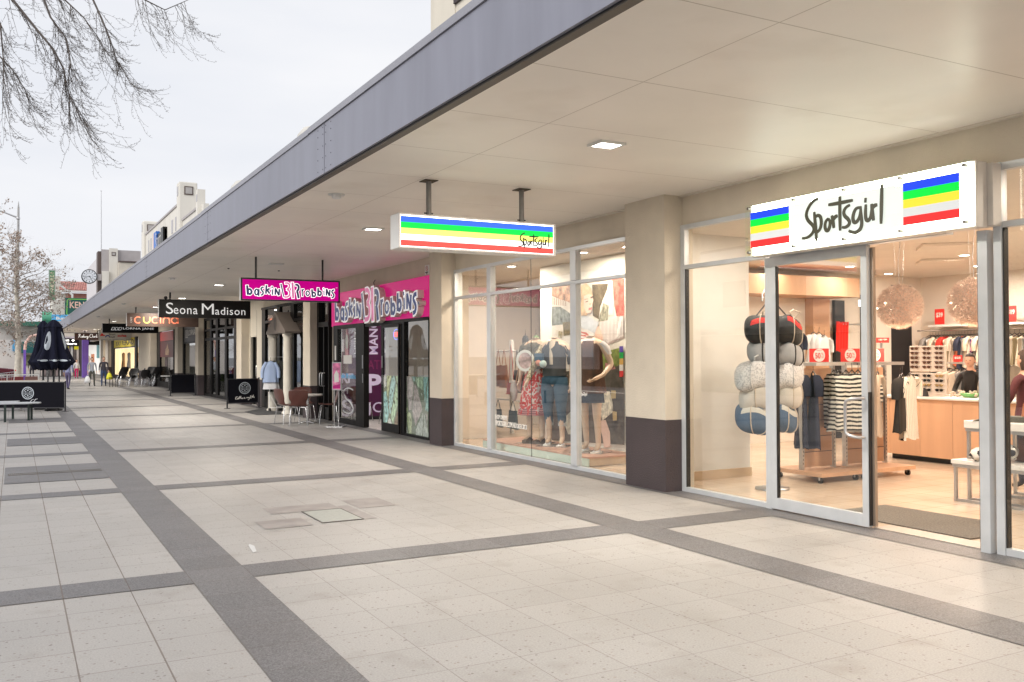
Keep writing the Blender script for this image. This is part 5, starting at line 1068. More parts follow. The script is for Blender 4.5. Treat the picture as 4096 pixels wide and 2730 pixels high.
# bench in front
sl_=M('bench_grey',(.42,.44,.46),.5,var=.08); dg=M('leg_green',(.02,.035,.03),.5)
t=thing('street_bench','low grey slab bench with rounded end on dark green posts at the left edge','bench',(-.2,26.5,0))
obj('seat_slab',MB().prism([(-2.4,.0),(-.1,-.35),(.35,-.42),(.58,-.33),(.63,-.12),(.55,.1),(.3,.22),(-.2,.12),(-2.4,.35)],(0,26.5,.42),UX,UY,(0,0,.035)),sl_,t,bevel=.01)
obj('seat_slab',MB().prism([(-2.4,.6),(.1,.5),(.15,.9),(-2.4,1.0)],(0,26.5,.42),UX,UY,(0,0,.04)),sl_,t,bevel=.01)
for x,y in ((-.18,25.9),(-.01,27.2),(.34,26.25),(.41,26.55),(-1.8,26.5)): obj('leg',MB().box(x-.028,x+.028,y-.028,y+.028,0,.419),dg,t)
obj('armrest_loop',MB().tube([(.46,26.6,.455),(.50,26.6,.52),(.55,26.6,.53)],.008,n=6).tube([(.38,26.6,.455),(.42,26.6,.51),(.46,26.6,.52)],.008,n=6),steel,t)
# timber tables beyond the barrier
tw_=M('weathered_timber',(.42,.33,.24),.7,var=.2,vs=6,streak=5)
t=thing('outdoor_table','long timber outdoor table with white edge just behind the left barrier','table',(-.6,31.4,0))
obj('tabletop',MB().box(-2.6,.84,31.3,32.2,.85,.89),tw_,t); obj('white_edge',MB().box(-2.6,.85,31.27,31.299,.845,.895),white,t)
for x in (-2.4,.2,.7): obj('leg',MB().box(x-.03,x+.03,31.4,31.46,0,.849).box(x-.03,x+.03,32.0,32.06,0,.849),white,t)
for i in range(5):
    x=-.72+i*.36; t=thing('timber_stool','white framed timber stool in the row beyond the parasol table','stool',(x,36,0),'timber stools in a row')
    obj('seat',MB().box(x-.14,x+.14,36,36.4,.70,.74),tw_,t); obj('frame',MB().box(x-.155,x-.125,35.98,36.42,.0,.78).box(x+.125,x+.155,35.98,36.42,0,.78).box(x-.125,x+.125,35.98,36.0,.745,.78),white,t)
t=thing('red_planter_seat','long dark red street seat with a white rail and slatted end','bench',(0,55,0)); mr_=M('maroon_paint',(.22,.03,.035),.6)
obj('seat_block',MB().box(-3,.45,52.2,52.9,.12,.62),mr_,t); obj('slatted_end',MB().box(.5,1.1,52.2,52.9,.3,.62),M('slat_brown',(.25,.13,.11),.7),t); obj('rail',MB().box(-3,1.12,52.15,52.18,.70,.75).box(1.08,1.12,52.15,52.18,0,.7).box(-.3,-.26,52.15,52.18,0,.7),white,t)
# shopping trolley beside the seat
t=thing('shopping_trolley','wire shopping trolley with red handle by the dark red seat','trolley',(-.4,48,0))
mb=MB()
for i in range(9):
    a=i/8; mb.tube([(-.75+.75*a,47.8,.45+.05*a),(-.8+.85*a,47.8,.82+.12*a)],.006,n=4); mb.tube([(-.75+.75*a,48.2,.45+.05*a),(-.8+.85*a,48.2,.82+.12*a)],.006,n=4)
for zz in (0,.5,1): mb.tube([(-.75-.05*zz,47.8,.45+.37*zz),(0+.05*zz,47.8,.5+.44*zz),(.0+.05*zz,48.2,.5+.44*zz),(-.75-.05*zz,48.2,.45+.37*zz)],.008,n=4)
obj('basket',mb,steel,t); obj('handle',MB().tube([(.08,47.75,1.0),(.08,48.25,1.0)],.03,n=8),red,t); obj('chassis',MB().tube([(-.7,47.85,.12),(0,47.8,.15),(.05,47.8,.95)],.012,n=5).tube([(-.7,48.15,.12),(0,48.2,.15),(.05,48.2,.95)],.012,n=5),steel,t)
for x in (-.68,0):
    for y in (47.82,48.18): obj('wheel',MB().tube([(x,y-.012,.06),(x,y+.012,.06)],.055,n=12),rubber,t)
# parked maroon car at far left
t=thing('parked_car','dark maroon parked car glimpsed behind the tree at far left','car',(-2,68,0)); cm=M('car_maroon',(.10,.008,.02),.25,coat=.6)
obj('body',MB().prism([(-2.1,.25),(2.1,.25),(2.15,.6),(2.0,.85),(1.15,.95),(.6,1.38),(-.9,1.42),(-1.6,.98),(-2.1,.85)],(-2,67.2,0),UX,UZ,(0,1.65,0)),cm,t,bevel=.06)
obj('window',MB().prism([(-1.4,.95),(.95,.95),(.52,1.32),(-.85,1.35)],(-2,67.19,0),UX,UZ,(0,-.01,0)),gb,t)
for x in (-3.3,-.7):
    w=obj('wheel',MB().tube([(x,67.15,.31),(x,67.35,.31)],.31,n=20),rubber,t); obj('hub',MB().tube([(x,67.13,.31),(x,67.149,.31)],.19,n=12),steel,w)
obj('headlight',MB().box(.05,.12,67.25,67.5,.6,.75),cardw,t)
# ------------------------------------------------------------------ cafe chairs by the parlour
ply=M('walnut_ply',(.12,.042,.032),.32,var=.18,vs=9,streak=.2,coat=.2)
def cafe_chair(name='cafe_chair',shell=None,legm=None,label='',group=None,arms=False):
    """bent plywood shell chair facing +Y (back at -Y), base at the origin"""
    t=thing(name,label,'chair',(0,0,0),group); S_=1.0
    def sh(u,v):
        # v: 0 front edge of seat -> 1 top of back ; u: across
        x=(u-.5)
        if v<.5:
            k=v/.5; w=.40-.03*math.cos(k*3); yy=.22-.40*k; z=.455-.02*math.sin(k*2.5)+.02*(abs(x)*2)**2
            if k>.8: z+=.05*((k-.8)/.2)**2
        else:
            k=(v-.5)/.5; w=.35+.09*math.sin(k*2.2) ; yy=-.18-.085*k-.02*math.sin(k*3); z=.485+.36*k-(.045*(abs(x)*2)**6*(k**3)); yy+=.03*(abs(x)*2)**2
            if k<.35: w-=.05*math.sin(math.pi*k/.35)
        return (x*w*S_,yy*S_,z*S_)
    mb=MB(); mb.grid(lambda u,v:sh(u,v),14,24); o=obj('seat_shell',mb,shell or ply,t,local=True); s_=o.modifiers.new('solid','SOLIDIFY'); s_.thickness=.011
    for sx in (-1,1):
        for sy in (-1,1):
            p=[(sx*.05,sy*.12*S_,.425*S_),(sx*.13*S_,sy*.15*S_,.425*S_),(sx*.165*S_,sy*.165*S_,.41*S_),(sx*.19*S_,sy*.20*S_,.2),(sx*.205*S_,sy*.225*S_,.0)]
            obj('leg',MB().tube(p,.0095,n=8),legm or chrome,t,local=True)
    return t
grp='walnut chairs around the round cafe table'
c0=cafe_chair(label='walnut shell chair nearest, its back toward the camera',group=grp)
c0.location=(5.79,20.98,0); c0.rotation_euler=(0,0,R(-18))
def pc(x,y,rz,l): dup(c0,(x,y,0),R(rz),l,grp)
pc(5.66,21.50,-75,'walnut shell chair on the left side of the round cafe table, seen side on')
pc(6.22,21.98,178,'walnut shell chair behind the round cafe table facing the camera')
pc(6.58,21.28,78,'walnut shell chair on the right side of the round table, beside the pink poster stand')
for k,(x,y,rz,l) in enumerate(((7.75,20.2,88,'walnut chair inside the ice cream parlour beside the plum wall, seen through the doorway'),(7.5,21.6,-80,'walnut chair inside the parlour behind the left glass pane'))):
    dup(c0,(x,y,0),R(rz),l,'walnut chairs inside the parlour')
tm=M('table_stone',(.62,.59,.55),.35,var=.08,vs=12)
def table(x,y,label):
    t=thing('round_table',label,'table',(x,y,0),'round pedestal tables')
    obj('tabletop',MB().lathe([(0,.655),(.32,.655),(.345,.665),(.35,.68),(.345,.694),(.32,.698),(0,.698)],(x,y,0),40),tm,t)
    obj('pedestal',MB().lathe([(.045,.02),(.032,.06),(.032,.6),(.045,.62),(.12,.65)],(x,y,0),16),chrome,t)
    for a in (20,110,200,290):
        a=R(a); obj('foot',MB().tube([(x,y,.05),(x+.15*math.cos(a),y+.15*math.sin(a),.04),(x+.27*math.cos(a),y+.27*math.sin(a),.012)],[.022,.016,.011],n=8),chrome,t)
table(6.15,21.5,'round stone topped cafe table among the walnut chairs'); table(8.2,20.0,'round table inside the ice cream parlour by the plum wall')
# poster stand
t=thing('poster_stand','pink advertising poster on a chrome twin post floor stand by the parlour','sign',(6.4,20.1,0))
bx,by=6.41,20.1; ang=R(62); u=Vector((math.cos(ang),-math.sin(ang)*.0+math.sin(ang)*-1,0)).normalized()
u=Vector((.55,-.5,0)).normalized(); n=u.cross(UZ)
obj('base',MB().prism([(-.2,-.14),(.2,-.14),(.2,.14),(-.2,.14)],(bx,by,.0),u,n*-1,(0,0,.025)),chrome,t)
for s_ in (-.055,.055):
    p=Vector((bx,by,0))+u*s_; obj('post',MB().tube([p+UZ*.025,p+UZ*.84],.012,n=10),chrome,t)
obj('frame',MB().prism([(-.11,.83),(.11,.83),(.11,1.46),(-.11,1.46)],Vector((bx,by,0))+n*.0,u,UZ,n*-.012),steel,t)
pkm=M('poster_pink',(.75,.22,.42),.4,var=.55,vs=9)
obj('poster',MB().prism([(-.095,.85),(.095,.85),(.095,1.44),(-.095,1.44)],Vector((bx,by,0))+n*.002,u,UZ,n*.003),pkm,t)
obj('poster_picture',MB().prism([(-.05,1.0),(.06,1.02),(.05,1.2),(.0,1.28),(-.06,1.18)],Vector((bx,by,0))+n*.006,u,UZ,n*.001),cardw,t); obj('poster_band',MB().prism([(-.09,.87),(.09,.87),(.09,.97),(-.09,.93)],Vector((bx,by,0))+n*.006,u,UZ,n*.001),M('poster_magenta',(.5,.0,.2),.4),t)
# boutique portico, rack, mats
colm=M('portico_column',(.66,.62,.55),.8,var=.06,bump=.2); gab=M('portico_brown',(.15,.125,.11),.7,var=.1)
t=thing('entrance_portico','small decorative portico of two round columns under a brown gabled roof with oval vent','portico',(6.68,26.1,0))
for y in (25.3,27.0): obj('column',MB().lathe([(.17,0),(.17,.05),(.14,.08),(.132,.12),(.125,2.1),(.135,2.14),(.155,2.16),(.155,2.235)],(6.68,y,.0),28),colm,t)
obj('gable_roof',MB().prism([(-1.09,.0),(1.05,.0),(1.05,.05),(-.0,.62),(-1.09,.05)],(6.5,26.0,2.237),(0,1,0),UZ,(.43,0,0)),gab,t)
obj('oval_vent',MB().stroke([(a*.13,b*.19) for a,b in arc(0,0,1,0,360,24)],(6.497,25.98,2.53),(0,-1,0),UZ,(-.01,0,0),.018),gab,t)
mb=MB()
for i in range(9):
    zz=-.15+i*.037; w=.125*math.sqrt(max(0,1-(zz/.19)**2)); mb.box(6.488,6.498,25.98-w,25.98+w,2.53+zz,2.53+zz+.018)
obj('vent_slats',mb,dark,t)
obj('boutique_column',MB().lathe([(.11,0),(.11,2.3)],(6.9,26.2,0),10),colm,t) if False else None
t=thing('clothes_rail','wheeled clothes rail standing in front of the boutique','rail',(6.7,26.6,0))
rx0,rx1,ry=6.50,7.0,26.55
obj('rail_frame',MB().tube([(6.52,26.72,.12),(6.52,26.72,1.58),(6.85,26.3,1.58),(6.85,26.3,.12),(6.52,26.72,.12)],.012,n=8).tube([(6.52,26.72,.5),(6.7,26.55,.12)],.008,n=6),white,t)
for x,y in ((6.52,26.78),(6.52,26.64),(6.85,26.36),(6.85,26.24)): obj('caster',MB().tube([(x-.012,y,.05),(x+.012,y,.05)],.05,n=12),rubber,t)
def blouse(x,y,z,m,label,w=.21,h=.8,sl=True,group='garments on the boutique rail',rz=0,ts=.5):
    t=thing('hanging_garment',label,'garment',(x,y,0),group,0)
    c,s=math.cos(rz),math.sin(rz)
    def g(px,py,pz): return (x+px*c-py*s,y+px*s+py*c,z+pz)
    def f_(u,v):
        a=2*math.pi*u; r=w*(.55+.45*min(1,v*3)) if v<.15 else w*(.85+.25*v)
        fold=1+.10*v*math.sin(7*a+2*x)+.05*v*math.sin(13*a)
        return g(r*fold*math.cos(a)*.28,r*fold*math.sin(a),-.03-.05*abs(math.sin(a))*(1-v)-h*v)
    obj('garment_body',MB().grid(f_,30,14),m,t)
    if sl:
        for sd in (-1,1): obj('sleeve',MB().tube([g(0,sd*w*.6,-.07),g(0,sd*w*1.05,-.25),g(0,sd*w*1.15,-.45*h/.8),g(0,sd*w*1.15,-ts*h/.8-.1)],[.045,.055,.055,.05],n=8),m,t)
    obj('hanger',MB().tube([g(0,-w*.7,-.08),g(0,0,-.02),g(0,w*.7,-.08)],.006,n=5).tube([g(0,0,-.02),g(0,0,.05),g(.015,0,.07)],.003,n=4),dark,t)
    return t
wb=M('cloth_paleblue',(.38,.48,.70),.8,var=.06); ww_=M('cloth_white',(.72,.72,.74),.8)
blouse(6.52,26.60,1.5,wb,'long pale blue blouse at the near end of the boutique clothes rail',.2,.62,ts=.55,rz=R(80))
blouse(6.54,26.63,1.13,ww_,'white lace hem layer hanging below the pale blue blouse',.21,.45,sl=False,rz=R(80))
for i in range(5): blouse(6.66+i*.04,26.74-i*.03,1.5,[M('cloth_black',(.02,.02,.02),.8),M('cloth_olive',(.08,.08,.05),.8)][i%2],'dark garment packed behind the pale blue blouse on the boutique rail',.19,.9,ts=.5,rz=R(60))
matg=M('door_mat',(.05,.05,.052),.95,var=.2,vs=40,bump=.6,bs=250)
tag(obj('door_mat',MB().prism([(5.83,26.8),(5.83,25.3),(6.6,25.2),(6.6,28.0),(6.5,28.0)],(0,0,.005),UX,UY,(0,0,.012)),matg),'dark grey floor mat in front of the boutique portico','mat')
# stacked black chairs in front of the cafe
blk=M('chair_black',(.008,.008,.010),.45)
k0=cafe_chair('stacking_chair',blk,chrome,'black stacking chair','black stacked chairs outside the cafe'); 
k0.location=(5.05,53.2,0)
spots=[(5.05,53.2,20,4),(5.62,52.9,170,3),(6.15,52.6,5,2),(6.45,53.1,160,4),(6.0,53.7,90,3),(6.7,52.6,10,4)]
first=True
nm=['leftmost stack','stack second from the left','stack in front of the wide pillar','stack right of the wide pillar','rear stack behind the others','rightmost stack by the plain barrier']
for si,(x,y,rz,n_) in enumerate(spots):
    for j in range(n_):
        l='black stacking chair, %s in the %s'%(['bottom','second','third','top'][j],nm[si])
        lc=(x+.03*j,y-.05*j,.075*j)
        if first: k0['label']=l; k0.rotation_euler=(0,0,R(rz)); first=False
        else: dup(k0,lc,R(rz),l)
t=thing('low_black_table','small low black table at the left end of the stacked chairs','table',(4.72,53.5,0)); obj('tabletop',MB().box(4.5,4.95,53.3,53.8,.47,.5),blk,t)
for x in (4.52,4.66,4.8,4.92): obj('leg',MB().box(x-.015,x+.015,53.32,53.35,0,.469),blk,t)
t=thing('round_table','white edged cafe table behind the plain black barrier','table',(7.0,50,0)); 
obj('tabletop',MB().lathe([(0,.68),(.4,.68),(.4,.71),(0,.71)],(6.45,45.6,0),24),white,t); obj('pedestal',MB().lathe([(.2,0),(.04,.04),(.03,.68)],(6.45,45.6,0),10),blk,t)
# ------------------------------------------------------------------ inside the fashion shop
def warmlight(x,y,p,label,z=3.14,r=.09):
    t=thing('downlight',label,'downlight',(x,y,z),'round downlights in the shop ceiling')
    obj('trim',MB().lathe([(r*.8,-.006),(r,-.010),(r*1.15,-.001)],(x,y,z),20),white,t); obj('lens',MB().lathe([(0,-.008),(r*.8,-.007)],(x,y,z),20),em('downlight_warm',(1,.88,.72),14),t)
    if p: area('lamp',t,(0,0,-.03),.25,p*1.0,(1,.84,.69))
lbl='warm round downlight in the shop ceiling'
for x,y,p,l in ((8.2,6.3,46,'nearest the entrance'),(10.4,6.0,46,'over the nested tables'),(13.05,9.2,60,'right of the nearer glass ball'),(14.88,10.23,60,'at right beside the farther ball'),(14.75,12.0,0,'left of the nearer ball by the back wall'),
   (10.2,10.0,60,'over the hanging rails'),(12.9,11.3,16,'in front of the wooden bulkhead'),(11.4,11.5,12,'at the left end of the wooden bulkhead'),(7.49,11.56,40,'over the right hand display mannequin'),(7.55,13.9,40,'over the left end of the display plinth'),
   (9.6,15.5,50,'over the handbag racks'),(8.35,16.8,30,'behind the left display pane'),(13.0,5.0,50,'deep at the right of the shop'),(7.75,8.0,22,'above the hanging gym bags'),(12.5,15.5,50,'in the rear left room'),(8.0,3.6,30,'behind the right edge pane')):
    warmlight(x,y,p,lbl+' '+l)
for x,y,l in ((11.6,8.5,'nearer'),(13.4,9.9,'farther')):
    tag(obj('air_vent',MB().prism([(-.45,0),(0,-.45),(.45,0),(0,.45)],(x,y,3.10),UX,UY,(0,0,.035)),warmwall),'%s square air diffuser dropped below the shop ceiling'%l,'air vent','square air diffusers')
# glass balls
cop=M('crystal_copper',(.74,.58,.48),.3,metal=.3,var=.3,vs=40); glowc=em('crystal_glow',(.75,.48,.34),.22)
def ball(x,y,z,r,label,seed):
    rr=random.Random(seed); t=thing('crystal_pendant',label,'pendant lamp',(x,y,z),'crystal ball pendant lamps')
    obj('core',MB().sphere((x,y,z),r*.80,24,16),glowc,t)
    mb=MB()
    for _ in range(11000):
        d=Vector((rr.gauss(0,1),rr.gauss(0,1),rr.gauss(0,1))).normalized(); j=(d+Vector((rr.uniform(-.28,.28),rr.uniform(-.28,.28),rr.uniform(-.28,.28)))).normalized(); s=d.orthogonal().normalized(); s.rotate(Matrix.Rotation(rr.uniform(0,6.28),3,d))
        c=Vector((x,y,z)); a=c+d*r*.80; mb.add([a-s*.0032,a+s*.0032,c+j*r*rr.uniform(.93,1.04)],[(0,1,2)])
    obj('crystal_rods',mb,cop,t); mb=MB()
    for i in range(6):
        d=Vector((rr.gauss(0,1),rr.gauss(0,1),rr.gauss(0,1)-.3)).normalized(); mb.sphere(tuple(Vector((x,y,z))+d*r*.9),.009,6,5)
    obj('bulbs',mb,em('bulb_glow',(1,.85,.65),12),t)
    obj('cable',MB().tube([(x,y,z+r*.9),(x-.02,y,z+.55),(x+.03,y,3.1)],.004,n=5).tube([(x-.06,y,z+r*.9),(x-.1,y,3.1)],.002,n=3).tube([(x+.06,y,z+r*.9),(x+.1,y,3.1)],.002,n=3),steel,t)
    obj('ceiling_rose',MB().lathe([(.0,-.04),(.11,-.03),(.12,0)],(x,y,3.14),16),chrome,t)
    l=bpy.data.lights.new('glow','POINT'); l.energy=16; l.color=(1,.72,.5); l.shadow_soft_size=.3; lo=bpy.data.objects.new('glow',l); C.objects.link(lo); lo.parent=t; lo.location=(0,0,-.4)
ball(10.0,7.97,2.21,.30,'sparkling copper glass ball pendant nearest the glass door',1); ball(10.0,6.93,2.21,.31,'sparkling copper glass ball pendant half hidden by the right post',2)
# counter
t=thing('sales_counter','pale wood sales counter with white top and dark kick space','counter',(12.2,8,0))
for a,b in ((8.50,9.03),(9.035,9.56),(9.565,9.70),(6.9,7.45),(7.455,7.97),(7.975,8.495)): obj('front_panel',MB().box(11.75,11.79,a,b,.09,.93),wood,t)
obj('joint_strip',MB().box(11.755,11.785,6.9,9.70,.09,.925),steel,t); obj('carcass',MB().box(11.79,12.6,6.9,9.70,.09,.93),wood,t)
obj('kick_board',MB().box(11.87,12.6,6.95,9.62,.007,.09),dark,t); obj('countertop',MB().box(11.71,12.75,6.85,9.74,.93,.967),white,t,bevel=.012)
# sunglasses stand
st=M('stand_panel',(.70,.60,.52),.5)
t=thing('sunglasses_stand','tall pale two tier sunglasses stand standing on the counter','display stand',(12.05,9.14,.967))
for z0,z1 in ((.985,1.31),(1.33,1.72)): obj('back_panel',MB().box(12.08,12.10,8.83,9.46,z0,z1),st,t,bevel=.008)
obj('foot',MB().box(12.04,12.3,8.85,9.44,.967,.984),st,t)
sgm=[M('lens_brown',(.10,.045,.03),.2),M('lens_black',(.015,.015,.015),.15),M('lens_gold',(.55,.38,.18),.25,metal=.6)]
def sung(y,z,m,label):
    t=thing('sunglasses',label,'sunglasses',(12.06,y,z),'sunglasses on the counter stand')
    for s_ in (-.036,.036): obj('lens',MB().sphere((12.062,y+s_,z),.031,12,8,sc=(.22,1,.72)),m,t)
    obj('frame',MB().tube([(12.058,y-.075,z+.012),(12.054,y,z+.014),(12.058,y+.075,z+.012)],.004,n=5).tube([(12.06,y-.075,z+.012),(12.085,y-.075,z+.01)],.003,n=4).tube([(12.06,y+.075,z+.012),(12.085,y+.075,z+.01)],.003,n=4),m,t)
for r_ in range(9):
    z=(1.68,1.61,1.54,1.47,1.40,1.27,1.20,1.13,1.06)[r_]
    for c_ in range(3):
        m=sgm[0] if r_<5 else sgm[2] if (r_==7 or (r_==5 and c_==2)) else sgm[1]
        sung(9.36-c_*.21,z,m,'%s sunglasses, row %s of the stand, %s column'%('brown' if m is sgm[0] else 'gold' if m is sgm[2] else 'black',['one','two','three','four','five','six','seven','eight','nine'][r_],['left','middle','right'][c_]))
t=thing('card_terminal','black card terminal with green light on the counter','card terminal',(11.95,9.2,.967)); obj('body',MB().cbox((11.93,9.2,1.0),(.2,.12,.05),ry=-.3).lathe([(.07,0),(.06,.04),(.045,.10),(0,.13)],(11.88,9.06,.968),14),dark,t); obj('led',MB().sphere((11.83,9.06,1.02),.014,8,6),em('led_green',(.1,1,.15),2.5),t)
t=thing('printer','small black receipt printer at the left end of the counter','printer',(11.98,9.45,.967)); obj('housing',MB().cbox((12.0,9.5,1.03),(.25,.18,.12)),dark,t,bevel=.015); obj('paper_slot',MB().box(11.86,11.9,9.44,9.56,1.091,1.10),cardw,t)
t=thing('trinket_dish','green dish heaped with small white trinkets on the counter','dish',(12.1,8.45,.967)); obj('dish',MB().lathe([(.08,0),(.13,.03),(.15,.06)],(12.1,8.45,.968),20),M('dish_green',(.25,.60,.22),.4),t)
mb=MB(); rr=random.Random(4)
for _ in range(60): mb.sphere((12.1+rr.uniform(-.12,.12),8.5+rr.uniform(-.22,.22),.985+rr.uniform(0,.07)),.018,6,4)
obj('trinkets',mb,M('trinket',(.65,.55,.45),.6),t)
t=thing('accessory_box','clear box of small dark accessories at the right of the counter','box',(11.9,8.1,.967)); obj('tray',MB().box(11.8,12.0,7.95,8.12,.968,1.0),cardw,t); obj('items',MB().box(11.82,11.98,7.97,8.1,1.001,1.05),M('items_dark',(.12,.05,.05),.6,var=.6,vs=60),t)
# shop assistant
person('shop assistant with short dark hair in a black top leaning on the counter',(13.0,9.08,.0),R(-78),.91,[M('skin_warm',(.60,.34,.24),.6),M('top_black',(.012,.010,.010),.8),M('top_black',(.012,.010,.010),.8),shoe],None,True,0.0,
   arms={'r':[(.25,-.06,1.14),(.17,-.28,1.07),(.12,-.36,1.06)],'l':[(.25,-.06,1.14),(.17,-.28,1.07),(.12,-.36,1.06)]},hairmat=M('hair_dark',(.025,.015,.012),.7,bump=.6,bs=120),turn=0.1,sleeves='long')
person('customer in a maroon jacket seen at the right edge behind the glass',(10.5,6.62,0),R(170),.93,[M('skin_warm',(.60,.34,.24),.6),M('jacket_maroon',(.10,.02,.025),.8),navyj,shoe],None,True,hair='long',arms={'l':[(.25,-.02,1.14),(.22,-.20,1.0),(.2,-.26,.95)]})
# garment materials
def stripes(name,axis,period,duty,ca,cb):
    m=M(name,ca,.85,var=.04); nt=m.node_tree; n_,l_,b_=nodes_of(m); g=nt.nodes.new('ShaderNodeNewGeometry'); sp=nt.nodes.new('ShaderNodeSeparateXYZ'); l_(g.outputs['Position'],sp.inputs[0])
    wv=nt.nodes.new('ShaderNodeTexNoise'); wv.inputs['Scale'].default_value=5; l_(g.outputs['Position'],wv.inputs['Vector'])
    f=mth(nt,'FRACT',mth(nt,'DIVIDE',mth(nt,'MULTIPLY_ADD',wv.outputs['Fac'],.05,sp.outputs[axis]),period)); k=mth(nt,'LESS_THAN',f,duty)
    pv=b_.inputs['Base Color'].links[0].from_socket; mx_=nt.nodes.new('ShaderNodeMix'); mx_.data_type='RGBA'; l_(k,mx_.inputs[0]); l_(pv,mx_.inputs[6]); mx_.inputs[7].default_value=(*cb,1); l_(mx_.outputs[2],b_.inputs['Base Color']); return m
def pattern(name,ca,cb,sc,th=.4,rough=.85):
    m=M(name,ca,rough,var=.06); nt=m.node_tree; n_,l_,b_=nodes_of(m); g=nt.nodes.new('ShaderNodeNewGeometry'); v=nt.nodes.new('ShaderNodeTexVoronoi'); v.inputs['Scale'].default_value=sc; l_(g.outputs['Position'],v.inputs['Vector'])
    v2=nt.nodes.new('ShaderNodeTexNoise'); v2.inputs['Scale'].default_value=sc*3; v2.inputs['Detail'].default_value=3; l_(g.outputs['Position'],v2.inputs['Vector'])
    k=mth(nt,'GREATER_THAN',mth(nt,'MULTIPLY_ADD',v2.outputs['Fac'],.5,v.outputs['Distance']),th+.25)
    pv=b_.inputs['Base Color'].links[0].from_socket; mx_=nt.nodes.new('ShaderNodeMix'); mx_.data_type='RGBA'; l_(k,mx_.inputs[0]); l_(pv,mx_.inputs[6]); mx_.inputs[7].default_value=(*cb,1); l_(mx_.outputs[2],b_.inputs['Base Color']); return m
cream=M('cloth_cream',(.72,.66,.56),.85); blackc=M('cloth_black',(.02,.02,.02),.8); whitec=M('cloth_white',(.72,.72,.74),.8); greyc=M('cloth_grey',(.25,.24,.23),.85); navyc=M('cloth_navy',(.02,.025,.05),.85); tanc=M('cloth_khaki',(.25,.20,.12),.85); redc=M('cloth_red',(.75,.03,.02),.75); oran=M('cloth_rust',(.50,.12,.05),.8); flor=pattern('cloth_floral',(.03,.02,.07),(.55,.25,.40),14,.45); strz=stripes('cloth_breton',2,.052,.45,(.74,.70,.62),(.02,.02,.022)); pin=stripes('cloth_pinstripe',0,.045,.10,(.76,.71,.62),(.03,.03,.03)); tweed=pattern('cloth_tweed',(.74,.72,.72),(.48,.48,.50),60,.6)
def hung(x,y,zt,w,h,m,label,group,rz=0.0,sleeve='short',depth=.045,mat2=None,hz=.10):
    """garment on a hanger; w half width across, rz turns it about the vertical"""
    t=thing('hanging_garment',label,'garment',(x,y,zt),group); c,s=math.cos(rz),math.sin(rz); ph=x*7+y*3
    def g(px,py,pz): return (x+px*c-py*s,y+px*s+py*c,zt+pz)
    prof=[(.0,.40),(.05,.92),(.12,1.0),(.3,.88),(.6,.95),(.85,1.02),(1.0,1.08)]
    def f_(u,v):
        a=2*math.pi*u; 
        for i in range(6):
            if v<=prof[i+1][0]: k=(v-prof[i][0])/(prof[i+1][0]-prof[i][0]); r=prof[i][1]*(1-k)+prof[i+1][1]*k; break
        fold=math.sin(a*5+ph)*.028*v+math.sin(a*11+ph*2)*.010*v
        return g(r*w*math.cos(a),(depth+fold*1.2)*math.sin(a)*(.5+.6*v)+fold,-.005-.06*abs(math.cos(a))*max(0,1-v*4)-h*v+.02*math.sin(3*a+ph)*v)
    obj('garment_body',MB().grid(f_,40,18),m,t)
    if sleeve:
        L_=.20 if sleeve=='short' else h*.85
        for sd in (-1,1): obj('sleeve',MB().tube([g(sd*w*.75,0,-.05),g(sd*w*1.15,.0,-.10),g(sd*w*1.32,0,-.10-L_*.5),g(sd*w*1.30,0,-.10-L_)],[.05,.062,.06,.055],n=10,flat=.5),m,t)
    obj('hanger',MB().tube([g(-w*.85,0,-.055),g(0,0,.015),g(w*.85,0,-.055)],.008,n=6).tube([g(0,0,.015),g(0,0,hz-.03),g(.02,0,hz),g(.03,0,hz-.02)],.003,n=4),blackp,t)
    return t
# gondolas
def gondola(x0,x1,label):
    t=thing('gondola_rack',label,'clothes rack',((x0+x1)/2,8.5,0),'wooden mobile clothes racks')
    obj('base_board',MB().box(x0,x1,8.08,8.92,.085,.135),wood,t,bevel=.004)
    for x in (x0+.06,x1-.06):
        for y in (8.16,8.84):
            c=obj('caster',MB().tube([(x-.016,y,.038),(x+.016,y,.038)],.036,n=16),rubber,t); obj('caster_fork',MB().box(x-.02,x+.02,y-.012,y+.012,.04,.084),steel,c)
    obj('back_panel',MB().box(x0+.12,x1-.12,8.485,8.515,.16,1.42),wood,t)
    for z in (.35,.55,.75,.95,1.15): obj('slat_groove',MB().box(x0+.12,x1-.12,8.481,8.4845,z,z+.008),dark,t)
    for x in (x0+.08,x1-.10): 
        u_=obj('upright',MB().box(x,x+.035,8.47,8.53,.135,1.49),steel,t)
        mb=MB(); 
        for k in range(24): mb.box(x+.013,x+.022,8.4685,8.4698,.2+k*.05,.225+k*.05)
        obj('slots',mb,dark,u_)
    obj('top_rail',MB().box(x0+.05,x1-.05,8.2,8.22,1.455,1.495).box(x0+.05,x1-.05,8.78,8.80,1.455,1.495).box(x0+.05,x0+.07,8.22,8.78,1.455,1.495).box(x1-.07,x1-.05,8.22,8.78,1.455,1.495),steel,t)
gondola(8.70,9.44,'wooden mobile clothes rack with striped tops nearest the glass door'); gondola(9.48,10.42,'wooden mobile clothes rack with black and white tops beside the counter')
gA='garments on the racks behind the glass door'
for i in range(6): hung(9.08+i*.085,8.22-i*.02,1.385,.17,.74,strz,'black and white striped long top, %s in the front row of striped tops'%['first','second','third','fourth','fifth','sixth'][i],gA,rz=R(62),sleeve='long')
hung(9.62,8.2,1.37,.2,.72,strz,'striped top hung between the grey and plain white tops',gA,rz=R(35),sleeve='long')
hung(9.76,8.12,1.36,.19,.80,cream,'plain white blouse hung behind the door handle',gA,rz=R(30),sleeve='short')
hung(8.93,8.42,1.37,.18,.95,navyc,'navy top hung at the left end of the first rack',gA,rz=R(60),sleeve='short')
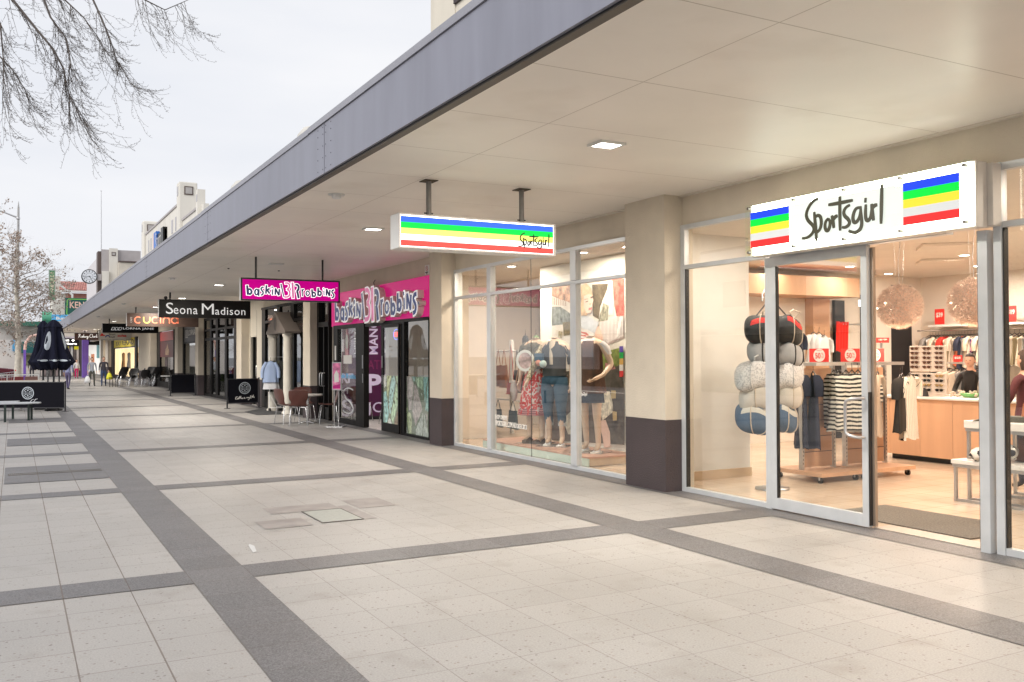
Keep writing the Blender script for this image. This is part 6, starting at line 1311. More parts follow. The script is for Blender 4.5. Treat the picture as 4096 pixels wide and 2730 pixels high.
hung(8.86,8.55,1.37,.18,.95,navyc,'second navy top behind the first at the rack end',gA,rz=R(60),sleeve='short')
hung(9.93,8.40,1.33,.17,.70,greyc,'grey and white striped tee beside the door edge',gA,rz=R(60),sleeve='short'); hung(9.86,8.28,1.28,.15,.5,strz,'striped short tee beside the door edge',gA,rz=R(60),sleeve='short')
hung(10.06,8.02,1.32,.21,.72,blackc,'black tee hung in front of the pinstripe shirt',gA,rz=R(28),sleeve='short'); hung(10.20,8.10,1.33,.21,.70,blackc,'second black tee hung close behind the first',gA,rz=R(28),sleeve='short')
hung(10.40,8.14,1.33,.23,.84,pin,'white pinstripe shirt with long curved hem beside the counter',gA,rz=R(18),sleeve='short')
for i in range(5): hung(9.55+i*.14,8.72,1.37,.19,.75,[tanc,navyc,greyc,cream,blackc][i],'%s top on the rear side of the racks'%['khaki','navy','grey','cream','black'][i],gA,rz=R(60),sleeve='short')
# tent cards
def card(x,y,z,w,h,lines,label,rz=R(25),face='x',grp='red sale cards'):
    t=thing('sale_card',label,'sign',(x,y,z),grp); u=Vector((math.cos(-rz),math.sin(-rz),0)); n=u.cross(UZ); o=Vector((x,y,z))
    obj('card',MB().prism([(-w/2,0),(w/2,0),(w/2,h),(-w/2,h)],o,u,UZ,n*-.006),red,t); obj('stand',MB().prism([(-w/3,-.012),(w/3,-.012),(w/3,0),(-w/3,0)],o,u,UZ,n*.02),acry,t)
    return t,o,u,n
for i,(x,l) in enumerate(((8.93,'left red sale card on the clothes rack reading fifty percent off'),(9.49,'middle red sale card on the clothes rack reading fifty percent off'),(9.95,'right red sale card cut by the door frame reading fifty percent off'))):
    t,o,u,n=card(x,8.32,1.50,.25,.17,None,l)
    obj('white_disc',MB().prism([(math.cos(R(a))*.075,.085+math.sin(R(a))*.083) for a in range(0,360,15)],o+n*.001,u,UZ,n*.001),cardw,t)
    text('lettering','50',o+n*.003+UZ*.08-u*.018,u,UZ,red,t,w=.07,h=.075,depth=.001,bold=.02); text('lettering','%',o+n*.003+UZ*.10+u*.04,u,UZ,red,t,w=.035,h=.035,depth=.001); text('lettering','OFF',o+n*.003+UZ*.06+u*.04,u,UZ,red,t,w=.035,h=.025,depth=.001); text('lettering','TAKE A FURTHER',o+n*.003+UZ*.145,u,UZ,red,t,w=.07,h=.011,depth=.001)
def price(x,y,z,w,h,s,label,u):
    t=thing('price_sign',label,'sign',(x,y,z),'red price signs'); u=Vector(u).normalized(); n=u.cross(UZ); o=Vector((x,y,z))
    obj('card',MB().prism([(-w/2,0),(w/2,0),(w/2,h),(-w/2,h)],o,u,UZ,n*-.006),red,t)
    text('lettering',s,o+n*.002+UZ*h*.6,u,UZ,cardw,t,w=w*.7,h=h*.35,depth=.002,bold=.03); return t
price(15.85,11.72,2.17,.21,.30,'$39','red thirty nine dollar sign on the wall shelf','0 -1 0'.split() and (0,-1,0)); price(15.85,10.26,2.17,.2,.29,'$19','red nineteen dollar sign on the wall seen through the right pane',(0,-1,0))
t=price(10.32,8.5,1.75,.18,.07,'$9','small red nine dollar sign on a rack post beside the nearer ball',(.9,-.4,0)); obj('sign_post',MB().box(10.30,10.33,8.505,8.53,1.49,1.76),steel,t)
price(14.4,10.3,1.46,.17,.11,'$25','red price sign in front of the assistant on the low rail',(0,-1,0))
# back wall rail and garments
t=thing('wall_rail','long chrome wall rail with shelf along the back wall','rail',(15.8,11,2)); obj('rail',MB().tube([(15.7,12.1,2.05),(15.7,4.0,2.05)],.015,n=8),chrome,t); obj('shelf',MB().box(15.75,16.19,10.9,11.9,2.12,2.16),white,t); obj('shelf',MB().box(15.75,16.19,5,10.5,2.12,2.16),white,t)
cols=[greyc,whitec,tanc,cream,cream,redc,redc,cream,tanc,cream,cream,oran,navyc,greyc,cream,cream,flor,greyc,cream,cream]
nmc={id(greyc):'grey',id(whitec):'white',id(tanc):'khaki',id(cream):'cream',id(redc):'red',id(oran):'rust',id(navyc):'navy',id(flor):'dark floral',id(blackc):'black'}
ordn=['first','second','third','fourth','fifth','sixth','seventh','eighth','ninth','tenth','eleventh','twelfth','thirteenth','fourteenth','fifteenth','sixteenth','seventeenth','eighteenth','nineteenth','twentieth']
for i,m in enumerate(cols): hung(15.7,11.82-i*.062,1.95,.17,.52+.12*((i*7)%5)/4,m,'%s garment, %s from the left on the back wall rail'%(nmc[id(m)],ordn[i]),'garments on the back wall rail',rz=R(-12),sleeve='short' if i%3==0 else None,depth=.03)
for i in range(14): hung(15.7,10.55-i*.09,1.95,.17,.55,[cream,greyc,cream,navyc,whitec,cream,tanc][i%7],'%s garment, %s right of the floral dress on the wall rail'%(nmc[id([cream,greyc,cream,navyc,whitec,cream,tanc][i%7])],ordn[i]),'garments on the back wall rail',rz=R(-12),sleeve=None,depth=.04)
t=thing('low_rail','low chrome rail with cream and black garments behind the counter','rail',(14.6,10.3,1.4)); obj('rail',MB().box(14.5,14.53,9.7,10.9,1.42,1.45),steel,t); obj('leg',MB().box(14.5,14.53,9.7,9.73,0,1.42).box(14.5,14.53,10.87,10.9,0,1.42),steel,t)
for i in range(8): hung(14.52,10.8-i*.13,1.33,.17,.5,[blackc,cream,cream,cream,greyc,blackc,navyc,cream][i],'%s top, %s on the low rail behind the counter'%(['black','cream','cream','cream','grey','black','navy','cream'][i],ordn[i]),'garments on the low rail behind the counter',rz=R(-20),sleeve=None)
# garments by the joinery wall
t=thing('red_scarf_rail','short rail carrying bright red fabric between two dark panels','rail',(14,12.2,2.3)); obj('rail',MB().tube([(13.6,12.13,2.16),(14.25,12.13,2.16)],.014,n=8),steel,t)
def rf(u,v): return (13.47+.30*u*(1-.05*v),12.12+.03*math.sin(u*25+v),2.20-.55*v+.01*math.sin(u*14))
tag(obj('red_fabric',MB().grid(rf,40,10),redc),'length of bright red fabric hung on the rail between dark panels','fabric')
for i in range(3): hung(12.48+i*.13,11.75,1.98-.05*(i==2),.19,.50,whitec,'white tee, %s of three hung before the wooden wall panel'%ordn[i],'white tees before the wooden panel',rz=R(15),sleeve='short')
hung(10.9,10.6,1.97,.2,.5,navyc,'navy tee with pale collar just right of the gym bags','navy tees',rz=R(20)); 
t=thing('exit_light','small glowing white emergency light box above the dark panel','lamp',(13.7,11.6,2.5)); obj('case',MB().box(13.45,13.8,11.55,11.6,2.46,2.58),em('exit_white',(.9,.9,1),1.2),t)
# handbags by the rail on the rack
brn=M('leather_tan',(.36,.14,.06),.45,var=.12,vs=8); dkb=M('leather_dark',(.045,.03,.025),.45); redb=M('leather_red',(.50,.06,.03),.4); sat=M('leather_brown',(.22,.09,.055),.45,var=.15)
def tote(x,y,z,w,h,m,label,strap=.4,group=None,rz=0):
    t=thing('handbag',label,'bag',(x,y,z),group); c,s=math.cos(rz),math.sin(rz)
    def g(px,py,pz): return Vector((x+px*c-py*s,y+px*s+py*c,z+pz))
    mb=MB(); mb.grid(lambda u,v: tuple(g((w/2)*(1-.12*v)*math.copysign(abs(math.cos(2*math.pi*u))**.6,math.cos(2*math.pi*u)),.05*(1-.6*v)*math.copysign(abs(math.sin(2*math.pi*u))**.6,math.sin(2*math.pi*u)),h*v+.01*math.sin(9*u+4*v))),28,8)
    obj('bag_body',mb,m,t); obj('strap',MB().tube([g(-w*.33,0,h*.95),g(-w*.12,0,h+strap*.7),g(0,0,h+strap),g(w*.12,0,h+strap*.7),g(w*.33,0,h*.95)],.008,n=6),m,t); obj('bag_base',MB().prism([(-w/2*.98,-.045),(w/2*.98,-.045),(w/2*.98,.045),(-w/2*.98,.045)],g(0,0,0),Vector((c,s,0)),Vector((-s,c,0)),(0,0,.01)),m,t)
    return t
t=thing('handbag_rack','white rack bar carrying handbags behind the left display pane','rack',(9,16.6,0)); obj('bar',MB().tube([(9,17.3,1.69),(9,15.95,1.69)],.018,n=8).tube([(9.3,18.6,1.81),(9.0,18.1,1.81)],.018,n=8),white,t); obj('post',MB().box(8.97,9.03,16.53,16.62,0,1.92),white,t); obj('low_bar',MB().tube([(9,17.3,.68),(9,15.95,.68)],.018,n=8),white,t)
for (y,z,w,h,m,s_,l) in ((17.12,.95,.30,.44,brn,.32,'large tan tote bag hung at the left of the handbag rack'),(16.86,.93,.30,.46,brn,.32,'second tan tote bag close beside the first'),(16.55,.80,.34,.24,redb,.78,'red shoulder bag with long straps on the handbag rack post'),(16.30,.85,.26,.45,dkb,.40,'dark green tote bag behind the red shoulder bag'),(16.12,.85,.26,.45,dkb,.38,'dark tote bag at the right end of the handbag rack')):
    tote(8.97,y,z,w,h,m,l,s_,'handbags on the rack',rz=R(90))
for (y,w,m,l) in ((17.0,.5,M('leather_teal',(.02,.05,.06),.5),'dark teal holdall hung low on the handbag rack'),(16.35,.55,M('leather_teal',(.02,.05,.06),.5),'second dark teal holdall low on the rack near the shoes')): tote(8.9,y,.12,w,.36,m,l,.2,'holdalls low on the rack',rz=R(80))
tote(9.1,18.25,.1,.5,.5,M('leather_plum',(.10,.06,.10),.5),'plum fabric bag standing low behind the leftmost pane',.3,None,rz=R(90))
hung(9.0,16.0,2.02,.24,.55,blackc,'black jacket hung high behind the left mannequin','jackets behind the display',rz=R(60),sleeve='long'); hung(9.1,15.75,2.02,.24,.5,M('cloth_green',(.10,.16,.06),.85),'green jacket hung high behind the left mannequin','jackets behind the display',rz=R(60),sleeve='short')
hung(9.0,17.95,1.98,.26,.5,M('cloth_brown',(.16,.06,.04),.85),'brown top hung behind the leftmost window pane','jackets behind the display',rz=R(60),sleeve='short'); hung(9.1,17.8,1.98,.26,.5,blackc,'black top hung behind the leftmost window pane','jackets behind the display',rz=R(60),sleeve='short')
for i in range(3): tote(9.05,18.35-.12*i,1.15,.12,.25,tanc,'small %s purse on long straps behind the leftmost pane'%['left','middle','right'][i],.35,'small purses on long straps',rz=R(90))
obj('rear_shelf',MB().box(10.8,11.0,12.62,18.5,.01,3.1),M('taupe_wall',(.50,.40,.30),.8),S)
obj('rear_wall_panel',MB().box(10.7,10.79,14.2,15.6,.01,3.1),warmwall,S); obj('rear_bulkhead',MB().box(9.9,10.79,13.5,16.2,2.75,3.1),M('taupe_light',(.60,.46,.32),.8),S)
# hanging gym bags behind the small window
t=thing('bag_hanger','tall slim stand with curved hook carrying the gym bags','stand',(7.9,8.02,0)); obj('hook',MB().tube([(7.9,8.1,.05),(7.9,8.1,2.30),(7.84,8.08,2.36),(7.76,8.05,2.36),(7.70,8.03,2.30),(7.69,8.02,2.22)],.012,n=8),steel,t); obj('foot',MB().lathe([(.2,0),(.2,.02),(.02,.04)],(7.9,8.1,.007),20),steel,t)
obj('spreader',MB().tube([(7.55,8.05,1.98),(7.86,8.06,2.27),(8.2,8.05,1.98)],.009,n=6),dark,t)
def gym(x,y,z,w,h,m,trim,label,rot=0,cap=None):
    t=thing('gym_bag',label,'bag',(x,y,z),'gym bags on the hanger'); c,s=math.cos(rot),math.sin(rot)
    def f_(u,v,k=1): 
        a=2*math.pi*u; tt=math.pi*v; px=w/2*k*abs(math.sin(tt))**.8*math.cos(a)*(1+.10*math.sin(2*a+x*9)); tw_=math.sin(x*13+z*7)*.10*px/w; py=.15*k*abs(math.sin(tt))**.6*math.sin(a); pz=h/2*k*math.copysign(abs(math.cos(tt))**.75,math.cos(tt))
        pz+= .03*math.sin(a*3+x*5)*math.sin(tt)+tw_
        return (x+px*c-py*s,y+px*s+py*c,z+pz)
    obj('bag_body',MB().grid(f_,30,18),m,t)
    for a0 in (.68,.82): obj('piping',MB().tube([f_(a0,v/16,1.02) for v in range(1,16)],.007,n=6),trim,t)
    obj('strap',MB().tube([f_(.70,.12,1),(x-w*.2*c,y-.12,z+h*.62),(x,y-.10,z+h*.72),(x+w*.2*c,y-.12,z+h*.62),f_(.80,.12,1)],.010,n=6),trim,t)
    if cap: obj('end_patch',MB().grid(lambda u,v:f_(.60+.3*u,.30+.14*v,1.015),10,4),cap,t)
gm=[(M('bag_black',(.02,.02,.02),.6,bump=.8,bs=14),cream,redc),(M('bag_grey',(.40,.40,.41),.7,bump=.9,bs=14),blackc,None),(tweed,tweed,None),(M('bag_stone',(.58,.54,.49),.7,bump=.9,bs=12),cream,None),(M('bag_blue',(.06,.11,.19),.7,bump=.9,bs=12),cream,M('bag_sand',(.55,.53,.48),.7))]
zs=[1.88,1.60,1.36,1.11,.84]; nm_=['topmost black','second tier grey','third tier white tweed','fourth tier stone','lowest blue']
for i in range(5):
    for k,(dx,s_) in enumerate(((-.25,'left'),(.25,'right'))):
        gym(7.88+dx*(.82,.80,1.05,.95,.92)[i]+(.03 if i%2 else -.02),8.0+.03*i%2,zs[i],(.46,.42,.56,.50,.50)[i],(.34,.28,.34,.32,.34)[i],gm[i][0],gm[i][1],'%s gym bag on the %s side of the hanger'%(nm_[i],s_),rot=R(18 if k else -12),cap=gm[i][2])
# tables on the right
tmar=M('tabletop_marble',(.78,.76,.73),.3,var=.05,vs=5)
def nest(x0,x1,y0,y1,h,label,th=.045):
    t=thing('display_table',label,'table',((x0+x1)/2,(y0+y1)/2,0),'nested display tables'); obj('tabletop',MB().box(x0,x1,y0,y1,h-th,h),tmar,t,bevel=.004)
    obj('apron',MB().box(x0+.01,x1-.01,y0+.01,y1-.01,h-th-.035,h-th-.001),steel,t)
    for x in (x0+.02,x1-.05):
        for y in (y0+.02,y1-.05): obj('leg',MB().box(x,x+.03,y,y+.03,0.007,h-th-.036),steel,t)
        obj('foot_rail',MB().box(x+.002,x+.028,y0+.055,y1-.055,.007,.035),steel,t)
nest(8.95,9.75,5.2,6.50,.455,'lower white topped display table just inside the entrance'); nest(9.12,10.0,5.0,6.46,.87,'taller white topped display table just inside the entrance',.08)
t=thing('clutch_bag','flat dark olive clutch bag lying on the taller display table','bag',(9.3,6.2,.87)); obj('bag_body',MB().prism([(-.28,0),(.3,-.02),(.3,.06),(-.1,.055)],(9.22,6.1,.872),Vector((.45,-.9,0)).normalized(),UZ,(.2,.1,0)),M('bag_olive',(.07,.065,.045),.6),t,bevel=.01)
zeb=pattern('scarf_zebra',(.03,.03,.04),(.72,.68,.62),11,.38)
t=thing('patterned_scarf','crumpled black and white patterned scarf on the lower display table','scarf',(9.1,6.25,.46)); rr=random.Random(2)
mb=MB(); 
for k in range(3): mb.grid(lambda u,v:(9.10+.05*k+(.17-.03*k)*math.sin(math.pi*v)*math.cos(2*math.pi*u)*(1+.12*math.sin(9*u*6.28+k)),6.18-.08*k+(.17-.03*k)*math.sin(math.pi*v)*math.sin(2*math.pi*u),.52+.07*math.cos(math.pi*v)+.018*math.sin(u*38+v*9+k)+.02*k),40,14)
obj('cloth',mb,zeb,t)
t=tote(9.35,5.86,.46,.34,.24,sat,'brown leather satchel with buckled flap on the lower table',.10,None,rz=R(75)); tote(9.35,5.80,.875,.36,.20,M('leather_orange',(.45,.15,.06),.45,var=.1),'orange brown leather bag on the taller table at the right edge',.04,None,rz=R(75))
tote(9.5,5.1,.875,.4,.1,M('bag_greenblack',(.05,.055,.045),.6),'dark studded bag at the far right of the taller table',.02,None,rz=R(75))
tag(obj('entrance_mat',MB().prism([(7.2,5.05),(7.45,5.04),(8.1,5.45),(8.05,6.62),(7.2,6.62)][::-1],(0,0,.0065),UX,UY,(0,0,.012)),M('coir_mat',(.17,.15,.125),.95,var=.3,vs=60,bump=.8,bs=200)),'brown grey entrance mat just inside the open shop doorway','mat')
# ------------------------------------------------------------------ window display
t=thing('display_plinth','long low display plinth with pink wood top and pale green front','plinth',(7.6,12.5,0))
obj('top_board',MB().box(7.18,8.03,10.95,14.3,.125,.148),M('plinth_wood',(.56,.33,.25),.4,var=.08,vs=6),t); obj('front_board',MB().box(7.185,7.20,10.96,14.3,.012,.124),M('plinth_front',(.62,.72,.66),.25),t); obj('end_board',MB().box(7.205,8.03,10.96,10.98,.02,.124),M('plinth_end',(.52,.38,.26),.5,var=.1),t)
t=thing('display_board','tall white board carrying the large photographic street scene poster','display board',(8.1,12.4,.15))
obj('board',MB().box(8.05,8.12,11.12,13.78,.15,3.12),M('board_white',(.86,.82,.74),.6),t)
def pz(px,py,d=0):
    y=13.388-(px-970)*.00186; k=.001083-(px-970)*1.26e-7; z=2.426-(px-970)*9.1e-5+(500-py)*k; return (y,max(.16,min(2.76,z)))
def po(x,y): return (x*1.2497,1372+y*1.2497)
_pl=[0]
def pp(pts,m,nm='poster_shape'):
    _pl[0]+=1; q=[pz(*p) for p in pts]; return obj(nm,MB().prism([(-a,b) for a,b in q],(8.049-.0004*_pl[0],0,0),(0,-1,0),UZ,(-.0004,0,0)),m,PT)
PT=thing('street_scene_poster','large poster of a blonde figure by a white picket fence fixed behind the mannequins','poster',(8.04,12.3,.2))
def fl(n,c,var=.1,vs=5): return M('print_'+n,c,.45,var=var,vs=vs)
pp([(970,150),(2105,50),(2105,2760),(970,2900)],fl('base',(.72,.66,.58),.1))
pp([(970,180),(1340,150),(1340,470),(1240,420),(1100,380),(970,330)],fl('blossom',(.55,.30,.18),.7,11)); pp([(970,500),(1120,500),(1220,560),(1300,620),(1330,760),(970,800)],fl('tree',(.20,.22,.20),.7,12))
pp([(970,340),(1240,430),(1200,480),(970,470)],fl('rail',(.75,.68,.60)))
for i in range(8): pp([(985+i*32,350+i*9),(997+i*32,352+i*9),(997+i*32,470+i*3),(985+i*32,468+i*3)],fl('gap',(.30,.17,.10)))
pp([(1160,750),(1330,730),(1335,930),(1180,960)],fl('hedge',(.16,.12,.05),.8,25)); pp([(1090,880),(1160,900),(1150,1000),(1085,980)],fl('hedge2',(.40,.33,.2),.7,25))
pp([(1640,150),(1880,130),(1860,280),(1760,500),(1740,700),(1650,640)],fl('doorway',(.13,.10,.06),.5,14)); pp([(1940,70),(2105,50),(2105,640),(2000,650),(1970,500)],fl('redtree',(.62,.12,.09),.7,10)); pp([(1880,200),(1940,330),(1960,640),(1760,640),(1790,420)],fl('gable',(.66,.62,.57)))
pp([(1810,440),(1890,480),(1870,720),(1730,740)],fl('ivy',(.28,.27,.2),.7,20)); pp([(1750,750),(2105,640),(2105,1000),(1810,1130)],fl('fence_shade',(.45,.36,.33)))
for i in range(17):
    x=1762+i*20; y0=735-i*5.5; y1=1110-i*8; pp([(x,y0+14),(x+6,y0),(x+12,y0+12),(x+12,y1),(x,y1+3)],fl('picket',(.80,.74,.70),.03))
pp([(1990,1000),(2060,640),(2090,660),(2030,980)],fl('glare',(.80,.77,.73)))
pp([(1790,1230),(2060,1150),(2060,1450),(1800,1560)],fl('grass',(.18,.22,.05),.5,12)); pp([(1790,1170),(1900,1100),(1840,1240)],fl('shadow',(.08,.09,.10))); pp([(1780,1560),(2060,1420),(2105,1800),(2105,2700),(970,2900),(970,1560),(1340,1500),(1600,1550)],fl('road',(.095,.075,.06),.5,9)); pp([(1840,1390),(1960,1420),(1990,1490),(1840,1520)],fl('flowers',(.40,.18,.16),.7,20))
# figure on the poster
pp([(1460,170),(1560,130),(1640,210),(1660,330),(1640,480),(1560,640),(1480,640),(1455,400)],fl('hair',(.72,.48,.27),.35,9)); pp([(1520,330),(1600,300),(1655,330),(1668,400),(1650,470),(1655,540),(1620,600),(1560,600),(1520,500)],fl('face',(.82,.55,.43),.05))
pp([(1600,520),(1648,505),(1640,545),(1590,560)],fl('lips',(.55,.14,.12))); pp([(1545,420),(1585,405),(1590,418),(1548,436)],fl('eye',(.14,.08,.05))); pp([(1622,345),(1660,330),(1664,362),(1630,372)],fl('eye',(.14,.08,.05))); pp([(1615,440),(1638,448),(1630,470),(1605,470)],fl('nose',(.66,.38,.28))); pp([(1530,380),(1590,370),(1590,378),(1532,392)],fl('brow',(.35,.2,.1)))
pp([(1480,650),(1600,650),(1750,750),(1690,920),(1560,870),(1470,820)],fl('denim',(.58,.60,.63),.12,20))
pp([(1462,860),(1570,860),(1690,930),(1640,1080),(1480,1260),(1462,1200)],fl('shirt',(.78,.74,.70)))
for i in range(6): pp([(1470,880+i*55),(1500,900+i*50),(1560,905+i*40),(1600,950+i*36),(1590,970+i*34),(1540,935+i*38),(1480,915+i*50)],fl('shirt_stripe',(.55,.12,.10)))
pp([(1690,930),(1740,800),(1780,870),(1815,1000),(1812,1140),(1780,1080),(1700,1050)],fl('hand',(.80,.54,.42),.05))
for i in range(4): pp([(1712+i*26,960),(1716+i*26,960),(1735+i*24,1080),(1731+i*24,1080)],fl('finger_line',(.55,.30,.22)))
pp([po(1390,370),po(1530,380),po(1560,520),po(1565,640),po(1440,750),po(1400,560)],fl('skirt_print',(.74,.66,.52),.45,16)); pp([po(1390,750),po(1480,740),po(1530,900),po(1535,1080),po(1460,1090),po(1440,950)],fl('leg',(.78,.52,.42),.05)); pp([po(1310,460),po(1385,460),po(1400,700),po(1350,830),po(1330,700)],fl('arm',(.78,.52,.42),.05)); pp([po(960,700),po(1060,610),po(1075,610),po(1075,915),po(1010,910),po(970,800)],fl('pale_bag',(.72,.70,.58),.3,14)); pp([po(1545,365),po(1600,370),po(1600,470),po(1545,470)],fl('bottle',(.62,.47,.22))); pp([po(1560,630),po(1610,640),po(1610,750),po(1565,750)],fl('bottle',(.62,.47,.22)))
for i,m in enumerate((M('flag_indigo',(.10,.06,.35),.5),M('flag_green',(.02,.42,.09),.5),M('flag_gold',(.68,.42,.12),.5),cardw,M('flag_red',(.75,.05,.05),.5))): pp([(2052,1130+i*98),(2105,1128+i*98),(2105,1226+i*98),(2052,1228+i*98)],m,'flag_band')
# mannequins
manm=M('mannequin_skin',(.68,.50,.37),.4,var=.02)
def mannequin(x,y,rz,label,arms,legs):
    s=1.155; t=thing('mannequin',label,'mannequin',(x,y,.152),'headless display mannequins',rz); J,E=skeleton(s,0,arms,legs,True); J.pop('skull'); E=[e for e in E if 'skull' not in e]
    o=body_mesh(J,E,'pelvis'); o.data.materials.clear(); o.data.materials.append(manm); o.parent=t; 
    obj('neck_cap',MB().lathe([(0,0),(.062,0),(.06,.012),(0,.014)],(0,0,1.725),20,sy=.8),M('neck_cap',(.78,.62,.48),.3),t,local=True)
    obj('base_plate',MB().box(-.26,.26,-.2,.2,-.002,.004),M('base_glass',(.32,.27,.25),.12,spec=.8),t,local=True); return t
def lt(t,name,prof,m,sx=1,sy=.68,n=40,wob=None,c=(0,0,0)): return obj(name,MB().lathe(prof,c,n,sx=sx,sy=sy,wob=wob),m,t,local=True)
def tb(t,name,pts,r,m,n=12,flat=1.0): return obj(name,MB().tube(pts,r,n=n,flat=flat),m,t,local=True)
def shoe_(t,x,y,m,sole=cardw,heel=0,rot=0):
    c,s=math.cos(rot),math.sin(rot)
    pr=lambda px,py:(x+px*c-py*s,y+px*s+py*c)
    P_=[(-.035,.06),(-.045,0),(-.05,-.12),(-.04,-.2),(0,-.235),(.04,-.2),(.05,-.12),(.045,0),(.035,.06),(0,.085)]
    obj('shoe_sole',MB().prism([pr(*p) for p in P_],(0,0,.0),UX,UY,(0,0,.022+heel)),sole,t,local=True)
    mb=MB(); mb.grid(lambda u,v:(*pr(.047*(1-.25*v)*math.cos(6.283*u)*(1-.35*v),-.075+(.15-.07*v)*math.sin(6.283*u)+.035*v),.02+heel+.075*v**.8*(.55+.45*math.sin(6.283*u))),20,7); obj('shoe_upper',mb,m,t,local=True)
fold=lambda k,a0=.06: (lambda a,v: a0*v*math.sin(k*a)+.03*v*math.sin(2.3*k*a+1))
skp=pattern('skirt_red_print',(.62,.035,.03),(.75,.60,.55),26,.62)
m1=mannequin(7.6,13.18,R(-62),'headless mannequin in a dark blouse and long red patterned skirt, left of three',{'r':[(.24,.03,1.13),(.25,-.02,.91),(.25,-.04,.83)],'l':[(.25,.03,1.13),(.28,-.03,.90),(.28,-.05,.82)]},None)
lt(m1,'skirt',[(.36,.46),(.335,.60),(.29,.85),(.24,1.08),(.17,1.23),(.165,1.25)],skp,.80,.62,60,lambda a,v:(.09*(1-v))*math.sin(11*a)+.03*(1-v)*math.sin(23*a)); lt(m1,'skirt_hem_band',[(.365,.46),(.362,.50),(.345,.57)],stripes('hem_band',2,.035,.4,(.55,.25,.25),(.22,.05,.06)),.80,.62,60,lambda a,v:(.085*(1-v))*math.sin(11*a)+.03*(1-v)*math.sin(23*a))
dkbl=pattern('blouse_dark',(.05,.045,.03),(.13,.11,.07),40,.5); lt(m1,'blouse',[(.17,1.22),(.19,1.30),(.175,1.42),(.20,1.52),(.19,1.60),(.10,1.66)],dkbl,1.03,.82,40,fold(5,.04))
for sd in (-1,1): tb(m1,'puff_sleeve',[(sd*.17,0,1.62),(sd*.22,.02,1.57),(sd*.265,.03,1.47),(sd*.275,.03,1.40)],[.065,.085,.08,.055],dkbl)
obj('round_tote',MB().tube([(-.06,-.20,1.36),(-.06,-.215,1.36)],.145,n=36),M('tote_print',(.60,.42,.40),.6,var=.5,vs=11),m1,local=True); obj('tote_rim',MB().stroke(arc(0,0,.155,0,360,40),(-.06,-.217,1.36),UX,UZ,(0,-.006,0),.045),cardw,m1,local=True)
tb(m1,'bag_strap',[(-.10,-.06,1.67),(-.16,-.16,1.45),(-.27,-.14,1.1),(-.33,-.1,.95)],.012,M('strap_tan',(.42,.25,.15),.6),6); lt(m1,'necklace',[(.075,1.63),(.085,1.60),(.08,1.585)],M('beads',(.70,.60,.50),.5),1,.9,24,fold(12,.2),(0,-.03,0)); obj('side_bag',MB().sphere((-.36,-.1,.86),.14,16,10,sc=(.5,.4,1.3)),M('bag_mauve',(.40,.33,.30),.6),m1,local=True)
for sx,ro in ((-.12,.1),(.12,-.1)): shoe_(m1,sx,.0,M('sandal_black',(.02,.018,.018),.4),M('wedge_wood',(.09,.06,.045),.5),.035,ro)
m2=mannequin(7.62,12.60,R(-50),'headless mannequin in cuffed blue jeans, dark vest and cream lace sleeve, middle of three',{'r':[(.27,-.04,1.15),(.34,-.12,.93),(.36,-.16,.86)],'l':[(.24,.04,1.13),(.24,.0,.92),(.24,-.02,.84)]},{'l':[(.11,-.04,.50),(.11,-.0,.09),(.12,-.12,.035)],'r':[(.10,.02,.50),(.11,.1,.09),(.12,-.02,.035)]})
jm=M('jeans_wash',(.035,.085,.14),.8,var=.2,vs=9,streak=.3,bump=.2,bs=150)
for sd,ky,ay in ((1,-.04,.0),(-1,.02,.1)):
    tb(m2,'jeans_leg',[(sd*.09,0,1.08),(sd*.115,ky*.5,.85),(sd*.125,ky*1.15,.58),(sd*.127,ay*1.0,.36)],[.125,.116,.078,.066],jm,16); tb(m2,'jeans_cuff',[(sd*.127,ay,.42),(sd*.127,ay*1.05,.32)],[.069,.069],M('denim_cuff',(.50,.52,.52),.8),16)
lt(m2,'jeans_waist',[(.15,.98),(.19,1.05),(.17,1.2)],jm,1.0,.80); lt(m2,'vest',[(.20,1.12),(.185,1.25),(.19,1.45),(.20,1.55),(.11,1.67)],M('vest_dark',(.035,.035,.04),.8,var=.3),1.0,.80,40,fold(4,.04)); lt(m2,'blouse',[(.14,1.30),(.15,1.55),(.09,1.69)],cream,.45,.50,c=(0,-.085,0))
lace=pattern('lace_cream',(.70,.62,.45),(.34,.25,.14),48,.5); tb(m2,'lace_sleeve',[(-.19,.0,1.60),(-.27,-.02,1.45),(-.31,-.05,1.32),(-.36,-.10,1.18),(-.395,-.14,1.07)],[.05,.06,.055,.048,.042],lace); tb(m2,'vest_sleeve',[(.17,.0,1.60),(.25,.03,1.45),(.26,.03,1.30)],[.05,.055,.05],M('vest_dark',(.035,.035,.04),.8,var=.3)); tb(m2,'long_tail',[(-.15,.12,1.2),(-.2,.15,1.0),(-.2,.16,.85)],[.06,.05,.02],blackc,8,.4)
obj('pompom',MB().sphere((-.20,-.18,1.33),.055,12,8),M('pom_coral',(.75,.33,.25),.95,bump=.8,bs=90),m2,local=True); obj('pompom',MB().sphere((-.12,-.21,1.31),.06,12,8),M('pom_mint',(.55,.68,.66),.95,bump=.8,bs=90),m2,local=True); obj('belt_bag',MB().cbox((-.2,-.17,1.42),(.14,.08,.12)),jm,m2,local=True)
shoe_(m2,.13,-.02,whitec); shoe_(m2,-.13,.1,whitec)
m3=mannequin(7.58,11.50,R(-58),'headless mannequin in a brown fringed vest, white tee and short dark skirt, right of three',{'r':[(.26,.08,1.14),(.22,-.06,.95),(.18,-.16,.90)],'l':[(.28,.05,1.14),(.24,-.14,1.0),(.17,-.24,.95)]},{'l':[(.11,-.04,.50),(.11,.0,.09),(.12,-.12,.035)],'r':[(.10,.03,.50),(.11,.12,.09),(.12,0,.035)]})
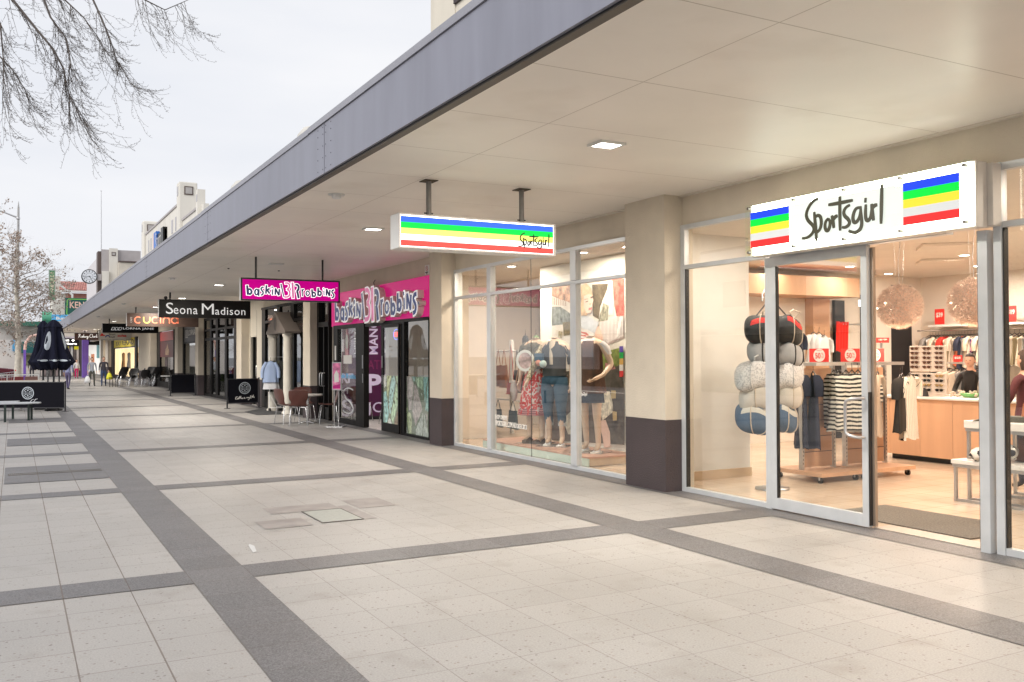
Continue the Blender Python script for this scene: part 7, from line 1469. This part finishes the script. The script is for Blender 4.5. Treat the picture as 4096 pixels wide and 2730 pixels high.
lt(m3,'tee',[(.15,1.1),(.165,1.35),(.17,1.55),(.10,1.69)],whitec,1.0,.80); lt(m3,'fringed_vest',[(.24,.88),(.215,1.05),(.19,1.25),(.185,1.45),(.175,1.58),(.12,1.66)],M('vest_brown',(.10,.045,.03),.85,var=.3,vs=14,streak=.06),1.0,.82,60,lambda a,v:.05*(1-v)*math.sin(25*a))
for sd in (-1,1): tb(m3,'tee_sleeve',[(sd*.17,0,1.63),(sd*.24,.03,1.55),(sd*.27,.05,1.45)],[.05,.062,.058],whitec)
lt(m3,'skirt',[(.225,.74),(.21,.85),(.20,1.0),(.165,1.18)],M('denim_dark',(.03,.04,.065),.8,var=.2,vs=12),.97,.82,40,fold(6,.03)); shoe_(m3,.13,-.02,whitec); shoe_(m3,-.13,.12,whitec)
# ------------------------------------------------------------------ street opposite, seen only as reflections in the glass
t=thing('opposite_building','white two storey shop building with awning across the street, seen in reflection','building',(-26,8,0))
obj('wall',MB().box(-32,-26,-14,5.5,0,8).box(-32,-26,5.6,20,0,6.8).box(-32,-26,20.1,60,0,7.5),wt,t); obj('awning',MB().box(-26,-22.5,-14,60,3.1,3.5),M('opp_awning',(.6,.6,.6),.6),t); obj('shop_glass',MB().box(-26,-25.9,-13,59,.5,2.8),gb,t)
for i in range(14): obj('window',MB().box(-26,-25.94,-12+i*5,-10+i*5,4.6,6.2),gb,t)
t=thing('hedge','long clipped green hedge along the far side of the road, seen in reflection','hedge',(-12,10,0)); mb=MB(); rr=random.Random(6)
mb.box(-13.2,-12.4,-12,45,0,.85); obj('foliage',mb,M('hedge_green',(.04,.07,.025),.9,var=.5,vs=20,bump=1,bs=30),t)
struct('roadway',MB().add([(-22,-60,.008),(-14.2,-60,.008),(-14.2,66,.008),(-22,66,.008)],[(0,1,2,3)]),M('asphalt',(.06,.06,.062),.85,var=.1))
for (x,y,sd_) in ((-9,3,21),(-9.5,16,22)): 
    rnd.seed(sd_); fartree(x,y,7.5,'street tree across the pavement at the %s, seen reflected in the shop glass'%('near side' if y<5 else 'far side'),2.8,14,'reflected street trees',sd_)
